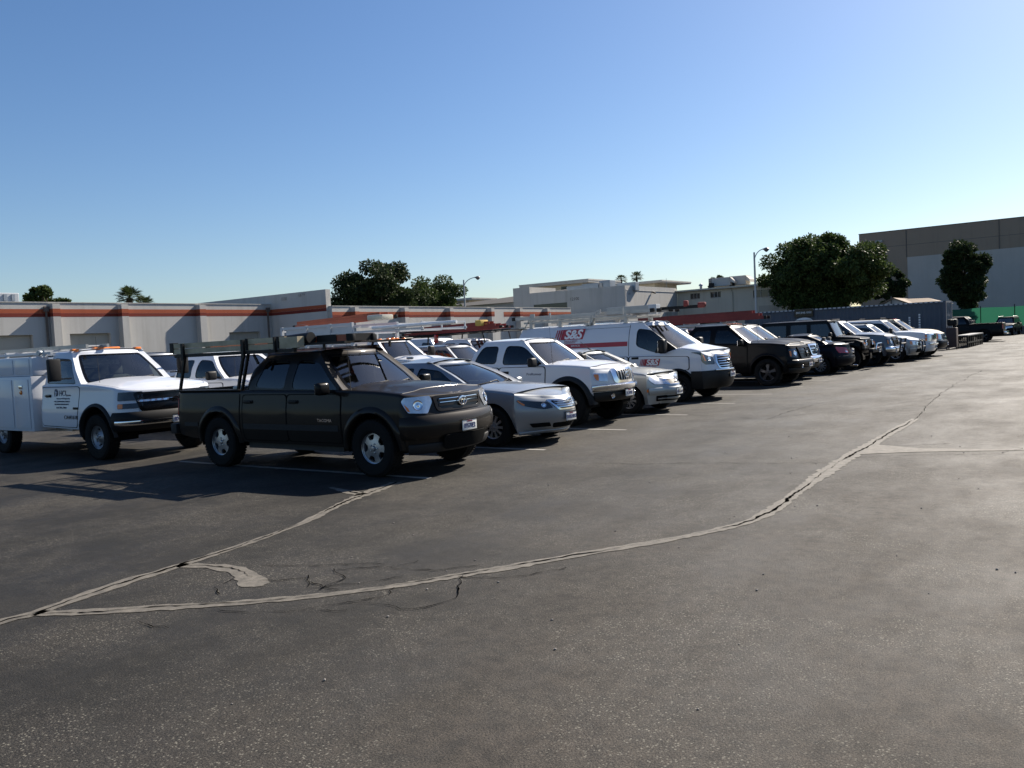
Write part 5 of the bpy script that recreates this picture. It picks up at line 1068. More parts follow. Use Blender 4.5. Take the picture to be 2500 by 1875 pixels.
c.front('grille_surround', [(-.43, .78), (-.50, .95), (-.43, 1.15), (.43, 1.15), (.50, .95), (.43, .78)], M_CHROME, .012, .05, holes=[[(-.395, .805), (-.45, .95), (-.395, 1.125), (.395, 1.125), (.45, .95), (.395, .805)]])
h = c.lamps([(.98, .90), (.98, 1.08), (1.5, 1.17), (2.06, 1.225), (1.96, 1.11), (1.7, .985), (1.4, .91)], M_LAMPD, extra=[('turn_signal', [(1.50, 1.0), (1.62, 1.15), (1.52, 1.13), (1.36, .99)], M_AMBER, .008)])
for q, sg in zip(h, (-1, 1)): c.bulb(q, sg*1.18, 1.05, .06, off=.007)
c.wrapband('front_bumper', -2.05, 2.05, .31, .76, M_BLACK, .035, .05); c.wrapband('bumper_strip', -1.05, 1.05, .725, .78, M_CHROME, .06, .02); c.plate(0, .64, '81647R1', a_off=.045); c.flares(.05, .025, M_BLACK)
c.side('sill_moulding', [(-3.2, .40), (-.5, .40), (-.5, .60), (-3.2, .60)], M_BLACK, .012, .02); c.lamps([(1.0, .9), (1.0, 1.5), (1.5, 1.5), (1.5, .9)], M_RED, True, name='tail_light')
# 6/7 big dark pickups with cross-hair grilles
def bigpickup(**k):
    d = pickup(W=2.0, cf=.55, cr=-4.6, rf=.33, xf=[(.3, .80), (.5, .90), (.66, .94), (.8, .90), (1.0, .86), (1.15, .80), (1.25, .70)], xr=[(.4, -4.80), (1.3, -4.82)], ztop=[(-4.9, 1.27), (-2.8, 1.27), (-.55, 1.26), (0, 1.24), (.5, 1.19), (.9, 1.145)], zbot=[(-4.9, .55), (-2.8, .46), (-.5, .42), (.4, .40), (.9, .36)], cabin=(-2.78, -.58), bed=(-4.78, -2.82), arches=[(0, .42, .49), (-3.57, .42, .49)], wheel=(.405, .275, .262, 'spoke5', M_DARKRIM), track=1.70, paint=M_PBLACK, ridge=.03,
        G=dict(zb=1.24, zt=1.83, xf=[(1.24, -.38), (1.83, -1.12)], xr=[(1.24, -2.76), (1.6, -2.68), (1.83, -2.44)], w=[(1.24, .93), (1.5, .88), (1.83, .72)], ws=(1.30, 1.81, .97), rw=(1.36, 1.74, .9), glass=(M_GLASS, M_TINT), frontglass=M_TINT,
               win=[('rear', [(-2.5, 1.34), (-1.78, 1.32), (-1.76, 1.75), (-2.3, 1.75)], .09), ('front', [(-1.64, 1.32), (-.66, 1.29, .05), (-1.18, 1.72, .12), (-1.6, 1.75)], .07)]),
        doors=[('rear', [(-2.7, .50), (-1.72, .48), (-1.72, 1.24), (-2.7, 1.24)], (-2.55, 1.08)), ('front', [(-1.69, .48), (-.60, .48), (-.60, 1.24), (-1.69, 1.24)], (-1.55, 1.08))], I=dict(rows=[-1.45, -2.3], z=.66))
    G = dict(d['G']); G.update(k.pop('G', {})); d.update(k); d['G'] = G; return d
def ram_face(c, surr, bump, plate_):
    g = c.front('grille', [(-.44, .80), (-.52, 1.10), (.52, 1.10), (.44, .80)], M_GLOSSB, .008, .06); c.front('grille_surround', [(-.48, .77), (-.57, 1.14), (.57, 1.14), (.48, .77)], surr, .028, .07, holes=[[(-.43, .81), (-.505, 1.09), (-.03, 1.09), (-.03, .81)], [(.03, .81), (.03, 1.09), (.505, 1.09), (.43, .81)]]); c.bars(g, [.92, 1.0], -.48, .48, .022, surr, .022); c.emblem(g, 0, .96, 'oval', 1.0, M_CHROME, .045)
    h = c.lamps([(1.0, .82), (1.0, 1.09), (1.68, 1.07), (1.6, .84)], M_LAMPD, extra=[('turn_signal', [(1.45, .86), (1.45, 1.02), (1.62, 1.02), (1.58, .87)], M_AMBER, .008)])
    for q, sg in zip(h, (-1, 1)): c.bulb(q, sg*1.14, .95, .08, off=.007)
    c.wrapband('front_bumper', -1.85, 1.85, .54, .76, bump, .07, .04); c.wrapband('lower_valance', -1.75, 1.75, .36, .53, M_BLACK, .04, .04)
    for sg in (-1, 1): c.bulb(c.r, sg*.86, .58, .05, off=.075)
    c.plate(0, .60, plate_, a_off=.08); c.flares(.07, .02, c.p); c.lamps([(.94, .9), (.94, 1.2), (1.5, 1.2), (1.5, .9)], M_RED, True, name='tail_light'); MB().box((-4.92, 0, .62), (.16, 1.8, .18), bev=.03).build('rear_bumper', bump, c.r); c.wipers()
c = Car('pickup_truck', 'black crew cab pickup with orange roof marker lights and dark alloys', 'pickup truck', -8.28, 26.05, 0, bigpickup()); ram_face(c, M_PBLACK, M_PBLACK, '6L28804'); c.mirror(-.72, 1.0, 1.32, (.13, .22, .2), M_PBLACK, .06); c.roof_lights([(-.22, .08), (0, .08), (.22, .08), (-.5, .07), (.5, .07)]); c.antenna(-.3, -.75, 1.28, .7)
c = Car('pickup_truck', 'black pickup with chrome grille bars and bumper, directly beyond the marker lit pickup', 'pickup truck', -8.72, 28.75, 0, bigpickup(paint=M_DKBLUE)); ram_face(c, M_CHROME, M_CHROME, '8P03175'); c.mirror(-.72, 1.0, 1.32, (.13, .22, .2), M_PBLACK, .06)
# 8 dark sedan parked tail out
c = Car('sedan', 'black sedan backed out of line, its red tail lamp facing the aisle', 'car', -10.95, 31.6, 180, sedan(W=1.72, paint=M_DKBLUE, cr=-3.15, xr=[(.25, -3.45), (.45, -3.60), (.62, -3.58), (.85, -3.50), (1.05, -3.46)], ztop=[(-3.7, 1.0), (-3.2, 1.03), (-2.4, 1.0), (-.7, .94), (-.2, .90), (.3, .82), (.7, .72), (.95, .66)], arches=[(0, .32, .37), (-2.70, .32, .37)], wheel=(.312, .2, .20, 'multi', M_STEEL), track=1.52, cabin=(-2.9, -.45), rr=.36,
    G=dict(zb=.93, zt=1.375, w=[(.93, .78), (1.15, .69), (1.375, .56)], xr=[(.93, -3.12), (1.1, -2.96), (1.375, -2.35)], frontglass=M_TINT, rw=(1.0, 1.345, .97), rwtint=False), I=dict(rows=[-1.5, -2.3], z=.38), doors=[('rear', [(-2.5, .30), (-1.82, .28), (-1.82, .93), (-2.7, .93)], (-2.5, .82, M_DKBLUE)), ('front', [(-1.79, .28), (-.62, .28), (-.62, .91), (-1.79, .93)], (-1.62, .80, M_DKBLUE))]))
c.lamps([(.55, .72), (.55, .90), (1.55, .97), (1.62, .92), (1.35, .74)], M_RED, True, name='tail_light', extra=[('reverse_light', [(.60, .74), (.60, .80), (.85, .81), (.85, .75)], M_LAMP, .008)]); c.mirror(-.76, .86, .98, (.11, .18, .12), M_DKBLUE, .04)
o = empty('license_plate', (-3.60, 0, .80)); o.parent = c.r; o.rotation_euler = (0, R(6), R(-90)); MB().box((0, 0, 0), (.31, .014, .155), bev=.004).build('plate_panel', M_PLATE, o); text('lettering', '6KVD402', .085, (0, -.009, -.01), (R(90), 0, 0), M_NAVY, o, xs=.8)
mb = MB()
for i in range(1): pass
B = c.wb; V = []; F = []; prof = [(.30, -.03), (.31, .02), (.42, .05), (.55, .062), (.62, .05), (.64, -.02)]; av = np.linspace(3.25, 6.75, 40)
for a in av:
    aa = a if a <= 5 else -(10-a)
    for z, off in prof: V.append(B.V(aa, z)+B.N(aa if abs(abs(aa)-5) > 1e-3 else 4.999, z)*off)
for i in range(len(av)-1):
    for j in range(5): F.append((i*6+j, (i+1)*6+j, (i+1)*6+j+1, i*6+j+1))
mesh_obj('rear_bumper', V, F, M_DKBLUE, c.r, True, 50); MB().box((-3.5, 0, 1.075), (.06, 1.1, .02), bev=.008).build('spoiler', M_DKBLUE, c.r)
MB().tube([(-3.4, -.4, .26), (-3.66, -.4, .25)], .028, 8).build('tailpipe', M_CHROME, c.r)
# 9 four-door off-roader with flat hood and separate fenders
c = Car('offroad_wagon', 'black hard top off roader with upright windscreen and round chrome lit nose', 'car', -8.0, 34.55, 0, pickup(W=1.58, paint=M_PBLACK, cf=.40, rf=.30, cr=-3.3, rr=.12, bf=.04, xf=[(.5, .50), (.8, .56), (1.1, .56), (1.2, .52)], xr=[(.5, -3.55), (1.2, -3.55)], ztop=[(-3.6, 1.26), (-.6, 1.24), (0, 1.20), (.55, 1.13)], zbot=[(-3.6, .62), (-2, .52), (.6, .62)], cabin=(-3.5, -.42), bed=None, arches=[(0, .44, .50), (-2.946, .44, .50)], wheel=(.42, .27, .215, 'spoke5', M_DARKRIM), track=1.62, crown=.03,
    G=dict(zb=1.22, zt=1.88, xf=[(1.22, -.40), (1.88, -.72)], xr=[(1.22, -3.5), (1.88, -3.42)], w=[(1.22, .765), (1.88, .69)], bf=.03, rf=.06, ws=(1.27, 1.84, .97), rw=(1.34, 1.78, .88), roofH=.05, crown=.03, frontglass=M_MID, win=[('back', [(-3.3, 1.32), (-2.35, 1.32), (-2.35, 1.80), (-3.25, 1.80)], .06), ('rear', [(-2.2, 1.32), (-1.55, 1.32), (-1.55, 1.80), (-2.2, 1.80)], .06), ('front', [(-1.42, 1.30), (-.58, 1.28, .04), (-.80, 1.80, .06), (-1.42, 1.80)], .06)]),
    doors=[('rear', [(-2.3, .62), (-1.5, .60), (-1.5, 1.22), (-2.3, 1.22)], (-2.1, 1.1)), ('front', [(-1.46, .60), (-.5, .60), (-.5, 1.20), (-1.46, 1.22)], (-1.3, 1.1))], I=dict(rows=[-1.35, -2.2], z=.75)))
for sg in (-1, 1):      # square separate front fenders
    mb = MB(); V = []; F = []; prof = [(-.62, .96), (-.50, 1.10), (-.25, 1.15), (.30, 1.14), (.52, 1.06), (.62, .88), (.60, .78)]
    for x, z in prof: V += [(x, sg*.62, z+.012), (x, sg*.97, z-.01), (x, sg*.98, z-.07), (x, sg*.62, z-.06)]
    for i in range(len(prof)-1):
        for j in range(4): q = (i*4+j, i*4+(j+1) % 4, (i+1)*4+(j+1) % 4, (i+1)*4+j); F.append(q if sg < 0 else q[::-1])
    F += [(0, 1, 2, 3), tuple(len(V)-4+j for j in (3, 2, 1, 0))]; mesh_obj('fender', V, F, M_PBLACK, c.r, True, 40)
    MB().box((.56, sg*.80, .98), (.05, .16, .06), bev=.015).build('turn_signal', M_AMBER, c.r); h = MB().lathe([(.105, 0), (.11, .03), (.095, .035), (.06, .01), (.001, .03)], (.56, sg*.50, 1.0), 'X', 20).build('headlight', M_CHROME, c.r)
    MB().bx(-3.5, -2.35, sg*.76, sg*.96, 1.0, 1.06, bev=.02).build('rear_fender', M_BLACK, c.r)
for k in range(7): y = -.27+k*.09; c.front('grille_slot', [(y-.025, .88), (y-.025, 1.09), (y+.025, 1.09), (y+.025, .88)], M_UNDER, .004, .02)
MB().box((.78, 0, .70), (.18, 1.5, .16), bev=.04).build('front_bumper', M_BLACK, c.r); mb = MB(); mb.tube([(.88, -.35, .74), (.93, -.33, .95), (.93, .33, .95), (.88, .35, .74)], .03, 8); mb.tube([(.94, -.33, .82), (.94, .33, .82)], .02, 8); mb.build('winch_guard', M_CHROME, c.r)
c.plate(.3, .68, '7NTK554', x=.885); c.mirror(-.62, .80, 1.36, (.1, .2, .17), M_BLACK, .06); c.wipers(); MB().box((-.66, 0, 1.93), (.09, 1.1, .05), bev=.02).build('visor', M_BLACK, c.r)
# 10 lifted slate pickup with busy chrome nose
c = Car('pickup_truck', 'lifted slate grey pickup with black guard and chrome bumper beside the off roader', 'pickup truck', -7.82, 37.35, 0, bigpickup(paint=M_SLATE, W=1.96)); ram_face(c, M_BLACK, M_CHROME, '8K91127'); c.mirror(-.72, .98, 1.32, (.13, .22, .2), M_PBLACK, .06)
mb = MB(); mb.tube([(1.02, -.45, .5), (1.10, -.45, 1.05), (1.10, .45, 1.05), (1.02, .45, .5)], .03, 8); mb.tube([(1.1, -.45, .85), (1.1, .45, .85)], .03, 8); mb.build('bull_bar', M_BLACK, c.r)
# 11 silver compact SUV
def suv(**k):
    d = pickup(W=1.80, cf=.48, rf=.42, cr=-3.2, rr=.22, xf=[(.25, .72), (.45, .82), (.62, .85), (.8, .83), (.95, .78), (1.05, .68)], xr=[(.4, -3.55), (.7, -3.6), (1.2, -3.52)], ztop=[(-3.6, 1.06), (-.6, 1.06), (0, 1.03), (.45, .97), (.85, .90)], zbot=[(-3.6, .42), (-2.5, .33), (-.5, .31), (.8, .27)], cabin=(-3.5, -.5), bed=None, arches=[(0, .36, .42), (-2.62, .36, .42)], wheel=(.355, .235, .215, 'spoke5', M_ALLOY), track=1.56, paint=M_SILVER, crown=.05,
        G=dict(zb=1.04, zt=1.63, xf=[(1.04, -.35), (1.63, -1.08)], xr=[(1.04, -3.56), (1.63, -3.30)], w=[(1.04, .85), (1.63, .67)], ws=(1.09, 1.60, .97), rw=(1.12, 1.55, .92), roofH=.05, crown=.04, glass=(M_GLASS, M_TINT), win=[('back', [(-3.35, 1.14), (-2.55, 1.13), (-2.55, 1.54), (-3.22, 1.54)], .08), ('rear', [(-2.46, 1.13), (-1.72, 1.12), (-1.70, 1.55), (-2.46, 1.55)], .07), ('front', [(-1.62, 1.12), (-.62, 1.09, .05), (-1.15, 1.52, .1), (-1.6, 1.55)], .07)]),
        doors=[('rear', [(-2.2, .42), (-1.68, .38), (-1.68, 1.04), (-2.5, 1.04)], (-2.3, .92)), ('front', [(-1.65, .38), (-.57, .38), (-.57, 1.03), (-1.65, 1.04)], (-1.5, .92))], I=dict(rows=[-1.45, -2.3], z=.5))
    G = dict(d['G']); G.update(k.pop('G', {})); d.update(k); d['G'] = G; return d
c = Car('suv', 'silver compact sport utility with grey wheel arches and dark guard on its nose', 'suv', -7.45, 40.45, 0, suv())
c.flares(.07, .03, M_SILVER); c.mirror(-.7, .9, 1.12, (.11, .2, .15), M_SILVER, .05); c.wipers(); g = c.front('grille', [(-.40, .66), (-.44, .86), (.44, .86), (.40, .66)], M_GLOSSB, .006, .05); c.bars(g, [.80], -.4, .4, .04, M_CHROME, .02); c.emblem(g, 0, .77, 'oval', 1.1, M_CHROME, .03)
c.lamps([(.78, .68), (.76, .85), (1.62, .90), (1.66, .74)], M_LAMP, extra=[('turn_signal', [(1.34, .72), (1.34, .87), (1.62, .89), (1.64, .75)], M_AMBER, .008)]); c.wrapband('front_bumper', -1.7, 1.7, .34, .60, M_SILVER, .04, .04); c.front('lower_air_intake', [(-.45, .40), (-.45, .55), (.45, .55), (.45, .40)], M_UNDER, .05, .03); mb = MB()
for sg in (-1, 1): mb.tube([(.93, sg*.30, .35), (.99, sg*.30, .6), (.97, sg*.30, .86), (.86, sg*.26, .92)], .028, 8)
mb.tube([(.99, -.30, .62), (.99, .30, .62)], .028, 8); mb.build('nose_guard', M_BLACK, c.r); c.plate(0, .50, '5MFL206', a_off=.065); mb = MB()
for sg in (-1, 1): mb.tube([(-1.2, sg*.56, 1.70), (-1.3, sg*.56, 1.75), (-3.0, sg*.56, 1.75), (-3.1, sg*.56, 1.69)], .018, 6)
mb.build('roof_rails', M_BLACK, c.r)
# 12 tall white wagon with square lamps
c = Car('suv', 'tall white extended wagon with square amber edged headlamps behind the silver compact', 'suv', -7.32, 42.95, 0, bigpickup(paint=M_WHITE, bed=None, xf=[(.3, .84), (.5, .92), (.7, .95), (.9, .95), (1.1, .93), (1.2, .84)], cabin=(-4.4, -.58), cr=-4.2, xr=[(.4, -4.45), (1.3, -4.42)], W=1.98, ztop=[(-4.6, 1.22), (-.55, 1.22), (0, 1.21), (.5, 1.16), (.9, 1.12)], arches=[(0, .39, .45), (-3.3, .39, .45)], wheel=(.375, .265, .215, 'spoke5', M_ALLOY), ridge=.0,
    G=dict(zb=1.20, zt=1.80, xf=[(1.20, -.42), (1.80, -1.10)], xr=[(1.2, -4.42), (1.8, -4.25)], w=[(1.20, .92), (1.80, .74)], ws=(1.26, 1.77, .97), win=[('back', [(-4.2, 1.32), (-2.85, 1.30), (-2.85, 1.72), (-4.1, 1.72)], .08), ('rear', [(-2.6, 1.30), (-1.82, 1.30), (-1.80, 1.72), (-2.6, 1.72)], .08), ('front', [(-1.66, 1.28), (-.66, 1.25, .05), (-1.16, 1.69, .12), (-1.62, 1.72)], .08)])))
g = c.front('grille', [(-.56, .82), (-.56, 1.08), (.56, 1.08), (.56, .82)], M_GLOSSB, .006, .04); c.bars(g, [.86, .93, 1.0, 1.05], -.54, .54, .02, M_CHROME, .02); c.front('grille_surround', [(-.60, .79), (-.60, 1.12), (.60, 1.12), (.60, .79)], M_CHROME, .016, .04, holes=[[(-.55, .83), (-.55, 1.075), (.55, 1.075), (.55, .83)]]); c.emblem(g, 0, .96, 'bowtie', .8, M_CHROME, .035)
c.lamps([(1.02, .80), (1.02, 1.10), (1.78, 1.10), (1.78, .80)], M_LAMP, extra=[('turn_signal', [(1.52, .81), (1.52, 1.09), (1.76, 1.09), (1.76, .81)], M_AMBER, .008)]); c.wrapband('front_bumper', -1.9, 1.9, .34, .70, M_WHITE, .04, .04); c.wrapband('bumper_strip', -1.35, 1.35, .62, .72, M_CHROME, .09, .03); c.plate(0, .52, '4VDR771', a_off=.055); c.mirror(-.72, 1.0, 1.34, (.13, .22, .24), M_BLACK, .06); c.wipers()
# 13 pale gold full-size SUV
c = Car('suv', 'pale gold full size sport utility with long amber lamp edge, last before the container end', 'suv', -7.25, 45.75, 0, bigpickup(paint=M_GOLD, bed=None, cabin=(-4.1, -.58), cr=-3.9, xr=[(.4, -4.15), (1.3, -4.12)], arches=[(0, .39, .45), (-3.02, .39, .45)], ztop=[(-4.4, 1.24), (-.55, 1.24), (0, 1.21), (.5, 1.14), (.9, 1.06)],
    G=dict(zb=1.22, zt=1.80, xr=[(1.2, -4.12), (1.8, -3.95)], xf=[(1.22, -.38), (1.80, -1.12)], w=[(1.22, .93), (1.80, .72)], win=[('back', [(-3.95, 1.32), (-2.75, 1.32), (-2.75, 1.72), (-3.85, 1.72)], .08), ('rear', [(-2.6, 1.32), (-1.78, 1.31), (-1.76, 1.72), (-2.6, 1.72)], .08), ('front', [(-1.64, 1.30), (-.66, 1.27, .05), (-1.18, 1.70, .12), (-1.6, 1.72)], .08)])))
g = c.front('grille', [(-.48, .78), (-.52, 1.06), (.52, 1.06), (.48, .78)], M_GLOSSB, .008, .05); c.bars(g, [.84, .92, 1.0], -.48, .48, .025, M_CHROME, .02); c.emblem(g, 0, .92, 'oval', 1.0, M_CHROME, .03); c.lamps([(.98, .82), (.98, 1.04), (1.68, 1.10), (1.74, .98), (1.6, .82)], M_LAMP, extra=[('turn_signal', [(1.5, .82), (1.42, 1.05), (1.66, 1.09), (1.70, .98), (1.62, .84)], M_AMBER, .008)]); c.wrapband('front_bumper', -1.85, 1.85, .38, .74, M_DKBLUE, .06, .04); c.plate(0, .58, '5TRV930', a_off=.07); c.mirror(-.72, .98, 1.32, (.13, .22, .2), M_PBLACK, .06); c.wipers()
c.roof_lights([(0, .5)], -1.35, M_RED); mb = MB()
for sg in (-1, 1): mb.tube([(-1.5, sg*.55, 1.86), (-1.6, sg*.55, 1.93), (-3.3, sg*.55, 1.93)], .02, 6)
for x in (-1.9, -2.9): mb.tube([(x, -.62, 1.95), (x, .62, 1.95)], .02, 6)
mb.build('roof_rack', M_BLACK, c.r)
# far end: black pickup lying across the aisle end, dark SUV facing us
c = Car('pickup_truck', 'black pickup parked crosswise beyond the container, tail towards the open aisle', 'pickup truck', -10.75, 70.4, 180, bigpickup(W=1.98, paint=M_PBLACK)); c.flares(.06, .02, M_PBLACK); c.lamps([(.94, .9), (.94, 1.24), (1.55, 1.24), (1.55, .9)], M_RED, True, name='tail_light'); MB().box((-4.93, 0, .62), (.18, 1.85, .18), bev=.03).build('rear_bumper', M_CHROME, c.r); c.mirror(-.72, 1.0, 1.32, (.13, .22, .2), M_PBLACK, .06); c.front('grille', [(-.5, .8), (-.5, 1.1), (.5, 1.1), (.5, .8)], M_GLOSSB, .006)
c = Car('suv', 'dark sport utility facing the camera at the far end of the aisle', 'suv', -7.75, 90.4, -97, suv(W=1.9, paint=M_DKBLUE, zbot=[(-3.6, .45), (.8, .36)], G=dict(zt=1.66))); c.flares(.05, .02, M_DKBLUE); c.lamps([(.78, .68), (.76, .85), (1.62, .90), (1.66, .74)], M_LAMP); c.front('grille', [(-.44, .62), (-.44, .86), (.44, .86), (.44, .62)], M_CHROME, .006); c.mirror(-.7, .95, 1.12, (.11, .24, .17), M_DKBLUE, .07); c.plate(0, .5, '7HJK118', a_off=.03); mb = MB()
for sg in (-1, 1): mb.tube([(-1.2, sg*.60, 1.74), (-1.3, sg*.60, 1.79), (-3.0, sg*.60, 1.79)], .025, 6)
mb.build('roof_rails', M_ALU, c.r)
c = Car('pickup_truck', 'tan pickup cab showing behind the black crosswise pickup', 'pickup truck', -11.2, 75.5, 180, bigpickup(W=1.95, paint=M_CREAMP)); c.flares(.06, .02, M_CREAMP); c.lamps([(.94, .9), (.94, 1.24), (1.55, 1.24), (1.55, .9)], M_RED, True, name='tail_light')
c = Car('sedan', 'pale sedan roof showing over the bed of the black crosswise pickup', 'car', -13.0, 80.5, 180, sedan(paint=M_CHAMP))

# ------------------------------------------------------------------ second row
c = Car('service_truck', 'white service body truck with company door lettering and amber roof lights', 'service truck', -14.42, 8.88, 0, pickup(W=1.96, cf=.52, cr=-1.86, rf=.36, rr=.06, bf=.07, br=.0, xf=[(.3, .82), (.5, .90), (.7, .94), (.92, .93), (1.0, .91), (1.18, .88), (1.26, .78)], xr=[(.4, -1.92), (1.3, -1.92)], ztop=[(-2.0, 1.29), (-.5, 1.29), (-.1, 1.27), (.4, 1.225), (.9, 1.165)], zbot=[(-2.0, .55), (-.5, .52), (.4, .50), (.9, .50)], cabin=(-1.86, -.50), bed=None, arches=[(0, .41, .52), (-3.4, .41, .5)][:1]+[(-30, .4, .4)][:0], wheel=(.395, .235, .215, 'steel8', M_STEEL), track=1.74, paint=M_OFFW, ridge=.025, R=.07,
    G=dict(zb=1.27, zt=1.875, xf=[(1.27, -.38), (1.875, -1.02)], xr=[(1.27, -1.92), (1.875, -1.85)], w=[(1.27, .925), (1.5, .875), (1.875, .73)], ws=(1.33, 1.855, .97), rw=(1.36, 1.8, .9), roofH=.06, crown=.04, R=.14, win=[('front', [(-1.74, 1.345), (-.70, 1.33, .05), (-1.06, 1.78, .10), (-1.68, 1.82)], .10)], frontglass=M_GLASS),
    doors=[('front', [(-1.84, .58), (-.62, .56), (-.56, .9), (-.53, 1.28), (-1.86, 1.28)], (-1.62, 1.12, M_GLOSSB))], I=dict(rows=[-1.25], z=.72), exhaust=False)); c2 = c
c.flares(.06, .035, M_FLARE); c.wipers(); c.mirror(-.70, .98, 1.60, (.10, .22, .40), M_BLACK, .18, True); c.antenna(-.25, -.70, 1.31, .85)
c.roof_lights([(0, .52)], -1.22); c.roof_lights([(-.62, .13), (.62, .13)], -1.16)
c.side('body_crease', [(-1.84, .88), (-.62, .88), (-.62, .895), (-1.84, .895)], M_OFFW, .012, .003)
text('lettering', 'HCI', .145, (-1.12, sy(c, -1.12, 1.165, .0095), 1.165), (R(90), 0, 0), M_LETG, c.r, shear=.2); text('lettering', 'Systems', .05, (-.90, sy(c, -.90, 1.135, .0095), 1.135), (R(90), 0, 0), M_LETG, c.r); text('lettering', 'Environmental & Engineering', .040, (-1.08, sy(c, -1.08, 1.075, .0095), 1.075), (R(90), 0, 0), M_LETG, c.r)
text('lettering', 'HVAC MAINTENANCE SERVICES', .038, (-1.12, sy(c, -1.12, 1.02, .0095), 1.02), (R(90), 0, 0), M_LETG, c.r); text('lettering', 'FIRE PROTECTION SPECIALISTS', .036, (-1.12, sy(c, -1.12, .97, .0095), .97), (R(90), 0, 0), M_LETG, c.r); text('lettering', '877-203-7864', .062, (-1.12, sy(c, -1.12, .905, .0095), .905), (R(90), 0, 0), M_LETG, c.r)
text('lettering', 'CA441618', .098, (-.80, sy(c, -.80, .735, .0095), .735), (R(90), 0, 0), M_LETK, c.r, xs=1.05); mb = MB(); mb.box((-.63, sy(c, -.63, .90, .0095), .90), (.16, .012, .04), bev=.004); mb.build('door_badge', M_BLACK, c.r)
mb = MB(); mb.lathe([(.001, 0), (.07, 0), (.07, .006), (.001, .006)], (-1.34, sy(c, -1.34, 1.155, .0095), 1.155), 'Y', 18); mb.V = [(x, y, 1.155+(z-1.155)*1.35) for x, y, z in mb.V]; mb.build('logo', M_LETG, c.r); mb = MB(); mb.tube([(-1.36, sy(c, -1.36, 1.20, .016), 1.20), (-1.32, sy(c, -1.32, 1.18, .016), 1.18), (-1.34, sy(c, -1.34, 1.12, .016), 1.12)], .012, 6); mb.build('logo_mark', M_LETW, c.r)
g = c.front('grille', [(-.60, .86), (-.66, 1.12), (.66, 1.12), (.60, .86)], M_GLOSSB, .006, .05); c.front('grille_bar', [(-.66, .985), (-.66, 1.02), (.66, 1.02), (.66, .985)], M_CHROME, .022, .006, g, .03); c.emblem(g, 0, 1.0, 'bowtie', .9, M_CHROME, .05); c.front('grille_surround', [(-.64, .83), (-.70, 1.15), (.70, 1.15), (.64, .83)], M_GLOSSB, .016, .05, holes=[[(-.595, .865), (-.65, 1.115), (.65, 1.115), (.595, .865)]])
c.lamps([(.98, 1.02), (1.0, 1.165), (1.72, 1.165), (1.74, 1.02)], M_LAMPD); c.lamps([(1.0, .885), (1.0, .97), (1.74, .97), (1.74, .885)], M_LAMPD, name='park_light', extra=[('turn_signal', [(1.55, .89), (1.55, .965), (1.73, .965), (1.73, .89)], M_AMBER, .008)])
c.wrapband('front_bumper', -1.9, 1.9, .50, .83, M_BLACK, .08, .04); c.wrapband('bumper_strip', -1.75, 1.75, .60, .70, M_CHROME, .095, .02); c.plate(0, .66, '8D41207', a_off=.10)
# service body behind the cab
sb = MB(); sb.bx(-5.4, -2.06, -.60, .60, .62, .72)
for sg in (-1, 1): sb.bx(-5.4, -2.06, sg*.62, sg*1.03, .46 if True else 0, 1.50, bev=.02); sb.bx(-5.4, -2.06, sg*.66, sg*.985, 1.503, 1.86, bev=.02)
sb.bx(-2.15, -2.07, -.6, .6, .72, 1.6); sb.bx(-5.4, -1.90, -.4, .4, .4, .6); sbo = sb.build('service_body', M_OFFW, c.r, smooth=True, angle=25)
for sg in (-1, 1):
    for (a, b) in ((-2.72, -2.12), (-3.9, -2.76), (-5.3, -4.0)):
        q = MB().bx(a+.03, b-.03, sg*1.031, sg*1.045, .52, 1.44, bev=.006).build('compartment_door', M_OFFW, c.r); MB().box(((a+b)/2, sg*1.053, 1.30), (.12, .016, .07), bev=.006).build('latch', M_CHROME, q)
        MB().bx(a+.03, b-.03, sg*.986, sg*.998, 1.54, 1.82, bev=.006).build('compartment_door', M_OFFW, c.r)
    MB().lathe([(.001, .022), (.035, .018), (.045, 0)], (-2.2, sg*1.03, 1.22), 'Y', 16).build('marker_light', M_AMBER, c.r) if sg > 0 else MB().lathe([(.001, -.022), (.035, -.018), (.045, 0)], (-2.42, -1.046, 1.20), 'Y', 16).build('marker_light', M_AMBER, c.r)
    for dx in (0, ): wheel(c.r, -3.5, sg*.86, .395, .23, .215, 'steel8', M_STEEL, sg)
MB().lathe([(.001, -.03), (.05, -.03), (.06, 0), (.05, .03), (.001, .03)], (-2.12, -.80, 1.93), 'Y', 16).build('work_light', M_GALV, c.r)
mb = MB(); mb.bx(-5.3, -1.75, -.78, -.73, 1.90, 1.94); mb.bx(-5.3, -1.75, .73, .78, 1.90, 1.94)
for x in (-5.1, -3.5, -2.0):
    mb.bx(x-.03, x+.03, -.78, .78, 1.941, 1.975)
    for sg in (-1, 1): mb.bx(x-.03, x+.03, sg*.73, sg*.78, 1.85, 1.902)
mb.build('rack', M_WSTEEL, c.r); mb = MB()
for y in (-.30, .10): mb.bx(-5.3, -1.0, y-.025, y+.025, 1.978, 2.045)
for k in range(14): mb.tube([(-5.1+k*.3, -.30, 2.01), (-5.1+k*.3, .10, 2.01)], .016, 6)
r = empty('extension_ladder', (-14.42, 8.7, 0), 0, 'pale aluminium ladder lying on the white service truck rack', 'ladder'); mb.build('rails', M_ALU, r)
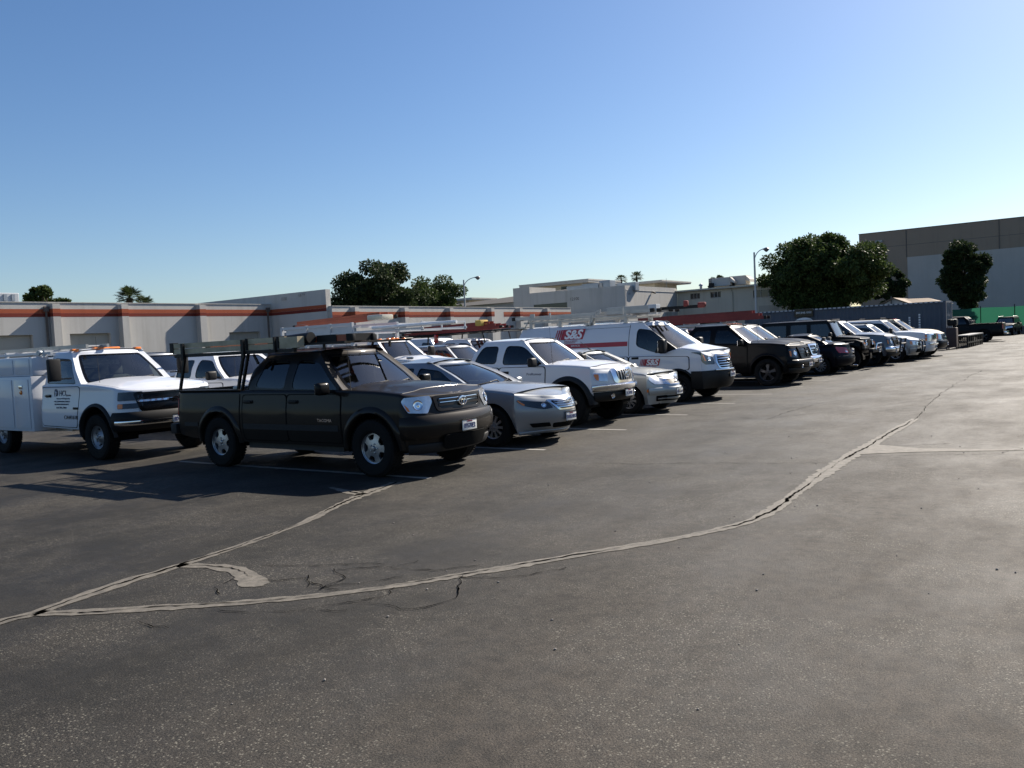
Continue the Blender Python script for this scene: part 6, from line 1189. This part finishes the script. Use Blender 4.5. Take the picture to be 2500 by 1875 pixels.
# second-row white pickup (rounded)
c = Car('pickup_truck', 'white pickup with black mirrors seen over the bed of the dark ladder rack pickup', 'pickup truck', -15.6, 12.75, 0, pickup(W=1.94, paint=M_WHITE, cf=.50, ztop=[(-4.6, 1.17), (-2.7, 1.17), (-.5, 1.16), (0, 1.14), (.45, 1.09), (.9, 1.02)], G=dict(zb=1.14, zt=1.72, xf=[(1.14, -.38), (1.72, -1.08)], xr=[(1.14, -2.62), (1.72, -2.36)], w=[(1.14, .90), (1.4, .86), (1.72, .70)], ws=(1.20, 1.70, .97), rw=(1.26, 1.64, .9), glass=(M_GLASS, M_TINT), frontglass=M_TINT, win=[('rear', [(-2.42, 1.24), (-1.80, 1.22), (-1.76, 1.64), (-2.26, 1.64)], .09), ('front', [(-1.64, 1.22), (-.62, 1.195, .05), (-1.12, 1.61, .12), (-1.56, 1.64)], .09)])))
c.flares(.06, .02, M_WHITE); c.mirror(-.70, .96, 1.28, (.12, .24, .2), M_BLACK, .06); c.wipers(); c.antenna(-.3, -.75, 1.18, .8); c.lamps([(.74, .90), (.80, 1.03), (1.6, 1.03), (1.6, .88)], M_LAMP); c.front('grille', [(-.5, .84), (-.55, 1.03), (.55, 1.03), (.5, .84)], M_CHROME, .01)
# white heavy pickup with orange markers and white steel rack
c = Car('pickup_truck', 'white heavy pickup with five orange roof markers under a white steel rack', 'pickup truck', -16.86, 19.5, 0, bigpickup(paint=M_WHITE, W=2.02, cabin=(-1.75, -.58), bed=None, xr=[(.4, -5.2), (1.3, -5.2)], cr=-5.0, ztop=[(-5.3, 1.30), (-.55, 1.32), (0, 1.30), (.5, 1.24), (.9, 1.18)], G=dict(zb=1.30, zt=1.90, xf=[(1.30, -.40), (1.90, -1.10)], xr=[(1.30, -1.85), (1.90, -1.70)], w=[(1.30, .94), (1.90, .74)], ws=(1.36, 1.875, .97), rw=(1.42, 1.8, .9), win=[('front', [(-1.64, 1.40), (-.68, 1.37, .05), (-1.16, 1.78, .12), (-1.6, 1.81)], .08)]), doors=[('front', [(-1.7, .55), (-.60, .52), (-.60, 1.30), (-1.7, 1.30)], (-1.55, 1.15))], I=dict(rows=[-1.35], z=.72)))
c.flares(.06, .03, M_WHITE); c.mirror(-.70, 1.0, 1.55, (.12, .24, .3), M_BLACK, .1); c.wipers(); c.roof_lights([(-.55, .13), (-.18, .13), (0, .13), (.18, .13), (.55, .13)], -1.24); c.front('grille', [(-.5, .85), (-.5, 1.15), (.5, 1.15), (.5, .85)], M_CHROME, .01); c.lamps([(1.02, .86), (1.02, 1.14), (1.7, 1.14), (1.7, .86)], M_LAMP)
mb = MB()
for y in (-1.0, 1.0):
    for z in (1.92, 2.22, 2.48): mb.bx(-5.2, -1.95, y-.03, y+.03, z-.04, z+.04)
    mb.bx(-1.95, .9, y-.025, y+.025, 2.19, 2.25)
    for x in (-5.15, -4.0, -2.9, -1.95): mb.bx(x-.04, x+.04, y-.045, y+.045, 1.2, 2.53)
    mb.bx(-.09, -.05, y-.02, y+.02, 2.2, 2.42); mb.bx(.83, .87, y-.02, y+.02, 2.15, 2.42)
for x in (-5.15, -1.95, -.07, .85): mb.bx(x-.03, x+.03, -.97, .97, 2.36, 2.41); mb.bx(x-.03, x+.03, -.97, .97, 2.16, 2.20)
mb.build('steel_rack', M_WSTEEL, c.r)
mb = MB(); mb.bx(-5.0, -2.0, -.965, -.90, 1.98, 2.42); mb.build('rack_panel', M_WSTEEL, c.r, smooth=False)
def ladder(name_label, X, Y, Z, L, w, m, n=None, rz=0, tilt=0, h=.10, layers=1, group=None):
    r = empty('extension_ladder', (X, Y, Z), R(rz), name_label, 'ladder', group); r.rotation_euler = (0, R(tilt), R(rz)); mb = MB()
    for k in range(layers):
        for y in (-w/2+.03*k, w/2-.03*k): mb.bx(-L/2+.15*k, L/2-.3*k, y-.018, y+.018, k*(h+.012), k*(h+.012)+h)
    mb.build('rails', m, r, smooth=False); mb = MB(); N = n or int(L/.305)
    for k in range(N): x = -L/2+.15+k*(L-.3)/max(1, N-1); mb.tube([(x, -w/2, h*.5), (x, w/2, h*.5)], .017, 6)
    mb.build('rungs', M_ALU, r)
    mb = MB()
    for e in (-1, 1):
        for y in (-w/2, w/2): mb.box((e*(L/2-.03), y, h*.5), (.12, .06, h*1.15), bev=.01)
    mb.build('feet', M_BLACK, r); return r
ladder('orange ladder lying on the white steel rack of the heavy pickup', -19.9, 19.2, 2.54, 4.2, .42, M_ORANGE, tilt=-1.5, layers=2)
tag(MB().box((0, 0, 0), (.62, .5, .16), bev=.03).build('tool_tray', M_CREAMP, loc=(-18.0, 18.9, 2.63)), 'cream tray at the end of the orange ladder on the white rack', 'tray')
tag(MB().tube([(-1.6, 0, 0), (1.6, 0, .02)], .05, 12).build('plastic_pipe', M_LETW, loc=(-16.3, 18.45, 2.31)), 'bright white pipe strapped along the white steel rack', 'pipe')
# dark SUV beside it
c = Car('suv', 'charcoal sport utility roof between the white heavy pickup and white crew cab', 'suv', -16.3, 22.0, 0, suv(paint=M_SLATE)); c.mirror(-.7, .9, 1.12, (.11, .2, .15), M_CHROME, .05); c.wipers()
# white van with black rack of red ladders, third row
c = Car('panel_van', 'white cargo van standing behind the red ladder rack', 'van', -25.0, 31.5, 0, dict(CVAN) if 'CVAN' in globals() else bigpickup(paint=M_OFFW, W=2.0, bed=None, cabin=(-4.6, -.58), ztop=[(-4.9, 1.27), (-.55, 1.26), (0, 1.24), (.5, 1.17), (.9, 1.11)], G=dict(zb=1.24, zt=1.98, xf=[(1.24, -.38), (1.98, -.95)], xr=[(1.24, -4.75), (1.98, -4.7)], w=[(1.24, .97), (1.98, .84)], ws=(1.30, 1.93, .97), rw=(1.4, 1.8, .8), roofH=.06, crown=.05, win=[('front', [(-1.6, 1.34), (-.66, 1.30, .05), (-1.05, 1.84, .12), (-1.56, 1.86)], .08)]), doors=[('front', [(-1.69, .48), (-.60, .48), (-.60, 1.24), (-1.69, 1.24)], (-1.55, 1.08))]))
c.mirror(-.72, 1.0, 1.45, (.12, .22, .3), M_BLACK, .08); text('lettering', 'SERVICE & REPAIR', .14, (-3.0, -.955, 1.62), (R(86), 0, 0), M_LETG, c.r)
c = Car('pickup_truck', 'white pickup almost hidden under a black rack stacked with red ladders', 'pickup truck', -18.6, 26.2, 0, bigpickup(paint=M_WHITE, W=1.95)); c.mirror(-.72, 1.0, 1.32, (.13, .22, .2), M_BLACK, .06)
mb = MB()
for y in (-.85, .85):
    mb.tube([(-4.9, y, 2.08), (.2, y, 2.16), (.9, y, 2.16)], .03, 6); mb.tube([(-4.9, y, 2.26), (-2.6, y, 2.26)], .025, 6)
    for x in (-4.6, -2.8): mb.tube([(x, y, 1.28), (x+.12, y, 2.14)], .03, 6)
    mb.tube([(-.2, y, 1.25), (-.4, y, 2.14)], .025, 6)
for x in (-4.9, -3.6, -2.3, -1.0, .2): mb.tube([(x, -.85, 2.12), (x, .85, 2.12)], .028, 6)
mb.tube([(-4.9, -.85, 2.10), (-5.3, -.8, 2.06), (-5.35, 0, 2.05), (-5.3, .8, 2.06), (-4.9, .85, 2.10)], .025, 6); mb.build('ladder_rack', M_RACKB, c.r)
LG = 'red ladders on the black rack'
ladder('long red ladder stack on the black rack, nearer the white crew cab', -20.7, 25.75, 2.19, 4.9, .40, M_REDP, tilt=-1.2, layers=3, h=.085)
ladder('shorter red ladder lying far side on the black rack', -21.0, 26.6, 2.19, 4.8, .38, M_REDP, tilt=-1.2, layers=2, h=.085)
tag(MB().box((0, 0, 0), (.26, .5, .22), bev=.04).build('padded_clamp', simple('yellow_foam', (.55, .38, .08), .7), loc=(-19.2, 25.6, 2.46)), 'yellow padded clamp over the red ladders on the black rack', 'clamp')
tag(MB().box((0, 0, 0), (.10, .16, .34), bev=.03).build('red_lantern', M_RED, loc=(-21.2, 25.3, 1.95)), 'small red lantern hanging below the black ladder rack', 'lantern')
# red ladders on a grey rack behind the van
c = Car('pickup_truck', 'white pickup roof hidden between white van and black pickup, below red boom ladders', 'pickup truck', -14.2, 36.4, 0, bigpickup(paint=M_WHITE, W=1.98)); mb = MB()
for y in (-.88, .88):
    mb.bx(-4.8, .6, y-.03, y+.03, 1.98, 2.05)
    for x in (-4.6, -2.75, .5): mb.tube([(x, y, 1.2), (x, y, 2.0)], .03, 6)
for x in (-4.6, -3.0, -1.2, .5): mb.bx(x-.03, x+.03, -.88, .88, 2.052, 2.11)
mb.build('ladder_rack', M_GALV, c.r)
ladder('long dark red ladder stack reaching over the black pickup cab', -14.9, 35.9, 2.13, 6.3, .45, M_REDP, tilt=-.4, layers=3, h=.12); ladder('second red ladder lying behind the longest stack', -15.0, 36.9, 2.13, 5.6, .42, M_REDP, tilt=-.6, layers=3, h=.11)
# far left truck nose by the wall
c = Car('box_truck', 'small white truck cab standing far back near the striped wall', 'truck', -27.6, 16.6, 0, bigpickup(paint=M_OFFW, bed=None, W=2.05, G=dict(zb=1.24, zt=1.95, xf=[(1.24, -.40), (1.95, -.95)], w=[(1.24, .96), (1.95, .82)], ws=(1.30, 1.92, .97), rw=(1.4, 1.8, .8)))); c.roof_lights([(-.2, .12), (0, .12), (.2, .12)], -1.1, M_RED); c.mirror(-.7, 1.02, 1.5, (.12, .24, .36), M_BLACK, .12)
c = Car('pickup_truck', 'dark pickup just showing behind the white service truck mirror', 'pickup truck', -20.8, 13.9, 0, bigpickup(paint=M_SLATE)); c.mirror(-.72, 1.0, 1.32, (.13, .22, .2), M_BLACK, .06)
c = Car('panel_van', 'black van roof line behind the row beyond the black off roader', 'van', -14.5, 41.5, 0, bigpickup(paint=M_PBLACK, bed=None, cabin=(-4.6, -.58), ztop=[(-4.9, 1.27), (-.55, 1.26), (0, 1.24), (.5, 1.17), (.9, 1.11)], G=dict(zb=1.24, zt=1.86, xr=[(1.24, -4.75), (1.86, -4.7)], w=[(1.24, .97), (1.86, .84)], win=[('front', [(-1.6, 1.34), (-.66, 1.30, .05), (-1.12, 1.74, .12), (-1.56, 1.76)], .08)]), doors=[])); mb = MB()
for y in (-.8, .8): mb.tube([(-4.6, y, 2.12), (-.9, y, 2.16)], .028, 6)
for x in (-4.4, -3.2, -2.0, -1.0):
    mb.tube([(x, -.8, 2.13), (x, .8, 2.13)], .025, 6)
    for y in (-.8, .8): mb.tube([(x, y, 1.85), (x, y, 2.13)], .025, 6)
mb.build('roof_rack', M_RACKB, c.r)
# ------------------------------------------------------------------ rack and load of the near pickup
TX, TY = -7.97, 8.98
r = empty('ladder_rack', (TX, TY, 0), 0, 'black steel ladder rack bolted over the bed of the dark pickup', 'ladder rack'); mb = MB()
for y in (-.84, .84):
    mb.bx(-4.32, -1.46, y-.028, y+.028, 1.71, 1.762); mb.bx(-1.46, -.62, y*.8-.018, y*.8+.018, 1.80, 1.83); mb.bar((-1.60, y, 1.735), (-1.40, y*.8, 1.815), .03, .03); mb.bar((-1.05, y*.8, 1.72), (-1.05, y*.8, 1.80), .03, .03)
    for x in (-4.25, -2.78): mb.bar((x-.02, y, 1.16), (x+.17, y, 1.72), .038, .038)
    mb.bar((-2.70, y, 1.17), (-2.50, y, 1.72), .04, .03); mb.bar((-2.38, y, 1.70), (-2.28, y, 1.56), .03, .03); pass
for x in (-4.28, -3.2, -2.75): mb.bx(x-.03, x+.03, -.81, .81, 1.715, 1.757)
for x in (-1.9, -.9): mb.bx(x-.02, x+.02, -.66, .66, 1.802, 1.828)
for y in (-.88, ): mb.bx(-4.10, -4.04, y-.02, y+.02, 1.66, 1.93); mb.bx(-2.60, -2.54, y-.02, y+.02, 1.66, 1.93); mb.bx(-1.86, -1.83, y-.02, y+.02, 1.72, 1.94)
mb.build('frame', M_RACKB, r)
M_OLDW = simple('weathered_timber', (.46, .39, .26), .9, var=.6, scale=4, bmp=.4)
tb = empty('timber_bundle', (TX, TY, 0), 0, 'weathered timber planks strapped in the near side of the black rack', 'timber'); mb = MB()
for y, z, x0, x1 in ((-.80, 1.768, -4.42, -1.75), (-.755, 1.768, -4.30, -1.8), (-.80, 1.858, -4.40, -1.70)): mb.bx(x0, x1, y-.02, y+.02, z, z+.078)
mb.build('planks', M_OLDW, tb, smooth=False); MB().bx(-1.80, -1.42, -.83, -.70, 1.77, 1.93).build('plank_end', M_OLDW, tb, smooth=False); MB().bx(-4.49, -4.40, -.83, -.73, 1.79, 1.95).build('end_cap', M_BLACK, tb, smooth=False)
for x in (-2.55, -1.85): MB().bx(x-.03, x+.03, -.828, -.70, 1.765, 1.945).build('strap', M_BLACK, tb, smooth=False)
tr = empty('tool_tube', (TX, TY, 0), 0, 'black tube with a torn end lying on the near rack rail', 'tube'); MB().tube([(-2.3, -.55, 1.86), (-1.36, -.62, 1.90)], .085, 14).build('tube', M_BLACK, tr)
o = ladder('orange ladder on the near black rack, reaching forward over the dark cab', TX-2.3, TY-.30, 1.832, 3.3, .40, M_ORANGE, layers=1, h=.085); ladder('worn orange ladder on the far side of the near black rack', TX-3.1, TY+.40, 1.832, 3.6, .40, M_ORANGE, layers=1, h=.085)
mb = MB()
for x, hw in ((-1.15, .20), (-.70, .05)): mb.bx(x-hw, x+hw, -.53, -.08, 1.828, 1.93)
tag(mb.build('ladder_wraps', M_BLACK, loc=(TX, TY, 0)), 'black cloth wraps bound round the orange ladder on the near rack', 'cloth')
tk = MB(); tk.bx(-3.05, -2.78, -.75, .75, 1.0, 1.23, bev=.02); tag(tk.build('toolbox', M_SLATE, loc=(TX, TY, 0)), 'grey cross bed toolbox behind the dark pickup cab', 'toolbox')
# ------------------------------------------------------------------ van roof rack, ladders, clamps
VX, VY = -8.72, 20.62
r = empty('ladder_rack', (VX, VY, 0), 0, 'silver aluminium drop down ladder rack on the white logo van', 'ladder rack'); mb = MB()
for y in (-.72, .72):
    mb.bx(-4.7, -1.2, y-.03, y+.03, 2.17, 2.22)
for x in (-4.45, -3.5, -2.5, -1.5):
    mb.bx(x-.04, x+.04, -.78, .78, 2.225, 2.275)
    for y in (-.72, .72): mb.bx(x-.05, x+.05, y-.05, y+.05, 2.04, 2.18)
for x in (-4.55, -2.45): mb.bar((x-.1, -.80, 2.02), (x+.10, -.72, 2.42), .045, .03); mb.bx(x+.06, x+.2, -.74, -.70, 2.34, 2.44); mb.bx(x-.25, x-.05, -.85, -.72, 2.05, 2.09)
mb.bar((-4.5, -.8, 2.28), (-1.3, -.8, 2.22), .035, .035); mb.bx(-3.86, -3.82, -.74, -.7, 2.25, 2.44); mb.bx(-1.61, -1.58, -.74, -.7, 2.25, 2.48); mb.bx(-1.66, -1.5, -.75, -.69, 2.47, 2.49)
mb.build('frame', M_ALU, r, smooth=False)
ladder('aluminium ladder laid flat on the rack of the white logo van', VX-3.0, VY-.35, 2.29, 4.4, .40, M_ALU, layers=1, h=.09); ladder('second aluminium ladder on the far side of the logo van rack', VX-2.6, VY+.35, 2.29, 4.0, .40, M_ALU, layers=1, h=.09)
o = empty('conduit_carrier', (VX-.9, VY+.0, 2.33), 0, 'square silver tube end box at the front of the logo van rack', 'box'); MB().bx(-1.5, -.25, -.12, .12, -.08, .16, bev=.01).build('box', M_ALU, o, smooth=False); MB().bx(-.25, -.02, -.13, .13, -.09, .17, bev=.01).build('end_cap', M_WSTEEL, o, smooth=False)
o = empty('bar_clamp', (VX-.55, VY-.02, 2.38), 0, 'red and black bar clamps poking forward from the logo van rack', 'clamp'); MB().bx(-.3, .95, -.03, .03, -.05, .03).build('bar', M_BLACK, o, smooth=False); mb = MB(); mb.box((.42, 0, .08), (.12, .1, .16), bev=.03); mb.box((.85, 0, .02), (.2, .12, .14), bev=.03); mb.build('jaws', M_REDP, o)
MB()
# ------------------------------------------------------------------ things at the far end
r = empty('steel_trestle', (-7.0, 56.6, 0), R(90), 'long low black steel trestle with many legs beyond the container', 'trestle'); mb = MB(); mb.bx(0, 7.6, -.35, .35, .70, .76); mb.build('top', simple('worn_steel_top', (.14, .14, .14), .5), r, smooth=False)
for k in range(9):
    x = .2+k*.9
    MB().bx(x-.05, x+.05, -.33, -.25, 0, .70).build('leg', M_RACKB, r, smooth=False); MB().bx(x-.05, x+.05, .25, .33, 0, .70).build('leg', M_RACKB, r, smooth=False)
mb = MB(); mb.bx(0, 7.6, -.31, -.27, .26, .34); mb.bx(0, 7.6, .27, .31, .26, .34); mb.build('rail', M_RACKB, r, smooth=False)
r = empty('machine_cabinet', (-7.25, 55.0, 0), 0, 'dark rusty brown machine cabinet beside the container door end', 'cabinet'); MB().bx(-.30, .22, -.4, .4, .12, 1.25, bev=.04).build('casing', simple('rust_brown', (.045, .022, .018), .6, var=.4), r); MB().bx(-.26, .24, -.3, .4, 1.36, 1.75, bev=.1).build('motor_cover', M_BLACK, r); mb = 0
for x in (-.28, .24):
    for y in (-.35, .42): MB().bx(x-.03, x+.03, y-.03, y+.03, 0, .13).build('foot', M_BLACK, r)
MB().box((.05, -.33, 1.72), (.16, .1, .05)).build('lid_handle', M_CHROME, r)
# ------------------------------------------------------------------ turn lettering into real meshes
dg = bpy.context.evaluated_depsgraph_get()
for o in [o for o in bpy.data.objects if o.type == 'FONT']:
    me = bpy.data.meshes.new_from_object(o.evaluated_get(dg)); q = bpy.data.objects.new(o.name, me); COL.objects.link(q); q.parent = o.parent; q.location = o.location; q.rotation_euler = o.rotation_euler; q.scale = o.scale
    nm = o.name; bpy.data.objects.remove(o); q.name = nm
